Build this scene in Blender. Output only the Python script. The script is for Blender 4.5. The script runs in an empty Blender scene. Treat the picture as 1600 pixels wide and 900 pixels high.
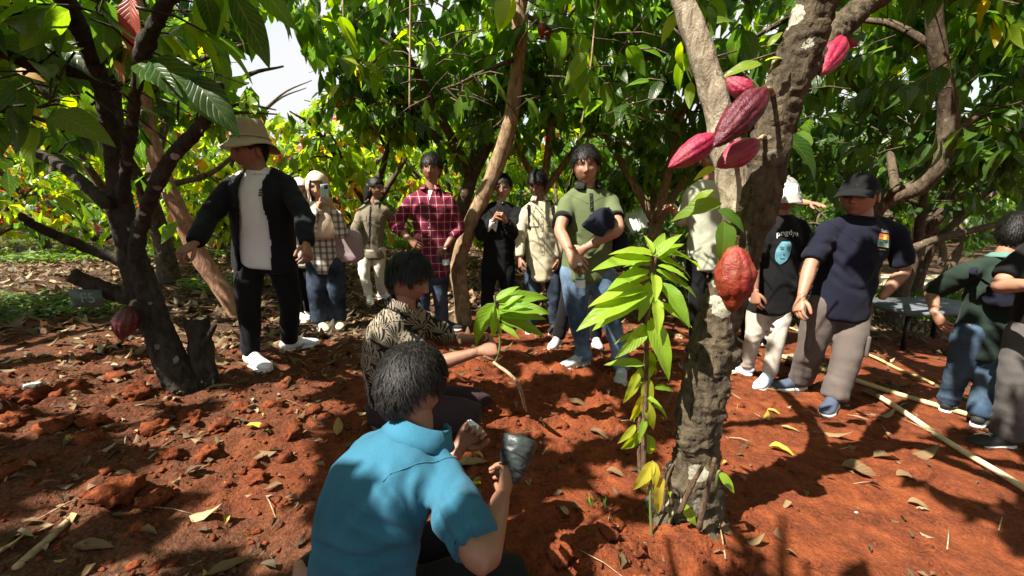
import bpy, bmesh, math, random
import numpy as np
from mathutils import Vector, Matrix
from mathutils.bvhtree import BVHTree

# ------------------------------------------------------------------ camera, sky, sun, exposure
SC = bpy.context.scene
CAM_H, FOC, HORIZON = 1.21, 660.0, 325.0            # metres, photo pixels, photo row
PITCH = math.atan((450.0 - HORIZON) / FOC)
cam_data = bpy.data.cameras.new('camera')
cam_data.sensor_width = 36.0
cam_data.lens = FOC / 1600.0 * 36.0
cam_data.clip_start = 0.02
cam_data.clip_end = 500.0
cam = bpy.data.objects.new('camera', cam_data)
SC.collection.objects.link(cam)
cam.location = (0, 0, CAM_H)
cam.rotation_euler = (math.pi / 2 - PITCH, 0, 0)
SC.camera = cam

SUN = np.array([0.66, 0.42, -1.04]); SUN /= np.linalg.norm(SUN)    # direction the light travels
world = bpy.data.worlds.new('World'); SC.world = world; world.use_nodes = True
_nt = world.node_tree; _nt.nodes.clear()
_sky = _nt.nodes.new('ShaderNodeTexSky'); _sky.sky_type = 'NISHITA'; _sky.sun_disc = False
_sky.sun_elevation = math.asin(-SUN[2]); _sky.sun_rotation = math.atan2(-SUN[0], -SUN[1])
_sky.air_density = 1.3; _sky.dust_density = 2.0; _sky.ozone_density = 0.4
_bg = _nt.nodes.new('ShaderNodeBackground'); _bg.inputs[1].default_value = 0.09
_wo = _nt.nodes.new('ShaderNodeOutputWorld')
_tc = _nt.nodes.new('ShaderNodeTexCoord'); _cn = _nt.nodes.new('ShaderNodeTexNoise'); _cn.inputs['Scale'].default_value = 2.2; _cn.inputs['Detail'].default_value = 6.0
_cr = _nt.nodes.new('ShaderNodeValToRGB'); _cr.color_ramp.elements[0].position = 0.30; _cr.color_ramp.elements[1].position = 0.52      # bright broken cloud all over the sky
_mx = _nt.nodes.new('ShaderNodeMixRGB'); _mx.inputs[2].default_value = (3.4, 3.45, 3.5, 1)
_nt.links.new(_tc.outputs['Generated'], _cn.inputs['Vector']); _nt.links.new(_cn.outputs[0], _cr.inputs[0]); _nt.links.new(_cr.outputs[0], _mx.inputs[0]); _nt.links.new(_sky.outputs[0], _mx.inputs[1])
_nt.links.new(_mx.outputs[0], _bg.inputs[0]); _nt.links.new(_bg.outputs[0], _wo.inputs[0])

_sd = bpy.data.lights.new('sun', 'SUN'); _sd.energy = 5.0; _sd.angle = math.radians(0.5); _sd.color = (1.0, 0.93, 0.82)
sun = bpy.data.objects.new('sun', _sd); SC.collection.objects.link(sun)
sun.location = (-6, -5, 12)
sun.rotation_euler = Vector(SUN).to_track_quat('-Z', 'Y').to_euler()

SC.view_settings.view_transform = 'Standard'; SC.view_settings.look = 'None'
SC.view_settings.gamma = 1.0; SC.view_settings.exposure = 1.65
SC.view_settings.use_curve_mapping = False
cy = SC.cycles
cy.use_denoising = True
cy.max_bounces = 6; cy.diffuse_bounces = 3; cy.glossy_bounces = 3; cy.transmission_bounces = 5; cy.transparent_max_bounces = 8
cy.sample_clamp_indirect = 6.0
cy.caustics_reflective = False; cy.caustics_refractive = False

# ------------------------------------------------------------------ pixel <-> place
_cp, _sp = math.cos(PITCH), math.sin(PITCH)
def ray(px, py):
    x = (px - 800.0) / FOC; y = -(py - 450.0) / FOC
    return np.array([x, _cp + y * _sp, -_sp + y * _cp])
def slope_np(x, y):
    xc = np.clip(x, -4.0, 5.0)
    return -0.062 * xc - 0.006 * np.clip(xc, 0, 5) ** 2
def G(px, py):
    """where the pixel's ray meets the (sloping) ground"""
    r = ray(px, py); t = -CAM_H / r[2]
    for _ in range(12):
        z = float(slope_np(r[0] * t, r[1] * t)); t = (z - CAM_H) / r[2]
    return np.array([0, 0, CAM_H]) + r * t
def P(px, py, d):
    """the point of the pixel's ray at forward distance d"""
    r = ray(px, py); return np.array([0, 0, CAM_H]) + r * (d / r[1])
def to_px(p):
    p = np.asarray(p, float); q = p - np.array([0, 0, CAM_H])
    zc = q[..., 1] * _cp - q[..., 2] * _sp
    yc = q[..., 1] * _sp + q[..., 2] * _cp
    zs = np.where(zc > 0.05, zc, 0.05)
    return 800 + FOC * q[..., 0] / zs, 450 - FOC * yc / zs, zc
def ray_at_len(px, py, origin, length, sign):
    """point on the pixel's ray that lies `length` from origin; sign -1 the nearer, +1 the farther one"""
    r = ray(px, py); o = np.array([0, 0, CAM_H]) - origin
    a = r @ r; b = 2 * (r @ o); c = o @ o - length ** 2
    disc = b * b - 4 * a * c
    t = (-b + sign * math.sqrt(disc)) / (2 * a) if disc > 0 else -b / (2 * a)
    return np.array([0, 0, CAM_H]) + r * t

# ------------------------------------------------------------------ noise (numpy)
def _hash(ix, iy, iz, seed):
    h = (ix.astype(np.int64) * 374761393 + iy.astype(np.int64) * 668265263 + iz.astype(np.int64) * 2147483629 + seed * 974634533) & 0xFFFFFFFF
    h = ((h ^ (h >> 13)) * 1274126177) & 0xFFFFFFFF
    h = (h ^ (h >> 16)) & 0xFFFFFF
    return h / float(0xFFFFFF) * 2 - 1
def vnoise(p, seed=0):
    p = np.asarray(p, float); i = np.floor(p).astype(np.int64); f = p - i
    u = f * f * f * (f * (f * 6 - 15) + 10)
    out = 0
    for dx in (0, 1):
        wx = u[:, 0] if dx else 1 - u[:, 0]
        for dy in (0, 1):
            wy = u[:, 1] if dy else 1 - u[:, 1]
            for dz in (0, 1):
                wz = u[:, 2] if dz else 1 - u[:, 2]
                out = out + wx * wy * wz * _hash(i[:, 0] + dx, i[:, 1] + dy, i[:, 2] + dz, seed)
    return out
def fbm(p, octaves=4, seed=0, gain=0.5, lac=2.03):
    p = np.asarray(p, float); a = 1.0; s = 0; o = np.zeros(len(p))
    for k in range(octaves):
        o += a * vnoise(p, seed + k * 17); s += a; a *= gain; p = p * lac + 3.7
    return o / s
def v3(x, y, z=0.0):
    x = np.asarray(x, float); return np.stack([x, np.asarray(y, float) + 0 * x, z + 0 * x], -1)

# ------------------------------------------------------------------ objects
COL = SC.collection
def nrm(v):
    v = np.asarray(v, float); return v / (np.linalg.norm(v, axis=-1, keepdims=True) + 1e-12)
def mesh_np(name, V, F, smooth=True, uv=None, attrs=None):
    """mesh from arrays; F is a list of (m,k) index arrays; uv per vertex; attrs {name: per-vertex floats or rgba}"""
    me = bpy.data.meshes.new(name)
    V = np.asarray(V, np.float32).reshape(-1, 3)
    F = [np.asarray(f, np.int32) for f in F if len(f)]
    li = np.concatenate([f.ravel() for f in F]); tot = np.concatenate([np.full(len(f), f.shape[1], np.int32) for f in F])
    st = np.concatenate([[0], np.cumsum(tot)[:-1]]).astype(np.int32)
    me.vertices.add(len(V)); me.vertices.foreach_set('co', V.ravel())
    me.loops.add(len(li)); me.loops.foreach_set('vertex_index', li)
    me.polygons.add(len(tot)); me.polygons.foreach_set('loop_start', st); me.polygons.foreach_set('loop_total', tot)
    if smooth: me.polygons.foreach_set('use_smooth', np.ones(len(tot), bool))
    if uv is not None:
        l = me.uv_layers.new(name='UVMap'); l.data.foreach_set('uv', np.asarray(uv, np.float32)[li].ravel())
    for k, a in (attrs or {}).items():
        a = np.asarray(a, np.float32)
        if a.ndim == 1:
            at = me.attributes.new(k, 'FLOAT', 'POINT'); at.data.foreach_set('value', a)
        else:
            at = me.attributes.new(k, 'FLOAT_COLOR', 'POINT'); at.data.foreach_set('color', a.ravel())
    me.update(calc_edges=True)
    return me
def tag(o, label=None, cat=None, group=None, kind=None):
    if label: o['label'] = label
    if cat: o['category'] = cat
    if group: o['group'] = group
    if kind: o['kind'] = kind
    return o
def empty(name, loc, label=None, cat=None, group=None):
    o = bpy.data.objects.new(name, None); o.location = [float(c) for c in loc]; o.empty_display_size = 0.1
    COL.objects.link(o); return tag(o, label, cat, group)
def obj(name, me, mat=None, parent=None, label=None):
    o = bpy.data.objects.new(name, me); COL.objects.link(o)
    if mat is not None and not me.materials: me.materials.append(mat)
    if parent is not None:
        o.parent = parent
        if parent.type == 'EMPTY': o.matrix_parent_inverse = Matrix.Translation(-Vector(parent.location))
    if label: o['label'] = label
    return o
class MB:
    """collects vertices and faces of one mesh"""
    def __init__(s): s.V = []; s.F = {}; s.n = 0; s.A = []; s.U = []
    def add(s, V, F, a=0.0, uv=None):
        V = np.asarray(V, float)
        for f in F:
            f = np.asarray(f)
            if len(f): s.F.setdefault(f.shape[1], []).append(f + s.n)
        s.V.append(V); s.A.append(np.zeros(len(V)) + a); s.U.append(np.zeros((len(V), 2)) if uv is None else uv); s.n += len(V)
        return s
    def arrays(s): return np.concatenate(s.V), [np.concatenate(f) for f in s.F.values()]
    def mesh(s, name, smooth=True):
        V, F = s.arrays(); return mesh_np(name, V, F, smooth, np.concatenate(s.U), {'rnd': np.concatenate(s.A)})
    def build(s, name, mat, parent=None, label=None, smooth=True): return obj(name, s.mesh(name, smooth), mat, parent, label)
    def box(s, c, half, axes=None):
        ax = np.eye(3) if axes is None else np.asarray(axes)
        sg = np.array([[x, y, z] for x in (-1, 1) for y in (-1, 1) for z in (-1, 1)], float)
        V = np.asarray(c) + (sg * np.asarray(half)) @ ax
        return s.add(V, [[[0, 1, 3, 2], [4, 6, 7, 5], [0, 4, 5, 1], [2, 3, 7, 6], [0, 2, 6, 4], [1, 5, 7, 3]]])
def catmull(pts, n):
    pts = np.asarray(pts, float)
    if len(pts) < 3: 
        t = np.linspace(0, 1, n)[:, None]; return pts[0] * (1 - t) + pts[-1] * t
    k = len(pts); ext = np.vstack([2 * pts[0] - pts[1], pts, 2 * pts[-1] - pts[-2]])
    u = np.linspace(0, k - 1, n); i = np.minimum(u.astype(int), k - 2); f = (u - i)[:, None]
    p0, p1, p2, p3 = ext[i], ext[i + 1], ext[i + 2], ext[i + 3]
    return 0.5 * (2 * p1 + (p2 - p0) * f + (2 * p0 - 5 * p1 + 4 * p2 - p3) * f ** 2 + (3 * p1 - p0 - 3 * p2 + p3) * f ** 3)
def frames(pts, u_hint=None):
    pts = np.asarray(pts, float); T = nrm(np.gradient(pts, axis=0)); U = np.zeros_like(T)
    h = np.array([1.0, 0.2, 0.1]) if u_hint is None else np.asarray(u_hint, float)
    for i in range(len(pts)):
        hh = h if h.ndim == 1 else h[i]
        u = hh - T[i] * (hh @ T[i])
        if np.linalg.norm(u) < 1e-4: u = np.cross(T[i], [0, 0, 1.0]) + 1e-6
        U[i] = nrm(u)
        if h.ndim == 1 and u_hint is None: h = U[i]
    return T, U, np.cross(T, U)
def loft(pts, rad, n=14, u_hint=None, cap=0.5, res=None):
    """closed tube through pts; rad: radius or (side, depth) radii per point; rounded ends"""
    pts = np.asarray(pts, float); rad = np.asarray(rad, float)
    if rad.ndim == 1: rad = np.stack([rad, rad], -1)
    if res:
        rad = np.clip(catmull(rad, res), 1e-4, None); 
        if u_hint is not None and np.asarray(u_hint).ndim == 2: u_hint = catmull(u_hint, res)
        pts = catmull(pts, res)
    T, U, W = frames(pts, u_hint)
    a = np.linspace(0, 2 * np.pi, n, endpoint=False); ca, sa = np.cos(a), np.sin(a)
    rings = pts[:, None] + rad[:, 0, None, None] * ca[None, :, None] * U[:, None] + rad[:, 1, None, None] * sa[None, :, None] * W[:, None]
    k = len(pts); V = rings.reshape(-1, 3)
    i = np.arange(k - 1)[:, None] * n; j = np.arange(n)[None]; jn = (j + 1) % n
    Q = np.stack([i + j, i + jn, i + n + jn, i + n + j], -1).reshape(-1, 4)
    c0 = pts[0] - T[0] * rad[0].min() * cap; c1 = pts[-1] + T[-1] * rad[-1].min() * cap
    V = np.vstack([V, c0, c1]); b = (k - 1) * n; j = np.arange(n); jn = (j + 1) % n
    Tr = np.vstack([np.stack([jn, j, np.full(n, k * n)], -1), np.stack([b + j, b + jn, np.full(n, k * n + 1)], -1)])
    uv = np.zeros((len(V), 2)); L = np.concatenate([[0], np.cumsum(np.linalg.norm(np.diff(pts, axis=0), axis=1))])
    uv[:k * n, 0] = np.tile(np.arange(n) / n, k); uv[:k * n, 1] = np.repeat(L, n); uv[-1, 1] = L[-1]
    return V, [Q, Tr], uv
def lathe(prof, base, axis=(0, 0, 1), n=24, side=None):
    """surface of revolution; prof rows (radius, height)"""
    prof = np.asarray(prof, float); ax = nrm(axis); s = np.array([1.0, 0, 0.0]) if side is None else np.asarray(side, float)
    if abs(ax @ nrm(s)) > 0.95: s = np.array([0, 1.0, 0])
    u = nrm(s - ax * (s @ ax)); w = np.cross(ax, u)
    a = np.linspace(0, 2 * np.pi, n, endpoint=False)
    ring = np.cos(a)[:, None] * u + np.sin(a)[:, None] * w
    V = (np.asarray(base) + prof[:, 0, None, None] * ring[None] + prof[:, 1, None, None] * ax).reshape(-1, 3)
    k = len(prof); i = np.arange(k - 1)[:, None] * n; j = np.arange(n)[None]; jn = (j + 1) % n
    return V, [np.stack([i + j, i + jn, i + n + jn, i + n + j], -1).reshape(-1, 4)]
def _grid(nu, nv, dense=0.5):
    t = np.linspace(0, 2 * np.pi, nu, endpoint=False); phi = t - dense * np.sin(t); th = np.linspace(0.02, np.pi - 0.02, nv)
    PH, TH = np.meshgrid(phi, th); d = np.stack([np.sin(TH) * np.sin(PH), np.sin(TH) * np.cos(PH), np.cos(TH)], -1).reshape(-1, 3)
    i = np.arange(nv - 1)[:, None] * nu; j = np.arange(nu)[None]; jn = (j + 1) % nu
    Q = np.stack([i + j, i + nu + j, i + nu + jn, i + jn], -1).reshape(-1, 4)
    return d, [Q, np.array([[*range(nu)]]), np.array([[*range((nv - 1) * nu, nv * nu)][::-1]])]
def normals_np(V, F):
    N = np.zeros_like(V)
    for f in F:
        a, b, c = V[f[:, 0]], V[f[:, 1]], V[f[:, 2]]
        fn = np.cross(b - a, c - a)
        if f.shape[1] == 4: fn = fn + np.cross(V[f[:, 2]] - a, V[f[:, 3]] - a)
        for k in range(f.shape[1]): np.add.at(N, f[:, k], fn)
    return nrm(N)
def mesh_arrays(me):
    V = np.empty(len(me.vertices) * 3, np.float32); me.vertices.foreach_get('co', V)
    li = np.empty(len(me.loops), np.int32); me.loops.foreach_get('vertex_index', li)
    tot = np.empty(len(me.polygons), np.int32); me.polygons.foreach_get('loop_total', tot)
    st = np.empty(len(me.polygons), np.int32); me.polygons.foreach_get('loop_start', st)
    F = []
    for k in np.unique(tot):
        s = st[tot == k]; F.append(li[s[:, None] + np.arange(k)[None]])
    return V.reshape(-1, 3).astype(float), F
def remesh(mb, voxel=0.012, smooth=4):
    """fuse overlapping lofts into one continuous surface"""
    V, F = mb.arrays(); me = mesh_np('tmp', V, F); o = bpy.data.objects.new('tmp', me); COL.objects.link(o)
    m = o.modifiers.new('r', 'REMESH'); m.mode = 'VOXEL'; m.voxel_size = voxel
    s = o.modifiers.new('s', 'SMOOTH'); s.factor = 0.5; s.iterations = smooth
    e = o.evaluated_get(bpy.context.evaluated_depsgraph_get()); em = e.to_mesh()
    out = mesh_arrays(em); e.to_mesh_clear()
    bpy.data.objects.remove(o); bpy.data.meshes.remove(me)
    return out

# ------------------------------------------------------------------ materials
class NT:
    def __init__(s, name):
        s.m = bpy.data.materials.new(name); s.m.use_nodes = True; s.t = s.m.node_tree; s.t.nodes.clear()
        s.out = s.n('OutputMaterial')
    def n(s, typ, **kw):
        nd = s.t.nodes.new('ShaderNode' + typ)
        for k, v in kw.items():
            if hasattr(nd, k): setattr(nd, k, v)
        return nd
    def set(s, nd, **kw):
        for k, v in kw.items():
            k = k.replace('_', ' ')
            if isinstance(v, bpy.types.NodeSocket): s.t.links.new(v, nd.inputs[k])
            else: nd.inputs[k].default_value = v
        return nd
    def l(s, a, b): s.t.links.new(a, b)
    def noise(s, scale, detail=4, rough=0.55, vec=None, dist=0.0):
        nd = s.n('TexNoise'); nd.inputs['Scale'].default_value = scale; nd.inputs['Detail'].default_value = detail
        nd.inputs['Roughness'].default_value = rough; nd.inputs['Distortion'].default_value = dist
        if vec is not None: s.l(vec, nd.inputs['Vector'])
        return nd.outputs[0]
    def pos(s): return s.n('NewGeometry').outputs['Position']
    def objco(s): return s.n('TexCoord').outputs['Object']
    def uv(s): return s.n('TexCoord').outputs['UV']
    def attr(s, name): 
        nd = s.n('Attribute'); nd.attribute_name = name; return nd
    def ramp(s, fac, stops, interp='LINEAR'):
        nd = s.n('ValToRGB'); nd.color_ramp.interpolation = interp
        e = nd.color_ramp.elements
        while len(e) < len(stops): e.new(0.5)
        for i, (p, c) in enumerate(stops):
            e[i].position = p; e[i].color = (*c, 1) if len(c) == 3 else c
        s.l(fac, nd.inputs[0]); return nd.outputs[0]
    def math(s, op, a, b=None, clamp=False):
        nd = s.n('Math'); nd.operation = op; nd.use_clamp = clamp
        for i, v in enumerate((a, b)):
            if v is None: continue
            if isinstance(v, bpy.types.NodeSocket): s.l(v, nd.inputs[i])
            else: nd.inputs[i].default_value = v
        return nd.outputs[0]
    def mix(s, fac, a, b, mode='MIX'):
        nd = s.n('MixRGB'); nd.blend_type = mode
        for i, v in enumerate((fac, a, b)):
            if isinstance(v, bpy.types.NodeSocket): s.l(v, nd.inputs[i])
            else: nd.inputs[i].default_value = v if i == 0 else (*v, 1)
        return nd.outputs[0]
    def sep(s, vec):
        nd = s.n('SeparateXYZ'); s.l(vec, nd.inputs[0]); return nd.outputs
    def bump(s, h, strength=0.5, dist=0.01, normal=None):
        nd = s.n('Bump'); nd.inputs['Strength'].default_value = strength; nd.inputs['Distance'].default_value = dist
        s.l(h, nd.inputs['Height'])
        if normal is not None: s.l(normal, nd.inputs['Normal'])
        return nd.outputs[0]
    def principled(s, color, rough=0.8, spec=0.4, normal=None, **kw):
        b = s.n('BsdfPrincipled')
        if isinstance(color, bpy.types.NodeSocket): s.l(color, b.inputs['Base Color'])
        else: b.inputs['Base Color'].default_value = (*color, 1)
        if isinstance(rough, bpy.types.NodeSocket): s.l(rough, b.inputs['Roughness'])
        else: b.inputs['Roughness'].default_value = rough
        b.inputs['Specular IOR Level'].default_value = spec
        if normal is not None: s.l(normal, b.inputs['Normal'])
        s.set(b, **kw); return b.outputs[0]
    def done(s, sh): s.l(sh, s.out.inputs[0]); return s.m

def mat_soil():
    k = NT('red_soil'); p = k.pos()
    big = k.noise(1.3, 3, 0.6, p); mid = k.noise(9, 4, 0.6, p); fine = k.noise(70, 4, 0.7, p); grit = k.noise(320, 2, 0.6, p)
    c = k.ramp(mid, [(0.3, (0.045, 0.013, 0.007)), (0.5, (0.13, 0.031, 0.011)), (0.72, (0.27, 0.071, 0.023))])
    c = k.mix(k.math('MULTIPLY', k.ramp(big, [(0.4, (0, 0, 0)), (0.7, (1, 1, 1))]), 0.4), c, (0.09, 0.025, 0.014))
    c = k.mix(k.ramp(fine, [(0.35, (0, 0, 0)), (0.7, (0.55, 0.55, 0.55))]), c, (0.30, 0.082, 0.028))
    lit = k.attr('litter').outputs['Fac']
    lc = k.ramp(fine, [(0.25, (0.014, 0.009, 0.006)), (0.5, (0.06, 0.034, 0.020)), (0.75, (0.16, 0.10, 0.06))])
    f = k.math('MULTIPLY', lit, k.ramp(k.noise(6, 4, 0.7, p), [(0.25, (0.75, 0.75, 0.75)), (0.45, (1, 1, 1))]))
    c = k.mix(f, c, lc)
    n = k.bump(k.noise(26, 4, 0.65, p), 0.6, 0.03); n = k.bump(fine, 0.8, 0.02, n); n = k.bump(grit, 0.5, 0.004, n)
    return k.done(k.principled(c, 0.95, 0.15, n))
def mat_bark(name, dark, light, lichen=0.0, lich=(0.42, 0.44, 0.36), scale=1.0, bump=0.8):
    k = NT(name); p = k.pos(); mp = k.n('Mapping'); mp.inputs['Scale'].default_value = (1.0, 1.0, 0.45); k.l(p, mp.inputs[0]); q = mp.outputs[0]
    a = k.noise(28 * scale, 5, 0.65, q, 0.6); b = k.noise(7 * scale, 3, 0.6, p); g = k.noise(130 * scale, 3, 0.7, p)
    c = k.ramp(a, [(0.32, dark), (0.62, light)])
    c = k.mix(k.ramp(b, [(0.4, (0, 0, 0)), (0.7, (0.5, 0.5, 0.5))]), c, tuple(0.6 * x + 0.4 * y for x, y in zip(dark, light)))
    if lichen:
        v = k.n('TexVoronoi'); v.inputs['Scale'].default_value = 11; k.l(k.mix(0.12, p, k.n('TexNoise').outputs[1]), v.inputs['Vector'])
        m = k.math('LESS_THAN', k.math('ADD', v.outputs['Distance'], k.math('MULTIPLY', k.noise(30, 4, 0.7, p), 0.35)), 0.16 + 0.34 * lichen)
        m2 = k.math('MULTIPLY', m, k.ramp(k.noise(3.1, 2, 0.5, p), [(0.45, (0, 0, 0)), (0.6, (1, 1, 1))]))
        c = k.mix(k.math('MULTIPLY', m2, 0.8), c, lich)
    n = k.bump(a, bump, 0.02); n = k.bump(g, 0.5, 0.006, n)
    return k.done(k.principled(c, 0.9, 0.2, n))
def mat_leaf(name, stops, tr=0.45, rough=0.38, bright=1.9, vein=True):
    """glossy leaf that lets light through; colour picked by the per-leaf value rnd"""
    k = NT(name); r = k.attr('rnd').outputs['Fac']; c = k.ramp(r, stops)
    u = k.sep(k.uv()); ax = k.math('ABSOLUTE', k.math('SUBTRACT', u[0], 0.5))
    w = k.math('SINE', k.math('MULTIPLY', k.math('SUBTRACT', u[1], k.math('MULTIPLY', ax, 0.55)), 58.0))
    ridge = k.math('POWER', k.math('ADD', k.math('MULTIPLY', w, 0.5), 0.5), 6.0)
    mid = k.math('LESS_THAN', ax, 0.022)
    veins = k.math('MAXIMUM', k.math('MULTIPLY', ridge, 0.5), mid)
    blot = k.noise(14, 3, 0.6, k.pos())
    c2 = k.mix(k.math('MULTIPLY', k.ramp(blot, [(0.45, (0, 0, 0)), (0.7, (1, 1, 1))]), 0.35), c, k.mix(0.5, c, (0.16, 0.17, 0.03)))
    cv = k.mix(k.math('MULTIPLY', veins, 0.45), c2, k.mix(0.5, c2, (0.30, 0.36, 0.10))) if vein else c2
    n = k.bump(k.math('SUBTRACT', 1.0, veins), 0.5, 0.004)
    pr = k.principled(cv, rough, 0.45, n)
    t = k.n('BsdfTranslucent'); hs = k.n('HueSaturation'); hs.inputs['Hue'].default_value = 0.482; hs.inputs['Saturation'].default_value = 1.12; hs.inputs['Value'].default_value = bright
    k.l(cv, hs.inputs['Color']); k.l(hs.outputs[0], t.inputs['Color'])
    mx = k.n('MixShader'); mx.inputs[0].default_value = tr; k.l(pr, mx.inputs[1]); k.l(t.outputs[0], mx.inputs[2])
    return k.done(mx.outputs[0])
def mat_cloth(name, col, var=0.12, rough=0.9, weave=900.0, bump=0.25, spec=0.15, bright=None):
    k = NT(name); p = k.objco(); a = k.noise(5, 4, 0.6, p); b = k.noise(weave, 2, 0.6, p)
    lo = tuple(x * (1 - var) for x in col); hi = tuple(min(1, x * (1 + var)) for x in col)
    c = k.ramp(a, [(0.3, lo), (0.7, hi)])
    c = k.mix(k.math('MULTIPLY', k.ramp(b, [(0.35, (1, 1, 1)), (0.6, (0, 0, 0))]), 0.35), c, tuple(x * 0.45 for x in col))
    n = k.bump(b, bump, 0.002); n = k.bump(k.noise(38, 3, 0.6, p), 0.25, 0.006, n)
    return k.done(k.principled(c, rough, spec, n, Sheen_Weight=0.04, Sheen_Roughness=0.5))
def mat_plain(name, col, rough=0.6, spec=0.4, var=0.1, scale=12, bump=0.1, **kw):
    k = NT(name); p = k.objco(); a = k.noise(scale, 4, 0.6, p)
    c = k.ramp(a, [(0.3, tuple(x * (1 - var) for x in col)), (0.7, tuple(min(1, x * (1 + var)) for x in col))])
    n = k.bump(k.noise(scale * 9, 3, 0.6, p), bump, 0.003)
    return k.done(k.principled(c, rough, spec, n, **kw))

# ------------------------------------------------------------------ where sunlight gets through the canopy (gaps between the leaves)
LT = []
def lg(px, py, r): LT.append((*G(px, py), r * (.72 if px > 1100 else .68)))
def lp(px, py, d, r): LT.append((*P(px, py, d), r))
for a in [(1200, 640, .26), (1260, 690, .24), (1180, 600, .2), (1350, 660, .2), (1400, 700, .26), (1330, 560, .22), (1290, 540, .2),
          (1450, 540, .28), (1380, 520, .22), (1420, 800, .2), (1330, 800, .15), (1500, 860, .2), (1205, 790, .12), (1240, 850, .1),
          (1480, 740, .2), (1570, 730, .16), (1160, 660, .14), (1300, 730, .18), (1440, 640, .2), (1380, 860, .16),
          (740, 575, .2), (775, 600, .12), (865, 545, .14), (900, 800, .10), (960, 745, .10), (860, 870, .12), (930, 850, .12),
          (720, 515, .15), (650, 530, .1), (880, 690, .05), (1000, 880, .12),
          (420, 660, .24), (450, 620, .18), (370, 705, .14), (60, 590, .22), (150, 580, .25), (230, 590, .2), (30, 700, .2),
          (120, 665, .16), (190, 795, .07), (440, 750, .12), (420, 820, .1), (20, 640, .16), (340, 560, .2), (500, 490, .3), (260, 700, .07),
          (310, 760, .06), (100, 540, .35), (60, 430, .3), (220, 410, .3), (140, 440, .2), (30, 470, .2), (330, 520, .45), (150, 515, .25), (450, 430, .4), (620, 385, 1.4),
          (100, 395, .5), (560, 500, .2), (1430, 435, 1.3), (1390, 440, 1.0), (1380, 480, .3), (700, 470, .3), (800, 490, .25)]: lg(*a)
for a in [(420, 300, 3.1, .13), (425, 350, 3.1, .1), (395, 215, 3.1, .1), (398, 570, 3.15, .1), (465, 540, 3.2, .1), (500, 290, 4.1, .1),
          (510, 330, 4.1, .15), (505, 470, 4.15, .12), (580, 420, 5.2, .28), (595, 330, 5.2, .15), (650, 320, 4.1, .15), (700, 345, 4.1, .12),
          (674, 262, 4.1, .1), (790, 285, 4.3, .12), (770, 370, 4.3, .1), (845, 345, 4.1, .24), (830, 380, 4.1, .15), (842, 290, 4.1, .06),
          (940, 300, 3.1, .07), (905, 255, 3.1, .08), (890, 340, 3.0, .06), (920, 390, 3.0, .08), (945, 450, 3.1, .1), (895, 450, 3.1, .08),
          (760, 300, 3.7, .13), (730, 400, 3.7, .12), (800, 120, 3.6, .1), (1215, 285, 3.2, .08), (1185, 500, 3.3, .15), (1310, 350, 2.9, .1),
          (1330, 320, 2.9, .05), (1340, 520, 2.9, .06), (1500, 560, 3.3, .1), (1580, 550, 2.4, .08),
          (560, 720, 1.2, .07), (500, 810, 1.2, .06), (690, 710, 1.05, .10), (600, 700, 1.1, .05), (700, 790, 1.0, .05), (630, 590, 1.1, .1),
          (775, 795, 1.0, .03), (610, 510, 2.1, .09), (720, 560, 2.0, .06), (790, 490, 2.0, .16),
          (1000, 440, 1.45, .3), (1010, 560, 1.45, .16), (1020, 720, 1.45, .08), (1150, 180, 1.4, .13), (1080, 230, 1.4, .09), (1290, 90, 1.6, .1),
          (1145, 440, 1.35, .08), (1090, 80, 1.45, .13), (1130, 220, 1.45, .08), (1210, 200, 1.45, .1), (1260, 60, 1.5, .1), (1070, 620, 1.4, .10),
          (1340, 30, 1.8, .12), (200, 60, 1.9, .12), (290, 130, 1.8, .1), (190, 510, 2.4, .05), (1470, 200, 3.5, .15), (1000, 100, 3.0, .3), (720, 170, 3.2, .3)]: lp(*a)
_r = random.Random(12)
for _ in range(46): lp(_r.uniform(0, 1600), _r.uniform(0, 230), _r.uniform(2.3, 5.5), _r.uniform(.08, .22))      # sun falling on the lower leaves
for _ in range(210):
    x, y = _r.uniform(-3.2, 2.6), _r.uniform(.7, 4.6); LT.append((x, y, float(slope_np(np.array(x), y)), _r.choice((.01, .02, .035, .05))))
LT = np.array(LT)
def sunlit_gap(pos, half):
    """leaves that hang in the line between the sun and one of the gaps"""
    pos = np.asarray(pos, float); out = np.zeros(len(pos), bool)
    for t in LT:
        w = t[:3] - pos; al = w @ SUN
        pr = np.linalg.norm(w - al[:, None] * SUN, axis=1)
        out |= (al > 0.06) & (pr < t[3] + half * 0.72)
    return out

# ------------------------------------------------------------------ ground
MOUNDS = [(*G(745, 575)[:2], 0.30, 0.06), (*G(420, 690)[:2], 0.28, 0.07), (*G(130, 640)[:2], 0.5, 0.09), (*G(60, 760)[:2], 0.4, 0.06),
          (*G(230, 760)[:2], 0.22, 0.05), (*G(930, 860)[:2], 0.16, 0.06), (*G(1090, 850)[:2], 0.2, 0.05), (*G(860, 570)[:2], 0.3, 0.04), (*G(600, 560)[:2], 0.4, 0.03)]
def sstep(a, b, x): t = np.clip((x - a) / (b - a), 0, 1); return t * t * (3 - 2 * t)
def litter_mask(x, y):
    yb = 3.25 + 1.3 * sstep(-1.6, -0.3, x) + 0.6 * sstep(0.8, 2.5, x)
    m = sstep(-0.4, 0.5, y - yb + 0.5 * vnoise(v3(x * 1.3, y * 1.3, 5.0), 3))
    m = np.maximum(m, 0.8 * sstep(-0.2, -0.9, x) * sstep(1.75, 1.1, y)); m = np.maximum(m, 0.6 * sstep(-.6, -1.6, x))
    return m
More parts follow.
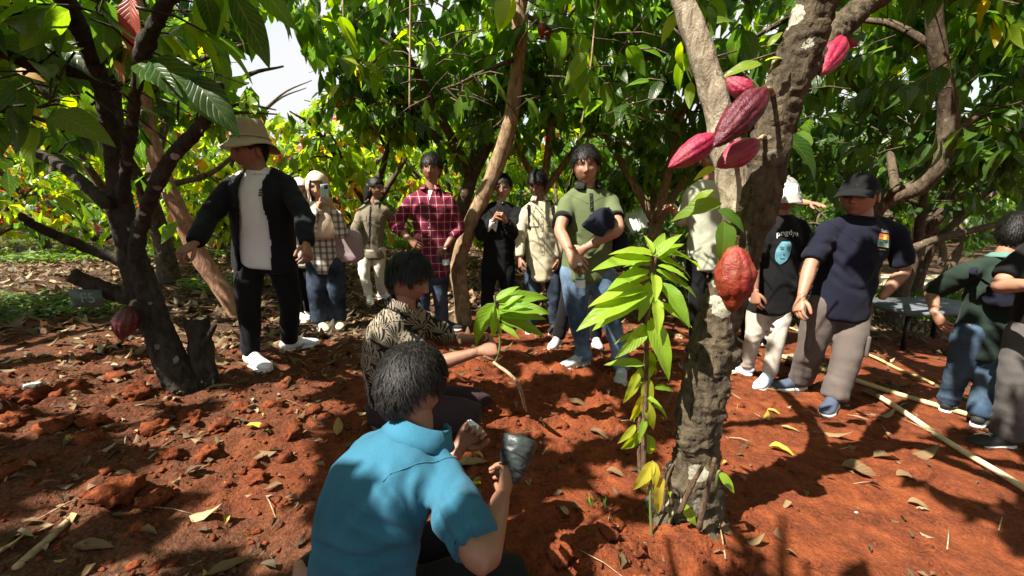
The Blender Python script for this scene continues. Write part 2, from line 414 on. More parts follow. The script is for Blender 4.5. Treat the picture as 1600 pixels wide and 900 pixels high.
def gh(x, y, fine=True):
    x = np.asarray(x, float); y = np.asarray(y, float); sh = x.shape; x = x.ravel(); y = y.ravel()
    z = slope_np(x, y) + 0.03 * vnoise(v3(x * 0.7, y * 0.7, 1.0), 1) * sstep(0.3, 2.0, np.hypot(x, y))
    for (mx, my, r, h) in MOUNDS: z = z + h * np.exp(-((x - mx) ** 2 + (y - my) ** 2) / (r * r))
    if fine:
        far = 1 - sstep(3.2, 5.5, np.hypot(x, y)); till = (0.35 + 0.65 * (1 - sstep(0.75, 1.35, x))) * far
        till = till * (0.7 + 0.5 * vnoise(v3(x * 1.1, y * 1.1, 9.0), 12))
        q = v3(x, y, 0.0); wob = np.stack([vnoise(q * 6, 71), vnoise(q * 6, 72), 0 * x], -1) * 0.05; q = q + wob
        n1 = 1 - np.abs(vnoise(q * 4.2, 21)) * 2; n2 = 1 - np.abs(vnoise(q * 9.5, 22)) * 2; n3 = vnoise(q * 22, 23); n4 = vnoise(q * 47, 24)
        rough = 0.036 * n1 * np.abs(n1) + 0.026 * n2 + 0.015 * n3 + 0.009 * n4
        z = z + till * rough + (1 - till) * (0.010 * vnoise(q * 5, 31) + 0.004 * n3 + 0.002 * n4) * (0.3 + 0.7 * far)
    return z.reshape(sh)
def gz(x, y): return float(gh(np.array([x]), np.array([y]), False)[0])
def grow(a, b, first, ratio):
    o = []; s = first; x = a
    while x < b: x += s; o.append(x); s *= ratio
    return o
_xs = sorted([-v for v in grow(3.0, 160, 0.03, 1.12)] + list(np.arange(-3.0, 3.7, 0.018)) + grow(3.7, 160, 0.03, 1.12))
_ys = sorted([-v for v in grow(-0.5, 60, 0.04, 1.22)] + list(np.arange(0.5, 3.9, 0.018)) + grow(3.9, 200, 0.022, 1.075))
_X, _Y = np.meshgrid(_xs, _ys); _Z = gh(_X, _Y)
_nx, _ny = len(_xs), len(_ys)
_i = (np.arange(_ny - 1)[:, None] * _nx + np.arange(_nx - 1)[None]).ravel()
GMAT = mat_soil()
ground = obj('ground', mesh_np('ground', np.stack([_X.ravel(), _Y.ravel(), _Z.ravel()], -1), [np.stack([_i, _i + 1, _i + _nx + 1, _i + _nx], -1)],
             attrs={'litter': litter_mask(_X.ravel(), _Y.ravel())}), GMAT)
tag(ground, kind='structure')

# leaves: templates of unit length along +Y, face up +Z
def leaf_template(rows, cols, width=0.36, fold=0.10, droop=0.35, twist=0.0, wave=0.0, peak=0.75, seed=0):
    t = np.linspace(0, 1, rows); prof = np.sin(np.pi * t ** peak) ** 0.85 * (1 - 0.25 * t); prof = prof / prof.max()
    prof[0] = 0.03; prof[-1] = 0.0
    s = np.linspace(-1, 1, cols); V = np.zeros((rows, cols, 3)); uv = np.zeros((rows, cols, 2))
    for i in range(rows):
        w = width / 2 * prof[i]
        V[i, :, 0] = s * w
        V[i, :, 1] = (math.sin(droop * t[i]) / droop if abs(droop) > 1e-3 else t[i])
        V[i, :, 2] = np.abs(s) * w * fold * 2 - ((1 - math.cos(droop * t[i])) / droop if abs(droop) > 1e-3 else 0) 
        if wave: V[i, :, 2] += wave * np.abs(s) ** 2 * np.sin(t[i] * 17 + seed + (s > 0) * 1.3) * prof[i]
        if twist:
            a = twist * (t[i] - 0.3); x, z = V[i, :, 0].copy(), V[i, :, 2].copy(); zc = z[cols // 2]
            V[i, :, 0] = x * math.cos(a) - (z - zc) * math.sin(a); V[i, :, 2] = zc + x * math.sin(a) + (z - zc) * math.cos(a)
        uv[i, :, 0] = 0.5 + 0.5 * s; uv[i, :, 1] = t[i]
    k = (np.arange(rows - 1)[:, None] * cols + np.arange(cols - 1)[None]).ravel()
    return V.reshape(-1, 3), [np.stack([k, k + 1, k + cols + 1, k + cols], -1)], uv.reshape(-1, 2)
def leaf_mats(dirs, nors, L, wscale=None):
    d = nrm(dirs); x = nrm(np.cross(d, nors)); n = np.cross(x, d)
    M = np.stack([x, d, n], 1)            # rows = local axes
    if wscale is not None: M[:, 0] *= wscale[:, None]
    return M * L[:, None, None]
def bulk_leaves(name, tmpl, pos, M, rnd):
    V, F, uv = tmpl; n = len(pos); k = len(V)
    VV = (np.einsum('vi,nij->nvj', V, M) + pos[:, None]).reshape(-1, 3)
    FF = [(f[None] + (np.arange(n) * k)[:, None, None]).reshape(-1, f.shape[1]) for f in F]
    return mesh_np(name, VV, FF, True, np.tile(uv, (n, 1)), {'rnd': np.repeat(rnd, k)})
T_MID = leaf_template(3, 3, 0.46, 0.12, 0.55)
T_FAR = leaf_template(3, 3, 0.50, 0.15, 0.7)
T_DRY = [leaf_template(5, 3, 0.42, 0.35, 0.9), leaf_template(5, 3, 0.36, -0.3, -0.8), leaf_template(4, 3, 0.44, 0.5, 0.2, 0.9)]
def near_leaf_mesh(i, rnd, droop=0.6, width=0.36, mat=None):
    V, F, uv = leaf_template(13, 7, width, 0.10 + 0.05 * (i % 3), droop, 0.3 * math.sin(i * 2.1), 0.012, seed=i)
    q = np.abs(uv[:, 0] - 0.5) * 2
    V[:, 2] += 0.006 * np.sin((uv[:, 1] - q * 0.27) * 58) * (q > 0.05) * (q < 0.98)
    me = mesh_np('leaf', V, F, True, uv, {'rnd': np.full(len(V), rnd)}); me.materials.append(mat); return me

M_DRY = mat_leaf('dry_leaf', [(0.0, (0.035, 0.02, 0.012)), (0.25, (0.10, 0.05, 0.026)), (0.5, (0.17, 0.09, 0.045)), (0.72, (0.23, 0.145, 0.075)),
                              (0.85, (0.32, 0.25, 0.16)), (0.93, (0.42, 0.27, 0.04)), (1.0, (0.52, 0.40, 0.04))], 0.15, 0.7, 1.2)
def scatter_litter(name, n, xr, yr, seed, lo, hi, keep, label, tm, rr=(0.0, 0.9)):
    R = np.random.default_rng(seed); x = R.uniform(*xr, n); y = R.uniform(*yr, n); k = keep(x, y, R); x, y = x[k], y[k]; n = len(x)
    z = gh(x, y) + R.uniform(0.002, 0.022, n); a = R.uniform(0, 2 * np.pi, n)
    d = np.stack([np.cos(a), np.sin(a), R.normal(0, 0.16, n)], -1); nn = nrm(np.stack([R.normal(0, .25, n), R.normal(0, .25, n), np.where(R.random(n) < .6, 1, -1)], -1))
    L = R.uniform(lo, hi, n)
    o = obj(name, bulk_leaves(name, tm, np.stack([x, y, z], -1), leaf_mats(d, nn, L), R.uniform(*rr, n) ** 1.25), M_DRY)
    return tag(o, label, 'leaf litter', kind='stuff')
scatter_litter('leaf_litter', 15000, (-11, 8), (3.0, 13), 1, 0.08, 0.2, lambda x, y, R: (R.random(len(x)) < 0.15 + 0.85 * litter_mask(x, y)) & (R.random(len(x)) < 6.5 / y),
               'brown fallen leaves carpeting the ground behind the people', T_DRY[0])
scatter_litter('leaf_litter', 2600, (-5.5, 6), (2.6, 7), 2, 0.06, 0.17, lambda x, y, R: R.random(len(x)) < 0.10 + 0.85 * litter_mask(x, y),
               'curled dry leaves scattered on the ground around the standing people', T_DRY[1])
scatter_litter('leaf_litter', 3600, (-3.4, 3.6), (0.55, 3.6), 3, 0.02, 0.075, lambda x, y, R: R.random(len(x)) < np.where(x < -0.2, 0.95, 0.33) * (0.45 + 0.8 * litter_mask(x, y)),
               'small brown leaf scraps strewn over the red soil in front', T_DRY[2], (0.0, 0.95))

# clods of soil
def ico(sub, seed, amp=0.35):
    bm = bmesh.new(); bmesh.ops.create_icosphere(bm, subdivisions=sub, radius=1.0)
    V = np.array([v.co[:] for v in bm.verts]); F = np.array([[v.index for v in f.verts] for f in bm.faces]); bm.free()
    V = V * (1 + amp * fbm(V * 1.4 + seed * 7.3, 2, seed) + 0.32 * (0.5 - np.abs(vnoise(V * 2.3 + seed * 3.1, seed + 2)) * 2) + (0.25 * vnoise(V * 4.1 + seed, seed) if sub > 1 else 0))[:, None]
    V[:, 2] *= 0.72; return V, F
def clods(n, xr, yr, r0, r1, sub, seed, keep):
    R = np.random.default_rng(seed); T = [ico(sub, s) for s in range(6)]; mb = MB()
    x = R.uniform(*xr, n); y = R.uniform(*yr, n); k = keep(x, y, R); x, y = x[k], y[k]; z = gh(x, y)
    r = r0 + (r1 - r0) * R.random(len(x)) ** 2.5
    for q in range(6):
        s = np.arange(len(x)) % 6 == q; m = s.sum()
        if not m: continue
        V, F = T[q]; a = R.uniform(0, 6.28, m); c, sn = np.cos(a), np.sin(a); st = R.uniform(0.7, 1.3, (m, 3))
        W = V[None] * st[:, None]; X = W[..., 0] * c[:, None] - W[..., 1] * sn[:, None]; Y = W[..., 0] * sn[:, None] + W[..., 1] * c[:, None]
        rr = r[s][:, None]; VV = np.stack([X * rr + x[s][:, None], Y * rr + y[s][:, None], W[..., 2] * rr + z[s][:, None] + 0.15 * rr], -1).reshape(-1, 3)
        mb.add(VV, [(F[None] + (np.arange(m) * len(V))[:, None, None]).reshape(-1, 3)])
    return mb
def tilled(x, y): return (1 - sstep(0.8, 1.3, x)) * (1 - sstep(2.9, 3.7, y)) * (0.35 + 0.65 * (vnoise(v3(x * 1.6, y * 1.6, 2.0), 40) > -0.15))
o = clods(15000, (-3.3, 3.4), (0.5, 4.2), 0.003, 0.013, 1, 5, lambda x, y, R: R.random(len(x)) < 0.16 + 0.84 * tilled(x, y)).build('soil_crumbs', GMAT)
tag(o, 'fine crumbs of red soil spread over the dug ground', 'soil', kind='stuff')
o = clods(1000, (-3.2, 2.6), (0.55, 3.8), 0.011, 0.034, 2, 6, lambda x, y, R: R.random(len(x)) < 0.04 + 0.9 * tilled(x, y)).build('soil_lumps', GMAT)
tag(o, 'loose fist-sized lumps of red soil in the dug ground', 'soil', kind='stuff')
_R = random.Random(4); _big = [ico(3, 20 + s, 0.45) for s in range(5)]
_bm = []
for V, F in _big:
    V = V * (1 + 0.16 * fbm(V * 5, 3, 5) + .07 * vnoise(V * 15, 6))[:, None]; me = mesh_np('soil_clod', V, [F]); me.materials.append(GMAT); _bm.append(me)
def clod_label(px, py):
    if (px, py) == (190, 800): return 'largest sunlit clod of red soil near the long thin stick'
    if px > 840: return 'big crumbly clod of red soil by the foot of the pod-bearing tree'
    return 'big clod of red soil lying in the dug ground on the left'
for (px, py, r) in [(190, 800, .075), (250, 800, .05), (60, 655, .07), (120, 640, .06), (220, 640, .06), (185, 615, .05), (205, 590, .05), (30, 690, .06), (95, 700, .055),
                    (270, 745, .045), (140, 720, .06), (350, 690, .05), (430, 650, .05), (460, 700, .045), (380, 655, .045), (250, 690, .06), (330, 735, .045), (40, 770, .05),
                    (265, 610, .05), (905, 870, .06), (870, 880, .05), (945, 850, .045), (990, 870, .04), (930, 780, .03), (885, 720, .03), (300, 670, .05), (400, 760, .04), (150, 690, .05), (15, 640, .06)]:
    g = G(px, py); o = bpy.data.objects.new('soil_clod', _R.choice(_bm)); COL.objects.link(o)
    o.location = (g[0], g[1], gz(g[0], g[1]) + r * 0.3); o.rotation_euler = (_R.uniform(-.3, .3), _R.uniform(-.3, .3), _R.uniform(0, 6.3)); o.scale = (r * _R.uniform(.85, 1.2), r * _R.uniform(.85, 1.2), r)
    tag(o, clod_label(px, py), 'soil clod', 'big clods of soil')

# single fallen leaves one can pick out
_dm = {}
def dry_mesh(rnd, i):
    if (rnd, i) not in _dm:
        V, F, uv = leaf_template(9, 5, 0.34 + 0.08 * (i % 2), (0.35, -0.25, 0.15)[i % 3], (0.8, -0.6, 0.3)[i % 3], 0.5 * math.sin(i * 1.7), 0.02, seed=i)
        me = mesh_np('fallen_leaf', V - [0, 0.5, 0], F, True, uv, {'rnd': np.full(len(V), rnd)}); me.materials.append(M_DRY); _dm[(rnd, i)] = me
    return _dm[(rnd, i)]
LEAVES = [(410, 699, 44, 5, .97, 'bright yellow fallen leaf on the soil beside the man in blue'), (328, 822, 54, 8, .86, 'pale tan fallen leaf lying flat at lower left'),
          (150, 870, 62, 2, .38, 'large reddish brown fallen leaf beside the long thin stick'), (203, 775, 32, 20, .7, 'small tan curled leaf just above the largest clod'),
          (908, 634, 48, -5, .3, 'broad brown fallen leaf in front of the grey trainers'), (530, 684, 34, 100, .9, 'pale yellow leaf standing upright behind the blue shirt'),
          (880, 806, 30, 110, .8, 'small pale leaf on dark soil right of the black plastic bag'), (1226, 706, 44, -20, .96, 'yellow fallen leaf in the sun right of the forked trunk'),
          (1212, 645, 24, -30, .95, 'small yellow leaf below the pale blue shoes'), (1198, 655, 22, 60, .93, 'little orange leaf below the pale blue shoes'), (1235, 672, 26, -35, .9, 'narrow yellowish leaf between the tree and the navy slip-on shoe'),
          (1352, 738, 64, -25, .45, 'long brown curled leaf in the sunlit patch at right'), (1390, 714, 60, 10, .5, 'long orange brown leaf beside the bamboo pole'), (1310, 685, 40, -40, .72, 'tan leaf on sunlit soil below the man in navy'),
          (740, 728, 48, 15, .68, 'tan leaf on the ground below the hand with white wrapper'), (965, 742, 36, -10, .5, 'brown leaf near the foot of the green sapling'), (940, 682, 40, -30, .35, 'grey brown leaf left of the sapling stem'),
          (180, 545, 56, 10, .66, 'big sunlit tan leaf under the pod on the left tree'), (345, 622, 40, 50, .78, 'grey curled leaf beside the stump'), (270, 690, 44, 60, .55, 'dull brown leaf among the clods at left'), (640 - 0, 520, 20, 10, .6, None),
          (1445, 712, 50, 5, .5, 'brown leaf between the two bamboo poles'), (1550, 690, 55, -8, .42, 'flat brown leaf in front of the dark canvas shoe'), (1420, 745, 40, 0, .6, 'tan leaf under the lower bamboo pole'), (1125, 845, 60, -35, .45, 'curled orange brown leaf at the foot of the forked tree'),
          (20, 880, 50, 30, .9, 'yellowish leaf at the lower left corner'), (360, 888, 60, 40, .4, 'dark brown leaf at the bottom edge left of the blue shirt'), (1440, 790, 36, -20, .65, 'small tan leaf on red soil at lower right'),
          (60, 838, 30, 30, .6, 'small brown leaf left of the stick'), (1180, 855, 34, 10, .55, 'brown leaf in a sun patch right of the trunk foot'), (770, 650, 30, 30, .4, None), (575, 700 - 180, 24, 30, .7, None)]
for i, (px, py, lpx, ang, rn, lab) in enumerate(LEAVES):
    if lab is None: continue
    g = G(px, py); dep = g[1] * _cp + (CAM_H - g[2]) * _sp; L = min(lpx * dep / FOC, 0.26); a = math.radians(ang)
    o = bpy.data.objects.new('fallen_leaf', dry_mesh(rn, i % 4)); COL.objects.link(o)
    up = Vector((0.15 * math.sin(i), 0.15 * math.cos(i * 2), 1)).normalized(); d = Vector((math.cos(a), math.sin(a), 0.05)); 
    if 'upright' in lab: d = Vector((0.1, 0.2, 1)); up = Vector((0.2, -1, 0))
    x = d.cross(up).normalized(); n = x.cross(d.normalized())
    zz = float(gh(np.array([g[0]]), np.array([g[1]]))[0])
    o.matrix_world = Matrix.Translation((g[0], g[1], zz + 0.018 + (0.4 * L if 'upright' in lab else 0))) @ Matrix((x, d.normalized(), n)).transposed().to_4x4() @ Matrix.Scale(L, 4)
    tag(o, lab, 'fallen leaf', 'single fallen leaves')

# low green plants and grass on the ground
M_HERB = mat_leaf('herb_leaf', [(0, (0.03, 0.075, 0.015)), (0.5, (0.07, 0.15, 0.025)), (1, (0.16, 0.25, 0.03))], 0.4, 0.5, 1.6, vein=False)
def herbs(name, spots, n, lo, hi, upright, label, seed, cat='ground cover', width=1.0):
    R = np.random.default_rng(seed); ps = []
    for (px, py, rx, ry, w) in spots:
        g = G(px, py); m = int(n * w); a = R.uniform(0, 6.28, m); q = np.sqrt(R.random(m)); ps.append(np.stack([g[0] + rx * q * np.cos(a), g[1] + ry * q * np.sin(a)], -1))
    p = np.concatenate(ps); m = len(p); z = gh(p[:, 0], p[:, 1]) + (0.0 if upright > 0.8 else 1) * R.uniform(0.0, 0.12, m)
    a = R.uniform(0, 6.28, m); d = np.stack([np.cos(a), np.sin(a), R.uniform(-.1, .3, m) + upright * 3], -1); nn = nrm(np.stack([R.normal(0, .4, m), R.normal(0, .4, m), np.ones(m)], -1) + upright * np.stack([np.cos(a + 1.5), np.sin(a + 1.5), 0 * a], -1) * 2)
    o = obj(name, bulk_leaves(name, T_MID, np.stack([p, z], -1) if False else np.column_stack([p, z]), leaf_mats(d, nn, R.uniform(lo, hi, m), np.full(m, width)), R.random(m)), M_HERB)
    return tag(o, label, cat, kind='stuff')
herbs('ground_cover', [(60, 485, 0.9, 0.45, .5), (-60, 480, 1.0, .5, .4), (150, 470, .5, .3, .2)], 2600, 0.04, 0.09, 0.0, 'low leafy green plants under the branches at far left', 11)
herbs('ground_cover', [(330, 400, 1.2, .6, .4), (480, 395, 1.0, .5, .35), (350, 450, 0.5, .4, .25), (100, 370, 2.5, 1.2, .4)], 2600, 0.05, 0.11, 0.1, 'patchy green weeds behind the leaning trunk', 12)
herbs('ground_cover', [(30, 405, 2.6, 1.0, .5), (-80, 410, 2.2, 1.0, .4), (180, 398, 1.6, .8, .35), (-40, 385, 3.0, 1.5, .5)], 2400, 0.07, 0.16, 0.15, 'thick green undergrowth at the far left edge behind the branches', 16)
herbs('grass', [(640, 385, 1.0, 1.2, .7), (600, 378, 1.2, 1.5, .5)], 3800, 0.12, 0.3, 1.0, 'bright sunlit grass behind the man in the red plaid shirt', 13, 'grass', 0.22)
herbs('grass', [(1440, 470, 0.8, .8, .5), (1520, 500, 1.0, .6, .3), (1340, 480, 0.5, .4, .2)], 2200, 0.1, 0.28, 0.9, 'straggly grass and weeds around the low grey table', 14, 'grass', 0.3)
herbs('grass', [(1015, 770, 0.06, 0.05, .4), (930, 800, .05, .05, .2), (1025, 820, .08, .05, .25)], 90, 0.03, 0.07, 1.0, 'tiny green grass shoots at the foot of the sapling', 15, 'grass', 0.25)

# ------------------------------------------------------------------ trees
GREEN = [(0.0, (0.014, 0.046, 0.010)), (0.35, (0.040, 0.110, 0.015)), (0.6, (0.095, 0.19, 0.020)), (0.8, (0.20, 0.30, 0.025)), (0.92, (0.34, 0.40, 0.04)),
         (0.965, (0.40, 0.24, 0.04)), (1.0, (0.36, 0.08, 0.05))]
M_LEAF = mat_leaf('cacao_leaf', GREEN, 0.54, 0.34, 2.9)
M_NEW = mat_leaf('young_leaf', [(0, (0.13, 0.27, 0.02)), (0.6, (0.27, 0.43, 0.03)), (0.85, (0.46, 0.48, 0.04)), (1, (0.56, 0.44, 0.05))], 0.5, 0.4, 1.8)
M_FLUSH = mat_leaf('flush_leaf', [(0, (0.40, 0.07, 0.05)), (0.5, (0.42, 0.20, 0.10)), (1, (0.55, 0.30, 0.05))], 0.45, 0.45, 1.4)
B_DARK = mat_bark('dark_bark', (0.010, 0.008, 0.006), (0.052, 0.042, 0.032), 0.55, (0.34, 0.35, 0.29))
B_POD = mat_bark('grey_bark', (0.016, 0.013, 0.009), (0.115, 0.088, 0.055), 1.0, (0.40, 0.39, 0.31), 1.0, 1.0)
B_PALE = mat_bark('pale_bark', (0.10, 0.078, 0.05), (0.40, 0.34, 0.25), 0.8, (0.55, 0.53, 0.45), 1.0, 0.8)
B_TAN = mat_bark('tan_bark', (0.10, 0.06, 0.032), (0.34, 0.235, 0.14), 0.25, (0.5, 0.42, 0.3), 0.8)
B_PINK = mat_bark('pink_bark', (0.14, 0.07, 0.04), (0.34, 0.19, 0.12), 0.3, (0.4, 0.36, 0.3), 0.8)
B_MID = mat_bark('brown_bark', (0.03, 0.022, 0.015), (0.13, 0.095, 0.062), 0.4)
B_STICK = mat_bark('dry_stick', (0.16, 0.11, 0.06), (0.42, 0.32, 0.2), 0.0, scale=1.5, bump=0.4)
NEARM = [near_leaf_mesh(i, r, d, w, M_LEAF) for i, (r, d, w) in enumerate([(.10, .6, .40), (.2, .8, .42), (.3, .5, .38), (.42, .9, .40), (.55, .7, .44), (.66, .6, .40), (.78, .8, .40), (.86, .7, .38), (.95, .9, .36), (.99, 1.0, .36)])]
NEARR = np.array([.10, .2, .3, .42, .55, .66, .78, .86, .95, .99])

def tube(pts, rad, n=12, step=0.04, bump=0.12, seed=0, cap=0.3):
    pts = np.asarray(pts, float); L = np.linalg.norm(np.diff(pts, axis=0), axis=1).sum(); res = max(4, min(140, int(L / step)))
    V, F, uv = loft(pts, rad, n, None, cap, res)
    if bump:
        C = catmull(pts, res); rr = np.clip(catmull(np.stack([np.asarray(rad, float)] * 2, -1), res)[:, 0], 1e-4, None)
        ax = np.vstack([np.repeat(C, n, 0), C[0], C[-1]]); q = np.concatenate([np.repeat(rr, n), [rr[0], rr[-1]]])
        s = 0.35 / max(np.mean(rad), 0.01)
        V = ax + (V - ax) * (1 + bump * (fbm(V * s * 0.8, 2, seed) * 1.1 + 0.6 * vnoise(V * s * 2.6, seed + 5)))[:, None]
    return V, F, uv
def limb(root, pts, rad, mat, name='branch', n=12, step=0.04, bump=0.12, seed=0, label=None):
    V, F, uv = tube(pts, rad, n, step, bump, seed); return obj(name, mesh_np(name, V, F, True, uv), mat, root, label)
def pxpath(*a): return [P(*q) for q in a]

def sprays(anchors, dirs, R, m=(5, 9), twig=(0.2, 0.45), L=(0.16, 0.28), rr=(0.0, 0.8)):
    """leafy twigs: returns leaf arrays and twig lines"""
    a0 = np.asarray(anchors, float); d0 = nrm(dirs); n = len(a0); k = R.integers(m[0], m[1] + 1, n); tl = R.uniform(*twig, n)
    e0 = a0 + d0 * tl[:, None] + np.stack([0 * tl, 0 * tl, -0.12 * tl], -1); base = R.uniform(*rr, n)
    i = np.repeat(np.arange(n), k); j = np.arange(len(i)) - np.repeat(np.cumsum(k) - k, k); N = len(i); t = ((j + 0.6) / k[i])[:, None]
    s = nrm(np.cross(d0[i], [0, 0, 1.0]) + 1e-6) * np.where(j % 2, 1, -1)[:, None]; z = np.zeros(N)
    q = d0[i] * R.uniform(.1, .9, (N, 1)) + s * R.uniform(.3, 1.0, (N, 1)) * (1.1 - 0.7 * t) + np.stack([z, z, -R.uniform(.25, 1.25, N)], -1) + R.normal(0, .15, (N, 3))
    up = np.array([0, 0, 1.0]) + R.normal(0, .45, (N, 3))
    return [a0[i] + (e0 - a0)[i] * t, nrm(q), up, R.uniform(*L, N), np.clip(base[i] + R.normal(0, .1, N), 0, 1)], list(zip(a0, e0))
def cat_leaves(a): return [np.concatenate([q[i] for q in a]) for i in range(5)]
def keep_clear(A, low=1.85, far=5.2):
    """branches hang above head height where the people stand, and leave the opening to the sky at left"""
    p, d, n, L, r = A; t = p + d * L[:, None]; lo = np.minimum(p[:, 2], t[:, 2])
    bad = (lo < low + 0.0 * p[:, 0]) & (p[:, 1] < far) & (p[:, 1] > 0.2) & (p[:, 0] > -2.2) & (p[:, 0] < 2.7 + 0.0 * p[:, 1])
    y = np.maximum(p[:, 1], .1); u = p[:, 0] / y; v = (p[:, 2] - CAM_H) / y; u2 = t[:, 0] / y; v2 = (t[:, 2] - CAM_H) / y
    gapf = lambda u, v: (((u + 0.515) / 0.105) ** 2 + ((v - 0.30) / 0.085) ** 2 < 0.85 + 0.9 * vnoise(v3(u * 26, v * 26, 1.0), 7))
    bad |= (y > 1.2) & (gapf(u, v) | gapf(u2, v2))
    bad |= np.linalg.norm(p - [0, 0, CAM_H], axis=1) < 1.0
    return [q[~bad] for q in A]
def add_foliage(root, A, n_ind, mat, tm, name='crown', minpx=26, gaps=True):
    if gaps:
        k = ~sunlit_gap(A[0] + A[1] * A[3][:, None] * 0.5, A[3] * 0.5); A = [q[k] for q in A]
    p, d, n, L, r = A
    if not len(p): return
    M = leaf_mats(d, n, L); ind = np.zeros(len(p), bool)
    if n_ind:
        x, y, z = to_px(p + d * (L * 0.5)[:, None]); size = L * FOC / np.maximum(z, .1)
        ok = (x > 5) & (x < 1595) & (y > 5) & (y < 500) & (z > 0.8) & (size > minpx); idx = np.where(ok)[0]; idx = idx[np.argsort(-size[idx])][:n_ind]; ind[idx] = True
        for i in idx:
            me = NEARM[int(np.argmin(np.abs(NEARR - r[i])))] if mat is M_LEAF else None
            o = bpy.data.objects.new('leaf', me); COL.objects.link(o); o.parent = root; o.matrix_parent_inverse = Matrix.Translation(-Vector(root.location))
            o.matrix_basis = Matrix.Translation(p[i]) @ Matrix(M[i].T.tolist()).to_4x4()
    k = ~ind
    if k.sum():
        o = obj(name, bulk_leaves(name, tm, p[k], M[k], r[k]), mat, root); o['kind'] = 'stuff'
def twig_mesh(root, tw, mat, r=0.006, name='twigs'):
    mb = MB()
    for a, e in tw:
        if a[1] > 1 and -.66 < a[0] / a[1] < -.36 and .16 < (a[2] - CAM_H) / a[1] < .42: continue
        V, F, uv = loft(np.array([a, (a + e) / 2 + [0, 0, 0.02], e]), [r, r * .8, r * .5], 4); mb.add(V, F, 0, uv)
    if tw: o = mb.build(name, mat, root); o['kind'] = 'stuff'
def limb_anchors(paths, n, R, jit=0.18, t0=0.35):
    a, d = [], []
    for _ in range(n):
        pth = paths[R.integers(len(paths))]; c = catmull(pth, 24); i = int(R.uniform(t0, 1) * 23); p = c[i]; T = c[min(i + 1, 23)] - c[max(i - 1, 0)]
        ang = R.normal(0, 1, 3); ang[2] = ang[2] * .5 + .15; a.append(p + R.normal(0, jit * .3, 3)); d.append(nrm(T) * .6 + nrm(ang))
    return np.array(a), np.array(d)

def auto_tree(x, y, seed, nspray, L=(0.18, 0.3), rr=(0.1, 0.8), bark=None, n_ind=0, tm=T_FAR, h=1.1, reach=2.2, nl=4, label='', group=None, lowz=0.0, elev=(0.5, 1.0), rise=1.0, name='cacao_tree', gaps=True):
    R = np.random.default_rng(seed); z0 = gz(x, y) - 0.05; root = empty(name, (x, y, z0), label, 'tree', group); bark = bark or B_MID
    lean = R.normal(0, .14, 2); top = np.array([x + lean[0] * h, y + lean[1] * h, z0 + h]); r0 = R.uniform(.07, .11)
    limb(root, [[x, y, z0 - .05], [x + lean[0] * h * .3, y + lean[1] * h * .2, z0 + h * .5], top], [r0 * 1.25, r0, r0 * .9], bark, 'trunk', 10, .08, .14, seed)
    paths = []; a0 = R.uniform(0, 6.28)
    for i in range(nl):
        a = a0 + i * 6.283 / nl + R.normal(0, .25); el = R.uniform(*elev); ln = reach * R.uniform(.8, 1.25); dv = np.array([math.cos(a), math.sin(a), math.tan(el) * 1.0]); dv = nrm(dv) * ln
        p = [top, top + dv * .35 + [0, 0, .12 * ln], top + dv * .7 + [0, 0, .2 * ln * rise], top + dv + [0, 0, .1 * ln * rise]]; paths.append(np.array(p))
        limb(root, p, [r0 * .75, r0 * .5, r0 * .3, r0 * .12], bark, 'branch', 7, .12, .12, seed + i)
        for q in range(3):
            t = R.uniform(.3, .85); b = catmull(p, 20)[int(t * 19)]; a2 = a + R.choice([-1, 1]) * R.uniform(.5, 1.2); l2 = ln * R.uniform(.35, .6)
            e = b + np.array([math.cos(a2), math.sin(a2), R.uniform(-.25, .9)]) * l2; p2 = np.array([b, (b + e) / 2 + [0, 0, .1 * l2], e]); paths.append(p2)
            limb(root, p2, [r0 * .3, r0 * .2, r0 * .08], bark, 'branch', 5, .15, .1, seed + 7 * q)
    an, dd = limb_anchors(paths, nspray, R, .5, .25); A, tw = sprays(an, dd, R, (6, 10), (.25, .6), L, rr)
    k = A[0][:, 2] > z0 + lowz; A = keep_clear([q[k] for q in A]); add_foliage(root, A, n_ind, M_LEAF, tm, gaps=gaps)
    if y < 9: twig_mesh(root, [t for t in tw if t[0][2] > 1.9 or t[0][1] > 5.2], bark, .005)
    return root

# --- the tree with the hanging number plate, far left
RA = np.random.default_rng(101); gA = G(290, 622); dA = gA[1]
tA = empty('cacao_tree', (gA[0], gA[1], gz(gA[0], gA[1])), 'dark leaning cacao tree with lichen spots and a number plate at left', 'tree')
A_limbs = [pxpath((190, 335, dA), (182, 250, dA - .05), (168, 170, dA - .15), (145, 90, dA - .25), (112, 20, dA - .4), (60, -70, dA - .6)),
           pxpath((185, 300, dA + .05), (180, 150, dA + .15), (160, 30, dA + .2), (150, -80, dA + .2)),
           pxpath((212, 420, dA - .02), (222, 345, dA - .12), (262, 255, dA - .25), (320, 190, dA - .35), (345, 130, dA - .4)),
           pxpath((190, 320, dA), (205, 200, dA - .3), (225, 80, dA - .5), (270, -10, dA - .7), (330, -90, dA - .8)),
           pxpath((195, 410, dA), (130, 385, dA - .05), (60, 355, dA - .2), (30, 335, dA - .3)),
           pxpath((168, 320, dA - .1), (110, 270, dA + .1), (60, 240, dA + .3), (-30, 200, dA + .4)),
           pxpath((150, 110, dA - .2), (80, 110, dA - .3), (20, 90, dA - .4), (-60, 60, dA - .5))]
_m = MB(); _m.add(*tube(pxpath((300, 655, dA), (287, 605, dA), (257, 540, dA), (229, 470, dA), (207, 400, dA), (190, 330, dA)), [.118, .092, .078, .071, .064, .056], 24, .03, .10, 3)[:2])
for i, (p, r) in enumerate(zip(A_limbs, [(.050, .043, .039, .036, .033, .028), (.033, .028, .025, .02), (.038, .032, .028, .024, .019), (.025, .023, .025, .025, .022), (.030, .024, .018, .013), (.03, .028, .026, .022), (.028, .025, .022, .016)])):
    _m.add(*tube(p, r, 14, .03, .10, 30 + i)[:2])
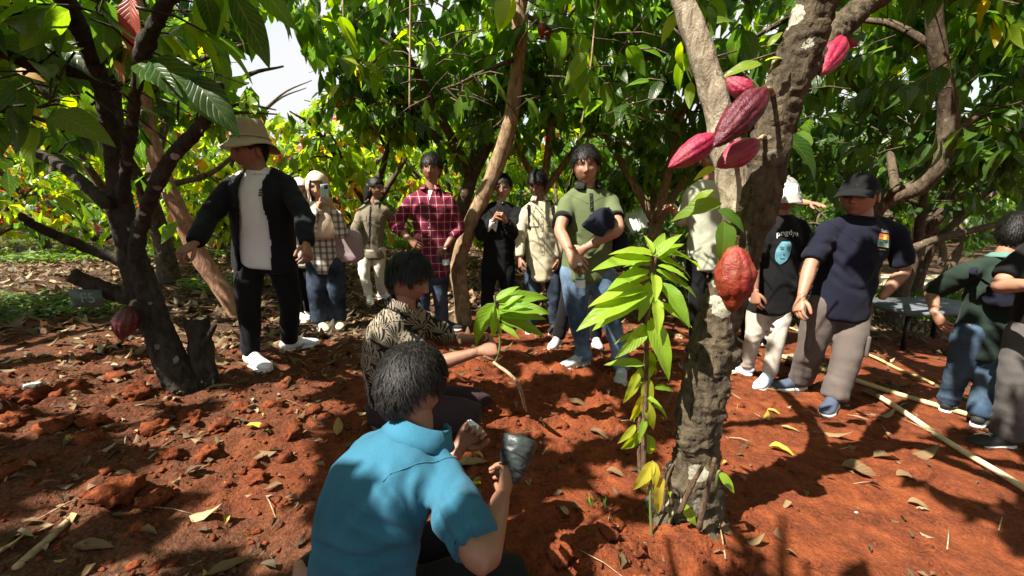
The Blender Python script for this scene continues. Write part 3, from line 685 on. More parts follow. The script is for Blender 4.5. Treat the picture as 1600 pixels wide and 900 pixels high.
_m.add(*tube(pxpath((215, 472, dA), (165, 452, dA - .05), (110, 430, dA - .12)), [.05, .042, .036], 14, .02, .14, 41, .05)[:2])
V, F = remesh(_m, .011, 2); V = V + normals_np(V, F) * (.008 * fbm(V * [9, 9, 6], 3, 161) + .005 * (1 - 2 * np.abs(vnoise(V * [22, 22, 40], 165))))[:, None]
obj('trunk', mesh_np('trunk', V, F, True), B_DARK, tA)
an, dd = limb_anchors(A_limbs[:4] + A_limbs[5:], 46, RA, .3, .45); l1, tw1 = sprays(an, dd, RA, (5, 8), (.2, .45), (.17, .27), (.0, .6))
an2 = np.array([P(px, py, d) for px, py, d in [(40, 40, 2.2), (20, 130, 2.4), (60, 180, 2.6), (130, 160, 2.0), (90, 240, 2.8), (20, 250, 2.6), (120, 60, 2.2), (330, 40, 2.4), (300, 90, 2.0),
        (270, 110, 1.9), (350, 160, 2.3), (310, 20, 2.6), (240, 190, 2.6), (60, 100, 1.9), (10, 10, 2.0), (230, 130, 2.8), (380, 40, 2.6), (110, 300, 3.2), (20, 300, 3.0), (240, 300, 3.2), (30, 200, 2.1),
        (90, 20, 2.6), (200, 10, 3.0), (250, 60, 3.2), (420, 30, 3.0), (470, 20, 3.0), (440, 60, 3.2)]])
l2, tw2 = sprays(np.repeat(an2, 4, 0) + RA.normal(0, .12, (108, 3)), RA.normal(0, 1, (108, 3)) * [1, 1, .4] + [0, 0, .1], RA, (4, 7), (.15, .35), (.14, .25), (.0, .62))
LA = keep_clear(cat_leaves([l1, l2]), 1.75, 4.0)

# --- the leaning tree of peeled pale bark in the middle
RC = np.random.default_rng(103); gC = G(722, 503); dC = gC[1]
tC = empty('cacao_tree', (gC[0], gC[1], gz(gC[0], gC[1])), 'pale bare leaning trunk in front of the person filming in black', 'tree')
limb(tC, pxpath((724, 512, dC), (722, 470, dC), (716, 415, dC), (738, 345, dC - .02), (772, 270, dC - .05), (795, 200, dC - .1), (808, 110, dC - .12), (815, 0, dC - .15), (826, -120, dC - .2)),
     [.098, .08, .083, .075, .078, .072, .068, .075, .07], B_TAN, 'trunk', 20, .02, .10, 13)
C_top = P(826, -120, dC - .2)
C_limbs = [np.array([C_top, C_top + [.3, -.5, .4], C_top + [.5, -1.4, .6]]), np.array([C_top, C_top + [-.6, -.1, .3], C_top + [-1.6, -.4, .5]]), np.array([C_top, C_top + [.7, .3, .3], C_top + [1.5, .5, .4]]),
           np.array(pxpath((812, 90, dC - .1), (760, 110, dC - .4), (720, 130, dC - .7), (690, 140, dC - .9))), np.array(pxpath((800, 170, dC - .1), (770, 200, dC + .6), (700, 230, dC + 1.2))),
           np.array(pxpath((815, 20, dC - .1), (880, 60, dC - .3), (930, 120, dC - .5)))]
for i, p in enumerate(C_limbs): limb(tC, p, np.linspace(.05, .012, len(p)) if i < 3 else np.linspace(.022, .007, len(p)), B_TAN if i < 3 else B_MID, 'branch', 9, .05, .12, 50 + i)
an, dd = limb_anchors(C_limbs, 60, RC, .3, .3); l1, tw3 = sprays(an, dd, RC, (5, 8), (.2, .45), (.18, .28), (.1, .8))
an2 = np.array([P(px, py, d) for px, py, d in [(700, 120, 3.0), (720, 150, 2.9), (690, 160, 3.1), (745, 130, 3.2), (660, 60, 3.6), (720, 60, 3.4), (760, 60, 3.2), (780, 150, 3.3), (600, 60, 3.6), (560, 40, 3.8), (540, 90, 4.0),
        (590, 100, 4.2), (640, 100, 4.0), (620, 20, 3.4), (500, 30, 3.6), (850, 120, 3.4), (870, 170, 3.6), (680, 20, 3.2), (560, 130, 4.4), (610, 150, 4.6), (520, 10, 3.2), (860, 40, 3.2), (830, 160, 3.2)]])
l2, tw4 = sprays(np.repeat(an2, 2, 0) + RC.normal(0, .1, (46, 3)), RC.normal(0, 1, (46, 3)) * [1, 1, .4], RC, (5, 8), (.15, .4), (.17, .27), (.05, .8))
LC = keep_clear(cat_leaves([l1, l2]))

# --- the forked tree with the red pods
RD = np.random.default_rng(105); gD = G(1078, 815); dD = gD[1]
tD = empty('cacao_tree', (gD[0], gD[1], gz(gD[0], gD[1])), 'forked cacao tree with big red pods in the right foreground', 'tree')
_tp = pxpath((1076, 850, dD), (1082, 790, dD), (1084, 720, dD), (1094, 640, dD), (1104, 575, dD + .01), (1122, 500, dD + .02), (1148, 420, dD + .03), (1162, 350, dD + .04), (1172, 300, dD + .05))
D_limbs = [pxpath((1158, 345, dD + .05), (1136, 240, dD + .06), (1118, 160, dD + .07), (1095, 80, dD + .08), (1062, -10, dD + .1), (1020, -130, dD + .1)),
           pxpath((1172, 350, dD + .03), (1203, 235, dD + .02), (1226, 140, dD), (1256, 60, dD - .02), (1285, -10, dD - .05), (1330, -120, dD - .1)),
           pxpath((1240, 130, dD + .05), (1275, 80, dD + .22), (1320, 35, dD + .4), (1375, -8, dD + .6), (1450, -50, dD + .8))]
_m = MB(); _m.add(*tube(_tp, [.140, .110, .092, .086, .080, .073, .071, .073, .074], 40, .02, .10, 23)[:2])
for i, (p, r) in enumerate(zip(D_limbs, [(.060, .052, .044, .041, .039, .037), (.076, .066, .060, .057, .055, .05), (.04, .050, .047, .041, .034)])):
    if i: _m.add(*tube(p, r, 26, .02, .08, 70 + i)[:2])
    else: limb(tD, p, r, B_PALE, 'branch', 30, .011, .14, 70, 'paler left-hand limb')
for (b, t, r) in ((1.5, 820, .07), (2.6, 845, .06), (3.6, 840, .065), (4.9, 850, .06), (5.8, 835, .055)):
    c = P(1080, 760, dD); e = c + np.array([math.cos(b) * .17, math.sin(b) * .17, 0]); e[2] = gz(e[0], e[1]) - .02; _m.add(*loft([c, (c + e) / 2 + [0, 0, -.03], e], [r, r * .8, r * .35], 14, None, .4, 10)[:2])
for (px, py, dx, r) in ((1128, 612, -.05, .040), (1142, 560, -.02, .036), (1075, 690, -.06, .040), (1122, 650, -.05, .045)): 
    c = P(px, py, dD + dx); d_, F_ = _grid(14, 10, 0); _m.add(c + d_ * r * [1, .8, 1.2], F_)
V, F = remesh(_m, .009, 2); _nn = normals_np(V, F); _lowm = sstep(.85, .2, V[:, 2])
V = V + _nn * (.012 * fbm(V * [9, 9, 7], 3, 61) * (1 + 1.2 * _lowm) + .008 * (1 - 2 * np.abs(vnoise(V * [11, 11, 19] + .3 * vnoise(V * 5, 9)[:, None], 62))) * _lowm + .006 * (1 - 2 * np.abs(vnoise(V * [24, 24, 75], 65))) + .003 * vnoise(V * 80, 63))[:, None]
obj('trunk', mesh_np('trunk', V, F, True), B_POD, tD)
_t = [q[-1] for q in D_limbs]
D_up = [np.array([_t[0], _t[0] + [-.7, -.3, .5], _t[0] + [-1.8, -.6, .9]]), np.array([_t[0], _t[0] + [-.2, .5, .5], _t[0] + [-.6, 1.6, .8]]), np.array([_t[1], _t[1] + [.4, -.5, .5], _t[1] + [1.2, -1.0, .9]]),
        np.array([_t[1], _t[1] + [-.2, -.9, .6], _t[1] + [-.8, -2.0, 1.0]]), np.array([_t[2], _t[2] + [.7, .5, .3], _t[2] + [1.6, .8, .4]]), np.array([_t[2], _t[2] + [.2, 1.0, .3], _t[2] + [.2, 2.0, .4]])]
for i, p in enumerate(D_up): limb(tD, p, [.05, .035, .015], B_POD, 'branch', 9, .06, .1, 80 + i)
an, dd = limb_anchors(D_up, 70, RD, .4, .2); l1, tw5 = sprays(an, dd, RD, (5, 9), (.2, .5), (.18, .28), (.1, .8))
an2 = np.array([P(px, py, d) for px, py, d in [(1000, 30, 2.8), (960, 60, 3.0), (1020, 70, 2.9), (930, 20, 2.8), (900, 80, 3.4), (980, 110, 3.2), (1040, 120, 3.0), (950, 150, 3.4), (1010, 170, 3.3), (905, 150, 3.8), (1120, 20, 2.6),
        (1170, 30, 2.4), (1190, 60, 2.4), (1060, 180, 3.2), (880, 20, 3.2), (1040, 20, 2.6), (1160, 90, 3.0), (890, 200, 4.2), (985, 200, 4.0), (1225, 20, 3.0)]])
l2, tw6 = sprays(np.repeat(an2, 2, 0) + RD.normal(0, .1, (40, 3)), RD.normal(0, 1, (40, 3)) * [1, 1, .4], RD, (4, 8), (.15, .4), (.17, .27), (.05, .75))
LD = keep_clear(cat_leaves([l1, l2])); k = np.linalg.norm(LD[0][:, :2] - gD[:2], axis=1) > .45; k |= LD[0][:, 2] > 2.3; LD = [q[k] for q in LD]

# --- right-hand trees with crooked limbs
RE = np.random.default_rng(107); dE = 4.1; gE = P(1330, 480, dE); gE[2] = gz(gE[0], gE[1])
tE = empty('cacao_tree', gE, 'dark crooked cacao limb arching up behind the man in the black cap', 'tree')
limb(tE, [gE - [0, 0, .05], P(1325, 400, dE), P(1350, 335, dE)], [.1, .085, .08], B_MID, 'trunk', 12, .04, .13, 90)
E_limbs = [pxpath((1350, 335, dE), (1385, 312, dE - .1), (1435, 292, dE - .2), (1470, 250, dE - .3), (1482, 180, dE - .3), (1466, 90, dE - .35), (1462, 0, dE - .4), (1490, -80, dE - .5)),
           pxpath((1385, 315, dE - .1), (1395, 300, dE - .3), (1412, 292, dE - .4)), pxpath((1340, 360, dE), (1400, 395, dE + .2), (1460, 375, dE + .3), (1560, 350, dE + .5)),
           pxpath((1480, 215, dE - .3), (1530, 180, dE), (1600, 160, dE + .3)), pxpath((1466, 80, dE - .35), (1400, 40, dE - .2), (1340, 30, dE)), pxpath((1462, 10, dE - .4), (1540, -20, dE - .3), (1640, 20, dE - .2)),
           pxpath((1400, 300, dE), (1380, 200, dE + .5), (1330, 130, dE + .8), (1290, 100, dE + 1))]
for i, (p, r) in enumerate(zip(E_limbs, [(.085, .08, .075, .075, .07, .062, .058, .05), (.04, .03, .02), (.05, .045, .04, .03), (.04, .03, .02), (.035, .03, .02), (.035, .03, .02), (.04, .03, .025, .015)])):
    limb(tE, p, r, B_MID, 'branch', 12, .04, .13, 91 + i)
an, dd = limb_anchors(E_limbs[3:] + E_limbs[:1], 60, RE, .5, .3); l1, tw7 = sprays(an, dd, RE, (5, 9), (.25, .5), (.18, .28), (.0, .5))
_e = RE.uniform([1230, -20, 3.0], [1640, 250, 6.0], (85, 3)); an2 = np.array([P(*q) for q in _e])
l2, tw8 = sprays(an2, RE.normal(0, 1, (85, 3)) * [1, 1, .4], RE, (5, 8), (.2, .45), (.18, .28), (.0, .40))
LE = cat_leaves([l1, l2]); k = LE[0][:, 2] > 1.62; LE = [q[k] for q in LE]; LE = keep_clear(LE, 1.8)
gF = G(1690, 505)
tF = empty('cacao_tree', (gF[0], gF[1], gz(gF[0], gF[1])), 'crooked trunk with pale patches at the right edge', 'tree')
dF = gF[1]
F_limbs = [pxpath((1690, 515, dF), (1660, 420, dF), (1610, 325, dF), (1560, 268, dF), (1545, 225, dF), (1560, 150, dF), (1562, 60, dF), (1550, -60, dF)), pxpath((1545, 235, dF), (1490, 245, dF + .2), (1440, 225, dF + .5)), pxpath((1556, 170, dF), (1600, 120, dF - .3), (1660, 90, dF - .5))]
for i, (p, r) in enumerate(zip(F_limbs, [(.12, .1, .095, .085, .08, .07, .06, .05), (.035, .03, .02), (.04, .03, .02)])): limb(tF, p, r, B_TAN if i == 0 else B_MID, 'trunk' if i == 0 else 'branch', 12, .04, .13, 110 + i)
an, dd = limb_anchors(F_limbs, 40, RE, .5, .5); LF, tw9 = sprays(an, dd, RE, (5, 9), (.25, .5), (.18, .28), (.0, .55)); k = LF[0][:, 2] > 1.5; LF = keep_clear([q[k] for q in LF])

# --- the pinkish trunk leaning left behind the man in the bucket hat
gB = G(372, 488); dB = gB[1]
tB = empty('cacao_tree', (gB[0], gB[1], gz(gB[0], gB[1])), 'slanting pinkish brown trunk behind the man in the bucket hat', 'tree')
B_limbs = [pxpath((378, 496, dB), (350, 455, dB), (312, 400, dB - .02), (280, 330, dB - .05), (255, 275, dB - .05), (232, 200, dB - .05), (222, 110, dB), (215, 20, dB), (205, -60, dB)),
           pxpath((262, 290, dB), (330, 270, dB + .3), (380, 230, dB + .6)), pxpath((226, 150, dB), (300, 100, dB + .2), (380, 70, dB + .2))]
for i, (p, r) in enumerate(zip(B_limbs, [(.095, .085, .08, .075, .07, .06, .055, .05, .04), (.03, .025, .015), (.03, .025, .015)])): limb(tB, p, r, B_PINK if i == 0 else B_MID, 'trunk' if i == 0 else 'branch', 14, .03, .10, 120 + i)
an, dd = limb_anchors([B_limbs[0][4:], B_limbs[2]], 26, RA, .4, .3); LB, tw10 = sprays(an, dd, RA, (5, 8), (.2, .4), (.16, .25), (.2, .85)); LB = keep_clear(LB)

# --- two more trees of the row, behind and left of the viewer: their crowns shade the place
def shade_tree(x, y, label, seed):
    R = np.random.default_rng(seed); z = gz(x, y); r = empty('cacao_tree', (x, y, z), label, 'tree', 'trees of the near row outside the view')
    limb(r, [[x, y, z - .1], [x + .05, y, z + .7], [x, y + .05, z + 1.5]], [.14, .11, .1], B_MID, 'trunk', 12, .06, .14, seed); return r
tS = [shade_tree(-1.6, -1.3, 'cacao tree of the near row standing behind the viewer on the left', 301), shade_tree(-4.6, 0.9, 'cacao tree of the near row left of the number-plate tree', 302),
      shade_tree(1.5, -1.6, 'cacao tree of the near row standing behind the viewer on the right', 303), shade_tree(-4.8, -2.2, 'cacao tree of the near row farthest back on the left', 304),
      shade_tree(4.4, -.9, 'cacao tree of the near row right of the viewer', 305), shade_tree(5.6, 2.6, 'cacao tree of the near row beyond the right picture edge', 306)]
RS = np.random.default_rng(77); NS = 4500
_c = RS.uniform([-7.2, -1.9, 2.75], [6.5, 6.2, 4.4], (NS, 3))
_c = _c[(fbm(_c * [.8, .8, .5], 2, 88) > -0.40)]
_c = np.vstack([_c, RS.uniform([-5.8, -.9, 2.75], [-1.0, 2.3, 4.4], (1300, 3))])
_rt = [tA, tC, tD, tE] + tS; _rp = np.array([[-1.9, 2.6], [0.0, 4.2], [.8, 1.2], [2.8, 4.2], [-1.6, -1.3], [-4.6, .9], [1.5, -1.6], [-4.8, -2.2], [4.4, -.9], [5.6, 2.6]])
_own = np.argmin(np.linalg.norm(_c[:, None, :2] - _rp[None], axis=2), axis=1)
_extra = {}
for i, root in enumerate(_rt):
    c = _c[_own == i]
    if not len(c): continue
    R = np.random.default_rng(400 + i); out = c - np.array([_rp[i][0], _rp[i][1], 2.5]); out[:, 2] *= .3
    A, tw = sprays(c, nrm(out) + R.normal(0, .5, c.shape), R, (7, 11), (.3, .6), (.2, .3), (.05, .7)); _extra[i] = A
    st = np.array([_rp[i][0], _rp[i][1], 1.4 + gz(*_rp[i])]) if i > 3 else None
    if i > 3:
        for q in range(6):
            e = c[R.integers(len(c))]; m = (st + e) / 2 + [0, 0, .4]; limb(root, [st, m, e], [.06, .04, .012], B_MID, 'branch', 8, .1, .12, q)
def high(A):
    """the shading crowns stay above the view: nothing of them hangs down to eye level"""
    k = (A[0][:, 2] - A[3] > 2.35) | (A[0][:, 1] < 0.0); return [q[k] for q in A]
for i in range(4): 
    if i in _extra: _extra[i] = keep_clear(high(_extra[i]))
add_foliage(tA, cat_leaves([LA, _extra.get(0, LA)]) if 0 in _extra else LA, 150, M_LEAF, T_MID); twig_mesh(tA, [t for t in tw1 + tw2 if t[0][2] > 1.5 and not (-.66 < t[0][0] / t[0][1] < -.38)], B_DARK)
add_foliage(tC, cat_leaves([LC, _extra[1]]) if 1 in _extra else LC, 130, M_LEAF, T_MID); twig_mesh(tC, [t for t in tw3 + tw4 if t[0][2] > 1.9], B_MID)
add_foliage(tD, cat_leaves([LD, _extra[2]]) if 2 in _extra else LD, 130, M_LEAF, T_MID); twig_mesh(tD, [t for t in tw5 + tw6 if t[0][2] > 1.9], B_MID)
add_foliage(tE, cat_leaves([LE, _extra[3]]) if 3 in _extra else LE, 150, M_LEAF, T_MID); twig_mesh(tE, [t for t in tw7 + tw8 if t[0][2] > 1.75], B_MID)
add_foliage(tF, LF, 60, M_LEAF, T_MID); twig_mesh(tF, tw9, B_MID)
add_foliage(tB, LB, 60, M_LEAF, T_MID); twig_mesh(tB, tw10, B_MID)
for i in range(4, 10):
    if i in _extra: add_foliage(_rt[i], high(_extra[i]), 0, M_LEAF, T_FAR)

# --- trees of the rows behind the people
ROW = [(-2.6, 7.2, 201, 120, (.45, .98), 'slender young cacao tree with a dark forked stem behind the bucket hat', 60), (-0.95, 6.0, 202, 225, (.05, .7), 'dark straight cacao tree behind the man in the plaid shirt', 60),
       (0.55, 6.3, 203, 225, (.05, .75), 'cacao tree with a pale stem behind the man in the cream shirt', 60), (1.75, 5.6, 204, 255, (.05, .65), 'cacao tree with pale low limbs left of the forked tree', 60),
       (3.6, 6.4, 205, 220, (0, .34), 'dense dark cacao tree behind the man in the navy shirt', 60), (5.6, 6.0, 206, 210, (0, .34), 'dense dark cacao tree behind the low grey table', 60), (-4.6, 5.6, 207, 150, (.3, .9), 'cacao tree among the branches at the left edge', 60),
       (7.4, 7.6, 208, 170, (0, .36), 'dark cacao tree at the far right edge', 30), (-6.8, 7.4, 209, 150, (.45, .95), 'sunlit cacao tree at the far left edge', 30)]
_bk = {202: B_MID, 203: B_TAN, 204: B_TAN}
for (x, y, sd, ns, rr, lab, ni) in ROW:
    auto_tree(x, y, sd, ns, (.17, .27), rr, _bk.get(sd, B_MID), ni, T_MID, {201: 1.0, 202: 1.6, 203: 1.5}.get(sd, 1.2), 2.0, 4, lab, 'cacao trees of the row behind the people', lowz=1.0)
RB = np.random.default_rng(9); n = 0
FAR = []
for row, y in enumerate((9.2, 12.2, 15.5, 19.5, 24.0)):
    half = y * 1.15 + 2
    for x in np.arange(-half, half, 2.9 + .3 * row): FAR.append((x + RB.normal(0, .5), y + RB.normal(0, .5), row))
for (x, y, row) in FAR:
    left = x < 0.3 * y * .2; u = x / y  # left leaves get yellower: part of their sunlit look is put into the colour
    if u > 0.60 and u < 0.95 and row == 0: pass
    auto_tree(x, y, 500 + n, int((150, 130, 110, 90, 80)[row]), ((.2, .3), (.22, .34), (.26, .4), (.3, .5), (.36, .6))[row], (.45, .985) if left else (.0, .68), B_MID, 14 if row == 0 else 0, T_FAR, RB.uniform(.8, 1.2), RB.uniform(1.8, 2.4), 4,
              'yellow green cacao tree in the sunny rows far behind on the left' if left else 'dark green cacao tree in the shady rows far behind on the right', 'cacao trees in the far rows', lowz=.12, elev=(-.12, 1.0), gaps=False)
    n += 1
for q, (x, y) in enumerate([(-3.4, 8.4), (-5.2, 8.0), (-7.0, 8.8), (-9.0, 9.2), (-10.8, 8.6), (-1.6, 8.6), (2.6, 8.2), (4.6, 8.6), (-6.2, 10.6), (-8.4, 11.0), (-4.2, 10.8), (0.3, 8.9)]):
    auto_tree(x, y, 700 + q, 70, (.16, .26), (.4, .95) if x < 1 else (.05, .6), B_MID, 12, T_FAR, .3, 1.15, 5, 'low bushy cacao shrub filling the gap between the rows behind', 'low shrubs behind the people', lowz=.06, elev=(.1, 1.0), name='cacao_shrub', gaps=False)
R = np.random.default_rng(15); m = 9000; a = R.uniform(-1.0, 1.0, m); rr = R.uniform(29, 38, m)
_p = np.stack([rr * np.sin(a), rr * np.cos(a), R.uniform(0, 5.5, m)], -1)
_k = ~((np.abs(_p[:, 0] / _p[:, 1] + .5) < .13) & (_p[:, 2] > 4.4))
o = obj('distant_trees', bulk_leaves('distant_trees', T_FAR, _p[_k], leaf_mats(nrm(R.normal(0, 1, (m, 3)) + [0, 0, -.6]), R.normal(0, 1, (m, 3)), R.uniform(.7, 1.3, m))[_k], np.where(_p[:, 0] < 2, R.uniform(.4, .92, m), R.uniform(0, .6, m))[_k]), M_LEAF)  # sunlit look of the left side again partly put into yellower leaves
tag(o, 'far wood closing off the plantation at the back', 'trees', kind='stuff')

# ------------------------------------------------------------------ people
def mat_skin(name):
    k = NT(name); c = k.attr('skin').outputs['Color']; p = k.objco(); a = k.noise(22, 4, 0.6, p); f = k.noise(260, 3, 0.6, p)
    c = k.mix(k.math('MULTIPLY', k.ramp(a, [(0.35, (0, 0, 0)), (0.7, (1, 1, 1))]), 0.22), c, (0.27, 0.12, 0.075))
    n = k.bump(f, 0.25, 0.002)
    return k.done(k.principled(c, 0.5, 0.4, n, Subsurface_Weight=0.06, Subsurface_Scale=0.01))
M_SKIN = mat_skin('skin')
def mat_hair(name, a, b, sc=1.0):
    k = NT(name); r = k.attr('rnd').outputs['Fac']; c = k.ramp(r, [(0.0, a), (1.0, b)])
    return k.done(k.principled(c, 0.5, 0.28, k.bump(k.noise(420, 2, 0.6, k.objco()), 0.4, 0.003)))
M_HAIR = mat_hair('black_hair', (0.003, 0.0026, 0.0024), (0.012, 0.010, 0.009))
M_DARKHAIR = mat_hair('dark_hair', (0.003, 0.0026, 0.0023), (0.030, 0.026, 0.024))  # strands range from black to a slightly lighter tone
SK_D = (0.245, 0.122, 0.076); SK_M = (0.33, 0.175, 0.112); SK_L = (0.43, 0.26, 0.18)

def axes_from(yaw, pitch, roll=0.0):
    """yaw 0 looks at the viewer, + turns to the picture's right; pitch + looks up; rows side, forward, up"""
    y, p = math.radians(yaw), math.radians(pitch)
    f = np.array([math.sin(y) * math.cos(p), -math.cos(y) * math.cos(p), math.sin(p)])
    s = nrm(np.cross(f, [0, 0, 1.0])); u = np.cross(s, f); r = math.radians(roll)
    s, u = s * math.cos(r) + u * math.sin(r), u * math.cos(r) - s * math.sin(r)
    return np.stack([s, f, u])
def head_base(d, fat=1.0):
    p = d * [.077 * fat, .098, .118]; z = p[:, 2]; k = np.clip(-z / .118, 0, 1); up = np.clip(z / .118, 0, 1)
    p[:, 0] *= 1 - (.30 - .14 * (fat - 1) * 5) * k ** 1.4
    p[:, 1] = np.where(p[:, 1] > 0, p[:, 1] * (1 - .10 * k) - .004 * up, p[:, 1] * (1 - .42 * k ** 1.3) - .006 * up)
    return p
def make_head(c, A, skin, size=1.0, fat=1.0):
    d, F = _grid(64, 50); p = head_base(d, fat); x, y, z = p[:, 0].copy(), p[:, 1].copy(), p[:, 2].copy(); fm = sstep(.02, .05, y)
    g = lambda x0, z0, sx, sz: np.exp(-((x - x0) / sx) ** 2 - ((z - z0) / sz) ** 2)
    g2 = lambda x0, z0, sx, sz: g(x0, z0, sx, sz) + g(-x0, z0, sx, sz)
    dy = (.021 * g(0, -.022, .012, .014) + .013 * g(0, .004, .009, .022) + .007 * g2(.013, -.027, .008, .008) + .006 * g2(.028, .031, .022, .008) - .012 * g2(.031, .012, .018, .012)
          + .005 * g2(.031, .010, .011, .007) + .007 * g(0, -.051, .022, .006) + .007 * g(0, -.064, .018, .007) - .004 * g(0, -.0575, .02, .003) + .009 * g(0, -.092, .022, .014) + .005 * g2(.046, -.016, .02, .022) - .004 * g(0, -.078, .02, .006))
    p[:, 1] += dy * fm
    sk = np.array(skin); col = np.tile(sk, (len(p), 1))
    def paint(w, cc):
        nonlocal col; w = np.clip(w * fm, 0, 1)[:, None]; col = col * (1 - w) + np.array(cc) * w
    paint(.35 * g2(.045, -.02, .025, .022), sk * [1.15, .9, .85]); paint(.5 * g2(.031, .012, .022, .014), sk * .55)
    paint(1.5 * g2(.032, .034 - 0 * x, .020, .0048), (.01, .008, .007)); paint(1.1 * g2(.031, .011, .015, .0052), (.30, .26, .24)); paint(1.5 * g2(.031, .011, .0065, .0055), (.008, .006, .005))
    paint(1.2 * g2(.031, .017, .017, .0022), (.012, .009, .008)); paint(.9 * g(0, -.052, .022, .005) + .9 * g(0, -.063, .018, .006), sk * [.95, .55, .55]); paint(1.3 * g(0, -.0575, .021, .0018), sk * .25); paint(1.2 * g2(.008, -.034, .004, .003), sk * .2)
    V = [p]; FF = list(F); CC = [col]; n = len(p)
    ed, eF = _grid(14, 10, 0)
    for s in (-1, 1):
        e = ed * [.009, .018, .031]; e[:, 0] -= .006 * np.exp(-(ed[:, 1] ** 2 + ed[:, 2] ** 2) * 3) * (ed[:, 0] > 0); e[:, 1] -= .25 * e[:, 2] * -1 * .3
        e = e + [.083 * fat, -.012, -.004]; e[:, 0] *= s
        V.append(e); CC.append(np.tile(sk * [1.02, .88, .85], (len(e), 1))); FF += [f + n for f in (eF if s > 0 else [q[:, ::-1] for q in eF])]; n += len(e)
    W = np.concatenate(V) * size @ A + c
    return W, FF, np.concatenate(CC)
HL = ([0, .5, .9, 1.15, 1.45, 1.7, 2.1, 2.6, 3.15], [.062, .058, .040, .005, .015, .030, -.030, -.070, -.078])
def make_hair(c, A, R, size=1.0, fat=1.0, th=.015, tufts=500, top=1.0, messy=1.0, length=.035, fringe=0.0, shades=(0, 1), low=0.0, wide=.0013):
    d, F = _grid(60, 44, 0.2); p = head_base(d, fat); az = np.arctan2(np.abs(p[:, 0]), p[:, 1])
    hl = np.interp(az, *HL) - fringe * (az < .9) - low * (az > 1.6); m = sstep(hl - .006, hl + .010, p[:, 2])
    nz = fbm(p * [42, 42, 30], 2, 8); t = th * (.75 + .6 * top * np.clip(p[:, 2] / .1, 0, 1)) * (1 + .28 * messy * nz)
    q = p + d * (np.where(m > 0, m * t, 0) - .012 * (1 - m))[:, None] + d * (.003 * vnoise(p * [240, 60, 240], 9) * m)[:, None]
    mb = MB(); rn = np.clip(.25 + .5 * vnoise(p * 130, 4), 0, 1) * (shades[1] - shades[0]) + shades[0]
    W = q * size @ A + c; mb.add(W, F, rn)
    ok = np.where(m > .6)[0]; w = np.sin(np.arccos(np.clip(d[ok, 2], -1, 1))) + .05; idx = R.choice(ok, tufts, p=w / w.sum())
    wh = np.array([.01, -.045, .115]); o = q[idx]; tg = o - wh + R.normal(0, .012 * messy, o.shape); nn = d[idx]; tg = nrm(tg - nn * (tg * nn).sum(1, keepdims=True))
    curl = np.cross(nn, tg) * R.normal(.10, .13 * messy, (tufts, 1)); L = R.uniform(.6, 1.3, tufts)[:, None] * length
    p0 = o - nn * .003; p1 = o + (tg + curl * .5) * L * .5 + nn * .0045 * messy; p2 = o + (tg + curl * 1.3) * L + nn * (.002 * messy) - nn * (L * L * 3.5)
    sd = np.cross(nn, tg) * wide * R.uniform(.7, 1.6, (tufts, 1))
    S = np.stack([p0 - sd, p0 + sd, p1 - sd * .9, p1 + sd * .9, p2], 1).reshape(-1, 3) * size @ A + c; b = np.arange(tufts)[:, None] * 5
    mb.add(S, [b + [0, 1, 3, 2], b + [2, 3, 4]], np.repeat(R.uniform(*shades, tufts) ** 1.6, 5))
    return mb
def add_hand(mb, wrist, D, N, ts=1, size=1.0, curl=.5, thumb=.6, spread=.12, curls=None, nails=False):
    """palm with four bent fingers and a thumb; D finger direction, N the way the palm faces, ts the side of the thumb"""
    D = nrm(D); N = nrm(N - D * (N @ D)); S = np.cross(D, N) * ts; sz = size
    rot = lambda a, b, ang: a * math.cos(ang) + b * math.sin(ang)
    pts = [wrist - D * .02 * sz, wrist + D * .012 * sz, wrist + D * .045 * sz, wrist + D * .078 * sz, wrist + D * .092 * sz]
    V, F, _ = loft(pts, np.array([[.026, .021], [.030, .020], [.041, .019], [.043, .016], [.038, .012]]) * sz, 16, S, .4, 12); mb.add(V, F)
    for i, (o, l) in enumerate(zip((.031, .0105, -.0105, -.030), (.074, .084, .078, .060))):
        c = curls[i] if curls else curl * (1 + .1 * i); b = wrist + (D * (.080 - .006 * abs(i - 1.2)) + S * o) * sz; d = nrm(D + S * spread * (1.5 - i) * .5); q = [b, ]; ang = 0
        for fr, a in zip((.46, .30, .24), (c * .85, c * 1.05, c * .7)):
            ang += a; q.append(q[-1] + rot(d, N, ang) * l * fr * sz)
        q.insert(0, b - D * .012 * sz); V, F, _ = loft(q, np.array([.0095, .0098, .0088, .0078, .0062]) * sz, 9, S, .7, 11); mb.add(V, F)
    b = wrist + (D * .022 + S * .022 + N * .006) * sz; d1 = nrm(D * .62 + S * (.75 * thumb + .15) + N * .35); d2 = nrm(D * .85 + S * .35 * thumb + N * (.35 + .3 * curl)); d3 = nrm(D * .9 + N * (.3 + .5 * curl))
    q = [b, b + d1 * .036 * sz, b + d1 * .036 * sz + d2 * .032 * sz, b + d1 * .036 * sz + d2 * .032 * sz + d3 * .024 * sz]
    V, F, _ = loft(q, np.array([.0155, .0125, .0105, .0075]) * sz, 10, S, .7, 11); mb.add(V, F)
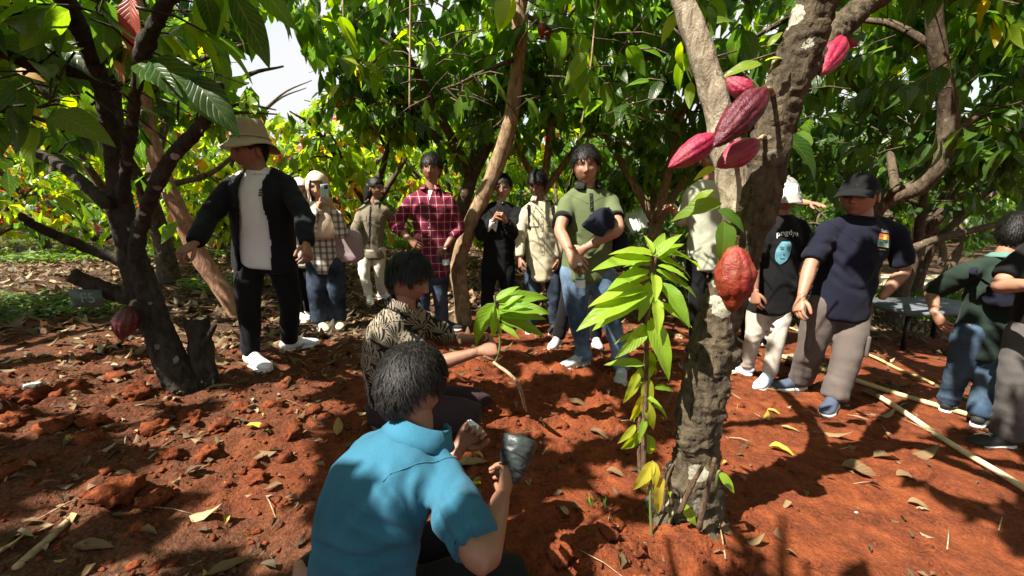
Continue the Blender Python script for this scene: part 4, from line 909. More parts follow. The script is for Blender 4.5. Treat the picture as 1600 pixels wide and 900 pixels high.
def folds(V, F, seed, amp=.007, vert=1.0, knees=(), rings=.0):
    N = normals_np(V, F); a = fbm(V * [8.5, 8.5, 8.5 / (1 + vert)], 3, seed); w = V + .05 * np.stack([vnoise(V * 6, seed + 1), vnoise(V * 6, seed + 2), vnoise(V * 6, seed + 3)], -1)
    r = 1 - 2 * np.abs(vnoise(w * [7, 7, 7 / (1 + vert)], seed + 4)); r2 = 1 - 2 * np.abs(vnoise(w * [17, 17, 11], seed + 9)); o = amp * (.8 * a + .7 * r + .22 * r2 * np.clip(.5 + a, 0, 1))
    for (c, rad, k) in knees:
        wt = np.exp(-((V - c) ** 2).sum(1) / rad ** 2); rr = 1 - 2 * np.abs(vnoise(w @ np.array([[5, 0, 3], [0, 5, 3], [-2, 2, 16.0]]), seed + 7)); o = o + k * wt * rr
    return V + N * o[:, None]
def fused(mb, voxel, seed, amp, vert, knees=(), sm=4):
    V, F = remesh(mb, voxel, sm); return folds(V, F, seed, amp, vert, knees), F
TR = np.array([[0, .058, .056], [.05, .088, .068], [.11, .140, .084], [.2, .168, .100], [.34, .172, .112], [.55, .160, .108], [.78, .162, .110], [1.0, .172, .114]])
def person(label, joints, h=1.7, d=None, build=1.0, head=(0, 0, 0), skin=SK_M, top=None, pants=None, shoe=None, hair=None, lean=0.0, fat=1.0, hands=None, hd=0.0, seed=1, signs=(-1, -1, -1, -1),
           body_vox=.016, knee_off=(0, 0), foot_d=None, spine=None, fold=.007, name='person', head_size=1.0, flip=False, skip_legs=False, kneel=None, zfoot=.075):
    """joints: picture points of head, neck, sa ea wa (picture-left arm), sb eb wb, ha ka aa ta (picture-left leg), hb kb ab tb"""
    s = h / 1.7; J = joints; R = np.random.default_rng(seed); X = {}
    if kneel is None:
        for q in 'ab':
            r = ray(*J['a' + q]); t = 3.0
            for _ in range(14):
                pt = np.array([0, 0, CAM_H]) + r * t; t = (gz(pt[0], pt[1]) + zfoot * s - CAM_H) / r[2]
            X['a' + q] = np.array([0, 0, CAM_H]) + r * t
        if foot_d is not None:
            for q in 'ab': X['a' + q] = P(*J['a' + q], foot_d)
        if d is None: d = (X['aa'][1] + X['ab'][1]) / 2
    def at(k, off=0.0): 
        v = J[k]; return P(v[0], v[1], d + off + (v[2] if len(v) > 2 else 0))
    X['ha'], X['hb'] = at('ha'), at('hb'); X['neck'] = at('neck', lean); X['sa'], X['sb'] = at('sa', lean), at('sb', lean); X['head'] = at('head', lean + hd)
    _up = nrm(X['neck'] - (X['ha'] + X['hb']) / 2)
    for q in 'ab': X['s' + q] = X['s' + q] + (X['neck'] - X['s' + q]) * .12 - _up * .026 * s
    for i, q in enumerate('ab'):
        X['e' + q] = ray_at_len(*J['e' + q][:2], X['s' + q], .275 * s, J['e' + q][2] if len(J['e' + q]) > 2 else signs[i * 2])
        X['w' + q] = ray_at_len(*J['w' + q][:2], X['e' + q], .245 * s, J['w' + q][2] if len(J['w' + q]) > 2 else signs[i * 2 + 1])
    if kneel is None:
        for i, q in enumerate('ab'): X['k' + q] = P(*J['k' + q][:2], (X['h' + q][1] + X['a' + q][1]) / 2 - .04 + knee_off[i])
    else:
        for k, v in kneel.items(): X[k] = np.asarray(v, float)
    hc = (X['ha'] + X['hb']) / 2; U1 = nrm(X['sb'] - X['sa']); U2 = nrm(X['hb'] - X['ha'])
    base = hc.copy(); base[2] = min(gz(hc[0], hc[1]), X['aa'][2] - .05) if kneel is None else gz(hc[0], hc[1])
    root = empty(name, base, label, 'person', None); k = build * s; fwd = nrm(np.cross(U1, X['neck'] - hc))
    if flip: fwd = -fwd
    sp = [X['neck']] + ([np.asarray(q) for q in spine] if spine is not None else []) + [hc - (0, 0, .03 * s)]
    sp = catmull(sp, 24); hints = np.array([nrm(U1 * (1 - t) + U2 * t) for t in np.linspace(0, 1, 24)])
    _L = np.linalg.norm(np.diff(sp, axis=0), axis=1).sum(); _end = nrm(sp[-1] - sp[-4]); _sp = catmull(sp, 200)
    def torso(scale, grow, t1=1.0):
        tt = np.linspace(0, t1, 22); pts = np.array([_sp[int(t * 199)] if t <= 1 else sp[-1] + _end * (t - 1) * _L for t in tt])
        ra = np.stack([np.interp(tt, TR[:, 0], TR[:, 1]), np.interp(tt, TR[:, 0], TR[:, 2])], -1) * k * scale * .965 + grow
        ra[:, 1] *= 1 + (build - 1) * .5 * np.exp(-((tt - .68) / .3) ** 2)
        return loft(pts, ra, 22, np.array([hints[min(23, int(t * 23))] for t in tt]), .35)
    # bare body
    mb = MB(); V, F, _ = torso(.86, -.006); mb.add(V, F)
    up = axes_from(*head)[2]; nk = X['neck']; mb.add(*loft([nk - nrm(nk - hc) * .05 * s, nk + (X['head'] - nk) * .35, X['head'] - up * .02 * s], np.array([.062, .055, .052]) * s * (fat * .5 + .5), 16, None, .4, 10)[:2])
    for q in 'ab':
        S, E, W = X['s' + q], X['e' + q], X['w' + q]; a = (.5 + .5 * build) * s
        mb.add(*loft([S + (nk - S) * .3, S, (S + E) / 2, E, E + (W - E) * .35, W], np.array([.045, .050, .047, .040, .041, .026]) * a, 14, None, .5, 22)[:2])
        if not skip_legs: mb.add(*loft([X['h' + q] + (0, 0, .05), X['h' + q], X['k' + q], X['a' + q]], np.array([.06, .075, .05, .036]) * a, 12, None, .5, 18)[:2])
    V, F = remesh(mb, body_vox, 3); FF = [f for f in F]; CC = [np.tile(np.array(skin), (len(V), 1))]; VV = [V]; n = len(V)
    Ah = axes_from(*head); hs = s * head_size * 1.06
    hV, hF, hC = make_head(X['head'], Ah, skin, hs, fat); VV.append(hV); CC.append(hC); FF += [f + n for f in hF]; n += len(hV)
    hm = MB(); ctr = (nk + hc) / 2
    for i, q in enumerate('ab'):
        hp = (hands or {}).get(q, {}); D = nrm(X['w' + q] - X['e' + q]); D = nrm(D + np.array(hp.get('bend', (0, 0, 0)))); N = np.array(hp.get('palm', ctr - X['w' + q])); ts = hp.get('thumb', 1)
        Sv = np.cross(D, N)
        if 'thumb' not in hp: ts = 1 if (Sv @ fwd) > 0 else -1
        if not hp.get('hide'): add_hand(hm, X['w' + q] + D * .004, D, N, ts, s * (.5 + .5 * build) * hp.get('size', 1.0), hp.get('curl', .45), hp.get('tho', .6), hp.get('spread', .12), hp.get('curls'))
        X['hand' + q] = X['w' + q] + D * .075 * s; X['D' + q] = D; X['N' + q] = nrm(N)
    if hm.n:
        v, f = hm.arrays(); VV.append(v); CC.append(np.tile(np.array(skin) * [1.02, .95, .92], (len(v), 1))); FF += [g + n for g in f]
    CCa = np.concatenate(CC); CCa = np.concatenate([CCa, np.ones((len(CCa), 1))], 1)
    obj('body', mesh_np('body', np.concatenate(VV), FF, True, None, {'skin': CCa}), M_SKIN, root)
    X.update(root=root, hc=hc, fwd=fwd, U=U1, Ah=Ah, s=s, R=R, hs=hs, fat=fat, k=k, sp=sp, torso=torso, up=nrm(nk - hc), knees=[(X['ka'], .13, .004), (X['kb'], .13, .004), (X['aa'] + (0, 0, .07), .12, .006), (X['ab'] + (0, 0, .07), .12, .006)])
    if top: X['shirt'] = make_top(X, seed=seed, **top)
    if pants: X['trousers'] = make_pants(X, seed=seed + 3, **pants)
    if shoe and kneel is None:
        for q in 'ab': make_shoe(X, q, G(*J['t' + q]) if foot_d is None else P(*J['t' + q], foot_d), **shoe)
    if hair: obj('hair', make_hair(X['head'], Ah, R, hs, fat, **{k2: v for k2, v in hair.items() if k2 != 'mat'}).mesh('hair'), hair.get('mat', M_HAIR), root)
    return X
def make_top(X, mat, sleeve=.62, loose=1.0, hem=1.08, cuff=0, seed=1, grow=.012, name='shirt', fold=.011, vox=.014, opening=None, sr=.062, er=None, cut=None, creases=()):
    """shirt: torso and sleeves fused; sleeve 0..1 is the upper arm, 1..2 goes on to the wrist"""
    s, k = X['s'], X['k']; mb = MB(); V, F, _ = X['torso'](loose, grow, hem); mb.add(V, F); kn = []
    for q in 'ab':
        S, E, W = X['s' + q], X['e' + q], X['w' + q]; nk = X['neck']; a = (.45 + .55 * k / s) * s; inn = S + (nk - S) * .42 - X['up'] * .03
        if sleeve <= 1: end = S + (E - S) * sleeve; pts = [inn, S, (S + end) / 2, end]; rr = [.05, sr * .90, sr * 1.0, sr * 1.0]
        else: end = E + (W - E) * (sleeve - 1); pts = [inn, S, (S + E) / 2, E, (E + end) / 2, end]; rr = [.05, sr * .88, sr * .93, (er or sr * .86), (er or sr * .8) * .95, (er or sr * .8) * .82]; kn.append((E, .12, .010))
        mb.add(*loft(pts, np.array(rr) * a * .94, 18, None, .06, 22)[:2])
        mb.add(*loft([nk - X['up'] * .014 * s, nk + (S - nk) * .5 + X['up'] * .010 * s, S + X['up'] * .002 * s], np.array([.046, .045, .050]) * s, 14, None, .4, 10)[:2])
    V, F = fused(mb, vox, seed + 20, fold, .8, kn + [(X['hc'] + (0, 0, .05), .16, .006)] + [(X['s' + q] - X['up'] * .10 * s, .13, .007) for q in 'ab'])
    if len(creases):
        N = normals_np(V, F); x, y, z = to_px(V); vis = sstep(0.1, -.3, (N * nrm(V - [0, 0, CAM_H])).sum(1))
        for (x0, y0, x1, y1, w, am) in creases:
            ex, ey = x1 - x0, y1 - y0; L2 = ex * ex + ey * ey; t = ((x - x0) * ex + (y - y0) * ey) / L2; dist = ((x - x0) * ey - (y - y0) * ex) / math.sqrt(L2) + 3 * np.sin(t * 5 + x0)
            env = sstep(-.15, .2, t) * sstep(1.15, .8, t); V = V + N * (vis * env * am * (-np.exp(-(dist / w) ** 2) + .7 * np.exp(-((dist - 1.7 * w) / w) ** 2) + .35 * np.exp(-((dist + 1.9 * w) / w) ** 2)))[:, None]
    if cut is not None: V, F = cut(V, F)
    o = obj(name, mesh_np(name, V, F), mat, X['root']); X['sV'], X['sF'] = V, F
    if cut is None:
        bv = BVHTree.FromPolygons([Vector(v) for v in V], [tuple(int(i) for i in f) for ff in F for f in ff])
        for q in 'ab':
            S, E, nk = X['s' + q], X['e' + q], X['neck']; ax = nrm(nrm(E - S) + nrm(S - nk) * .8); u = nrm(np.cross(ax, [.2, .9, .3])); w = np.cross(ax, u); c = S + (nk - S) * .10; pts = []
            for a in np.linspace(0, 2 * np.pi, 41):
                dv = u * math.cos(a) + w * math.sin(a); h = bv.ray_cast(Vector(c), Vector(dv), .2)[0]
                if h is not None: pts.append(np.array(h) + dv * .0005)
                elif len(pts) > 6: obj('seam', mesh_np('seam', *loft(pts, np.full(len(pts), .0022), 6, None, 0)[:2]), mat, o); pts = []
                else: pts = []
            if len(pts) > 6: obj('seam', mesh_np('seam', *loft(pts, np.full(len(pts), .0022), 6, None, 0)[:2]), mat, o)
    if opening is not None:
        md = o.modifiers.new('thick', 'SOLIDIFY'); md.thickness = .007; md.offset = 0
    return o
def make_pants(X, mat, r=(.098, .088, .068, .066, .068), grow=0.0, seed=1, name='trousers', fold=.007, vox=.0155, hem=.985, waist=.16, knee_amp=1.0):
    s, k = X['s'], X['k']; mb = MB(); sp = X['sp']; hc = X['hc']; up = X['up']; a = (.4 + .6 * k / s) * s
    mb.add(*loft([hc + up * waist * s, hc + up * .06 * s, hc - up * .03 * s, hc - up * .09 * s], np.array([[.150, .102], [.163, .110], [.165, .112], [.10, .08]]) * k + grow, 20, nrm(X['hb'] - X['ha']), .3, 12)[:2])
    for q in 'ab':
        H, K, A = X['h' + q], X['k' + q], X['a' + q]; e = K + (A - K) * hem
        mb.add(*loft([H + up * .05 * s, H - up * .02 * s, (H + K) / 2, K, (K + e) / 2, e], np.array([.085, *r]) * a * .92 + grow, 18, None, .1, 26)[:2])
    V, F = fused(mb, vox, seed + 30, fold, .5, [(c, rd, am * knee_amp) for c, rd, am in X['knees']] + [(hc - up * .08, .12, .007)])
    return obj(name, mesh_np(name, V, F), mat, X['root'])
M_SOLE = mat_plain('shoe_sole', (.62, .62, .60), .7, .3)
def make_shoe(X, q, toe, mat=None, sole=None, ln=.268, high=.0, laces=None):
    s = X['s']; A = X['a' + q]; g = np.array([A[0], A[1], gz(A[0], A[1])]) if X.get('flat') is None else A; z0 = A[2] - .075 * s; dv = np.array(toe) - A; dv[2] = 0; dv = nrm(dv); sd = np.cross(dv, [0, 0, 1.0]); L = ln * s; heel = A - dv * .055 * s; heel[2] = z0
    up = np.array([0, 0, 1.0]); pts, ra = [], []
    for t, w, hh in ((.0, .026, .028), (.06, .034, .040), (.2, .038, .050 + high), (.34, .039, .052 + high), (.5, .042, .038), (.7, .047, .029), (.86, .043, .023), (.96, .030, .017), (1.0, .012, .010)):
        pts.append(heel + dv * L * t + up * (.018 + hh) * s * .93); ra.append((w * s, hh * s))
    mb = MB(); V, F, _ = loft(pts, ra, 18, sd, .3, 30); V[:, 2] = np.maximum(V[:, 2], z0 + .014 * s); mb.add(V, F)
    o = mb.build('shoe', mat, X['root'])
    sb = MB(); n = 30; t = np.linspace(0, 1, n); wv = np.interp(t, [0, .04, .15, .35, .5, .7, .88, .97, 1], [.018, .030, .037, .037, .040, .048, .042, .026, .006]) * s
    ring = np.concatenate([np.stack([t * L, wv], -1), np.stack([t[::-1] * L, -wv[::-1]], -1)]); top = heel + ring[:, :1] * dv + ring[:, 1:] * sd * 1.04; m = len(ring); lift = .012 * s * np.clip((ring[:, 0] / L - .8) / .2, 0, 1) ** 2
    a = top.copy(); a[:, 2] = z0 - .004 + lift; b = top.copy(); b[:, 2] = z0 + .024 * s; V = np.vstack([a, b]); j = np.arange(m); jn = (j + 1) % m
    h = np.arange(n - 1); sb.add(V, [np.stack([j, jn, jn + m, j + m], -1), np.stack([h, h + 1, m - 2 - h, m - 1 - h], -1)[:, ::-1], np.stack([h, h + 1, m - 2 - h, m - 1 - h], -1) + m])
    sb.build('sole', sole or M_SOLE, o, smooth=False)
    if laces is not None:
        lb = MB()
        for i in range(5):
            t = .36 + .055 * i; c = heel + dv * L * t + up * (.018 + np.interp(t, [.34, .5, .7], [.104 + high * 2, .078, .060])) * s * .93
            lb.add(*loft([c - sd * .02 * s - up * .008, c + up * .003, c + sd * .02 * s + dv * .012 - up * .008], [.003, .003, .003], 6)[:2])
        lb.build('laces', laces, o)
# things on clothes ---------------------------------------------------------
def bvh_of(X, key='s'): 
    V, F = X[key + 'V'], X[key + 'F']; return BVHTree.FromPolygons([Vector(v) for v in V], [tuple(int(i) for i in f) for ff in F for f in ff])
def face_frame(X, view=True):
    """frame for prints on the front: right, up, outward"""
    f = X['fwd'].copy(); u = X['up']; r = nrm(np.cross(u, f)); 
    return nrm(r), u, nrm(np.cross(r, u)) 
def project(X, bv, centre, pts2, off=.004, fr=None):
    r, u, f = fr or face_frame(X); out = []; last = None
    for (a, b) in pts2:
        o = centre + r * a + u * b + f * .35; h = bv.ray_cast(Vector(o), Vector(-f), .7)[0]
        if h is None: hv = centre + r * a + u * b if last is None else last
        else: hv = np.array(h); last = hv
        out.append((np.array(h) if h is not None else centre + r * a + u * b) + f * off)
    return np.array(out)
def patch(X, bv, centre, x0, x1, y0, y1, mat, name, nx=6, ny=6, off=.004, shape=None, fr=None, parent=None):
    """a flat print or pocket laid on the cloth"""
    g = [(x0 + (x1 - x0) * i / nx, y0 + (y1 - y0) * j / ny) for j in range(ny + 1) for i in range(nx + 1)]
    if shape: g = [shape(*q) for q in g]
    V = project(X, bv, centre, g, off, fr); k = (np.arange(ny)[:, None] * (nx + 1) + np.arange(nx)[None]).ravel()
    return obj(name, mesh_np(name, V, [np.stack([k, k + 1, k + nx + 2, k + nx + 1], -1)]), mat, parent or X['root'])
def text_mesh(body, size=1.0, shear=0.0):
    c = bpy.data.curves.new('txt', 'FONT'); c.body = body; c.size = size; c.align_x = 'CENTER'; c.align_y = 'CENTER'; c.shear = shear; c.resolution_u = 3
    o = bpy.data.objects.new('txt', c); COL.objects.link(o); e = o.evaluated_get(bpy.context.evaluated_depsgraph_get()); m = e.to_mesh(); V, F = mesh_arrays(m); e.to_mesh_clear()
    bpy.data.objects.remove(o); bpy.data.curves.remove(c); return V, F
def print_text(X, bv, centre, body, size, mat, off=.005, arc=0.0, shear=0.0, fr=None, bold=0.0):
    V, F = text_mesh(body, size, shear); q = V[:, :2].copy(); q[:, 1] += arc * q[:, 0] ** 2
    W = project(X, bv, centre, q, off, fr); obj('lettering', mesh_np('lettering', W, F, False), mat, X['root'])
def collar(X, mat, r=.069, h=.038, gap=.5, name='collar', flare=1.25, tilt=.35, lift=0.026):
    """folded collar: a band round the neck, open in front"""
    s = X['s']; nk = X['neck'] + X['up'] * (.0 + lift) * s; ax = nrm(X['head'] - X['neck'] + X['up'] * .6); f = nrm(X['fwd'] - ax * (X['fwd'] @ ax)); sd = np.cross(ax, f); n = 40
    a = np.linspace(gap, 2 * np.pi - gap, n); rows = []
    for (rr, hh) in ((1.10, -.4), (1.0, .55), (1.02, .95), (1.10, 1.0), (flare * 1.05, .35), (flare * 1.22, -.10)):
        dr = np.cos(a)[:, None] * f + np.sin(a)[:, None] * sd; dip = (np.cos(a) * -.5 - .5) * 0 - tilt * (np.cos(a) * .5 + .5)
        rows.append(nk + dr * r * rr * s + ax * (h * hh + dip * .05)[:, None] * s)
    V = np.concatenate(rows); k = (np.arange(5)[:, None] * n + np.arange(n - 1)[None]).ravel(); F = [np.stack([k, k + 1, k + n + 1, k + n], -1)]
    V = V + normals_np(V, F) * (.002 * vnoise(V * 40, 3))[:, None]
    o = obj(name, mesh_np(name, V, F), mat, X['root']); md = o.modifiers.new('thick', 'SOLIDIFY'); md.thickness = .004; md.offset = 0; return o
def crew_neck(X, mat, r=.066, tube_r=.009):
    s = X['s']; ax = nrm(X['head'] - X['neck'] + X['up'] * .8); f = nrm(X['fwd'] - ax * (X['fwd'] @ ax)); sd = np.cross(ax, f); a = np.linspace(0, 2 * np.pi, 33); c = X['neck'] + X['up'] * .004
    pts = c + (np.cos(a)[:, None] * f * 1.08 + np.sin(a)[:, None] * sd) * r * s - ax * (.018 * (np.cos(a) * .5 + .5))[:, None]; return obj('neckband', mesh_np('neckband', *loft(pts, np.full(33, tube_r * s), 8, None, 0)[:2]), mat, X['root'])
def cap(X, mat, brim_mat=None, yaw=0, name='cap', front=None):
    A = X['Ah']; s = X['hs']; c = X['head']; d, F = _grid(40, 30, 0); keep = d[:, 2] > .02; p = head_base(d, X['fat']) ; p = p + d * .018; p[:, 2] = np.maximum(p[:, 2], .046); p[:, 2] += .010 * np.clip(d[:, 2], 0, 1)
    p[:, :2] *= np.where(d[:, 2:3] < .1, .92 if False else 1.0, 1.0); q = p.copy(); low = d[:, 2] < .15; q[low, :2] *= np.where(d[low, 2:3] < -.3, .0, 1.0)
    W = q * s @ A + c; o = obj(name, mesh_np(name, W, F), mat, X['root'])
    a = np.linspace(-1.15, 1.15, 22); rows = []
    for t in np.linspace(0, 1, 7):
        ext = .098 * t * np.cos(a * .95) ** .6; x = np.sin(a) * (.088 * X['fat'] + ext * .15); y = np.cos(a) * .108 + ext; z = .052 - .030 * t - .030 * (np.sin(a) ** 2) * (.3 + .7 * t); rows.append(np.stack([x, y, z], -1))
    V = np.concatenate(rows) * s @ A + c; k = (np.arange(6)[:, None] * 22 + np.arange(21)[None]).ravel(); b = obj('brim', mesh_np('brim', V, [np.stack([k, k + 1, k + 23, k + 22], -1)]), brim_mat or mat, o)
    md = b.modifiers.new('thick', 'SOLIDIFY'); md.thickness = .004
    bt = MB(); bt.add(*lathe([(.0, .010), (.006, .008), (.008, 0)], np.array([0, 0, .148]) * s @ A + c, A[2], 12)); bt.build('button', mat, o)
    if front is not None:
        m = (np.abs(d[:, 0]) < .55) & (d[:, 1] > .45) & (d[:, 2] > .22) & (d[:, 2] < .85); m_f = m[F[0]].all(1); V2 = W + (d @ A) * .003 * s
        obj('front_panel', mesh_np('front_panel', V2, [F[0][m_f]]), front, o)
    return o
def bucket_hat(X, mat):
    A = X['Ah']; s = X['hs']; c = X['head']; n = 64; a = np.linspace(0, 2 * np.pi, n, endpoint=False); rows = []
    for (r, z) in ((.002, .165), (.05, .163), (.078, .158), (.090, .150), (.098, .11), (.104, .072), (.107, .052), (.116, .034), (.130, .018), (.146, .002), (.160, -.010)):
        t = np.clip((r - .107) / .063, 0, 1); w = .012 * t * np.sin(a * 3 + 1.2) + .010 * t * np.sin(a * 2 - .6); rows.append(np.stack([r * .90 * np.sin(a), r * 1.0 * np.cos(a) - .004, np.full(n, z) + w + .004 * np.sin(a * 5) * (z > .1)], -1))
    V = np.concatenate(rows); m = len(rows); i = np.arange(m - 1)[:, None] * n; j = np.arange(n)[None]; F = [np.stack([i + j, i + (j + 1) % n, i + n + (j + 1) % n, i + n + j], -1).reshape(-1, 4)]
    V = V + .003 * np.stack([vnoise(V * 30, 1), vnoise(V * 30, 2), vnoise(V * 30, 3)], -1)
    o = obj('bucket_hat', mesh_np('bucket_hat', V * s @ A + c, F), mat, X['root']); md = o.modifiers.new('thick', 'SOLIDIFY'); md.thickness = .004
    b = MB(); rr = np.concatenate([np.linspace(0, 2 * np.pi, 60)]); pts = np.stack([.1085 * .93 * np.sin(rr), .1085 * 1.04 * np.cos(rr) - .004, np.full(60, .052)], -1) * s @ A + c
    b.add(*loft(pts, np.full(60, .004) * s, 6, None, 0)[:2]); b.build('hat_band', mat, o)
def hijab(X, mat, chest=.30, seed=3):
    A = X['Ah']; s = X['hs']; c = X['head']; nk = X['neck']; mb = MB(); d, F = _grid(40, 30, 0); p = (head_base(d) + d * .02) * s @ A + c; mb.add(p, F); up = X['up']; U = X['U']; f = X['fwd']
    mb.add(*loft([c, c - A[2] * .09 * s + f * .0, nk + f * .012 - up * .01, nk + f * .02 - up * .07, nk + f * .03 - up * chest * .6, nk + f * .045 - up * chest], np.array([[.09, .10], [.085, .088], [.098, .092], [.165, .125], [.17, .135], [.13, .125]]) * s, 26, U, .2, 26)[:2])
    V, F = fused(mb, .010, seed, .009, 1.6, (), 4); L = (V - c) @ A.T / s
    m = (L[:, 1] > .045) & (np.abs(L[:, 0]) < .060 - .25 * np.clip(L[:, 2] - .02, 0, 1) - .12 * np.clip(-.03 - L[:, 2], 0, 1)) & (L[:, 2] > -.100) & (L[:, 2] < .068)
    F = [g[~m[g].any(1)] for g in F]; o = obj('headscarf', mesh_np('headscarf', V, F), mat, X['root']); md = o.modifiers.new('thick', 'SOLIDIFY'); md.thickness = .005; return o
def placket(X, bv, y0, y1, mat, btn, n=6, w=.014, fr=None):
    c = X['neck']; o = patch(X, bv, c, -w, w, y0, y1, mat, 'placket', 2, 16, .004, None, fr); r, u, f = fr or face_frame(X)
    for i in range(n):
        yb = y0 + (y1 - y0) * (i + .5) / n; q = project(X, bv, c, [(0, yb)], .006, fr)[0]; b = MB(); b.add(*lathe([(.0, .003), (.005, .003), (.006, 0)], q, f, 10)); b.build('button', btn, o)
def strap(X, pts, w, mat, name='strap', th=.004, root=None):
    p = catmull(np.array(pts), 24); T, U, W = frames(p, X['U']); return obj(name, mesh_np(name, *loft(p, np.tile([w, th], (24, 1)), 10, X['U'], .2)[:2]), mat, root or X['root'])

# ------------------------------------------------------------------ cloth materials
def mat_denim(name, dark, light):
    k = NT(name); p = k.objco(); f = k.ramp(k.noise(4.5, 4, .6, p), [(.38, (0, 0, 0)), (.68, (1, 1, 1))]); c = k.mix(f, dark, light)
    c = k.mix(k.math('MULTIPLY', k.noise(500, 2, .6, p), .35), c, tuple(x * .5 for x in dark)); n = k.bump(k.noise(700, 2, .6, p), .3, .002)
    return k.done(k.principled(c, .9, .15, k.bump(k.noise(30, 3, .6, p), .3, .006, n)))
def mat_plaid(name):
    k = NT(name); s = k.sep(k.objco()); u = k.math('ADD', s[0], k.math('MULTIPLY', s[1], .5)); v = s[2]
    def band(x, per, ph, w): return k.math('LESS_THAN', k.math('FRACT', k.math('ADD', k.math('DIVIDE', x, per), ph)), w)
    c = k.mix(k.math('MULTIPLY', band(u, .075, .1, .5), .55), (.22, .018, .034), (.07, .010, .024)); c = k.mix(k.math('MULTIPLY', band(v, .075, .3, .5), .55), c, (.07, .010, .03))
    c = k.mix(k.math('MULTIPLY', band(u, .075, .35, .06), .8), c, (.55, .40, .42)); c = k.mix(k.math('MULTIPLY', band(v, .075, .55, .06), .75), c, (.55, .40, .42))
    c = k.mix(k.math('MULTIPLY', band(u, .075, .75, .05), .7), c, (.04, .02, .06)); c = k.mix(k.math('MULTIPLY', band(v, .075, .95, .05), .7), c, (.04, .02, .06))
    return k.done(k.principled(c, .9, .15, k.bump(k.noise(700, 2, .6, k.objco()), .3, .002)))
def mat_check(name):
    k = NT(name); s = k.sep(k.objco()); u = k.math('ADD', s[0], k.math('MULTIPLY', s[1], .5)); v = s[2]
    band = lambda x, per, ph, w: k.math('LESS_THAN', k.math('FRACT', k.math('ADD', k.math('DIVIDE', x, per), ph)), w)
    c = k.mix(k.math('MULTIPLY', band(u, .055, .1, .4), .75), (.62, .56, .48), (.07, .06, .07)); c = k.mix(k.math('MULTIPLY', band(v, .055, .3, .4), .6), c, (.05, .045, .06))
    return k.done(k.principled(c, .9, .15))
def mat_palm(name):
    """black cloth printed with fanned cream palm leaves"""
    k = NT(name); p = k.objco(); mp = k.n('Mapping'); mp.inputs['Scale'].default_value = (1, .35, 1); k.l(p, mp.inputs[0]); q = mp.outputs[0]; res = None
    for sc, off, nb in ((12.5, 0.0, 15.0), (13.5, 3.3, 17.0)):
        m2 = k.n('Mapping'); m2.inputs['Scale'].default_value = (sc, sc, sc); m2.inputs['Location'].default_value = (off, 0, off); k.l(q, m2.inputs[0])
        v = k.n('TexVoronoi'); v.inputs['Scale'].default_value = 1.0; k.l(m2.outputs[0], v.inputs['Vector'])
        sb = k.n('VectorMath'); sb.operation = 'SUBTRACT'; k.l(m2.outputs[0], sb.inputs[0]); k.l(v.outputs['Position'], sb.inputs[1]); s = k.sep(sb.outputs[0]); hue = k.sep(v.outputs['Color'])
        z = k.math('ADD', k.math('ADD', s[2], k.math('MULTIPLY', s[0], .5)), .40); ang = k.math('ARCTAN2', s[0], z); ang = k.math('ADD', ang, k.math('MULTIPLY', hue[0], 2.0)); rad = k.math('SQRT', k.math('ADD', k.math('MULTIPLY', s[0], s[0]), k.math('MULTIPLY', z, z)))
        w = k.math('SINE', k.math('ADD', k.math('MULTIPLY', ang, nb), k.math('MULTIPLY', rad, 9.0))); on = k.math('GREATER_THAN', w, .05)
        on = k.math('MULTIPLY', on, k.math('LESS_THAN', v.outputs['Distance'], .75)); on = k.math('MULTIPLY', on, k.math('GREATER_THAN', z, .02)); on = k.math('MULTIPLY', on, k.math('GREATER_THAN', hue[1], .22)); res = on if res is None else k.math('MAXIMUM', k.math('MULTIPLY', res, k.math('SUBTRACT', 1.0, k.math('LESS_THAN', v.outputs['Distance'], .30))), on)
    c = k.mix(res, (.008, .007, .008), (.22, .185, .135)); return k.done(k.principled(c, .85, .2, k.bump(k.noise(40, 3, .6, p), .25, .005)))
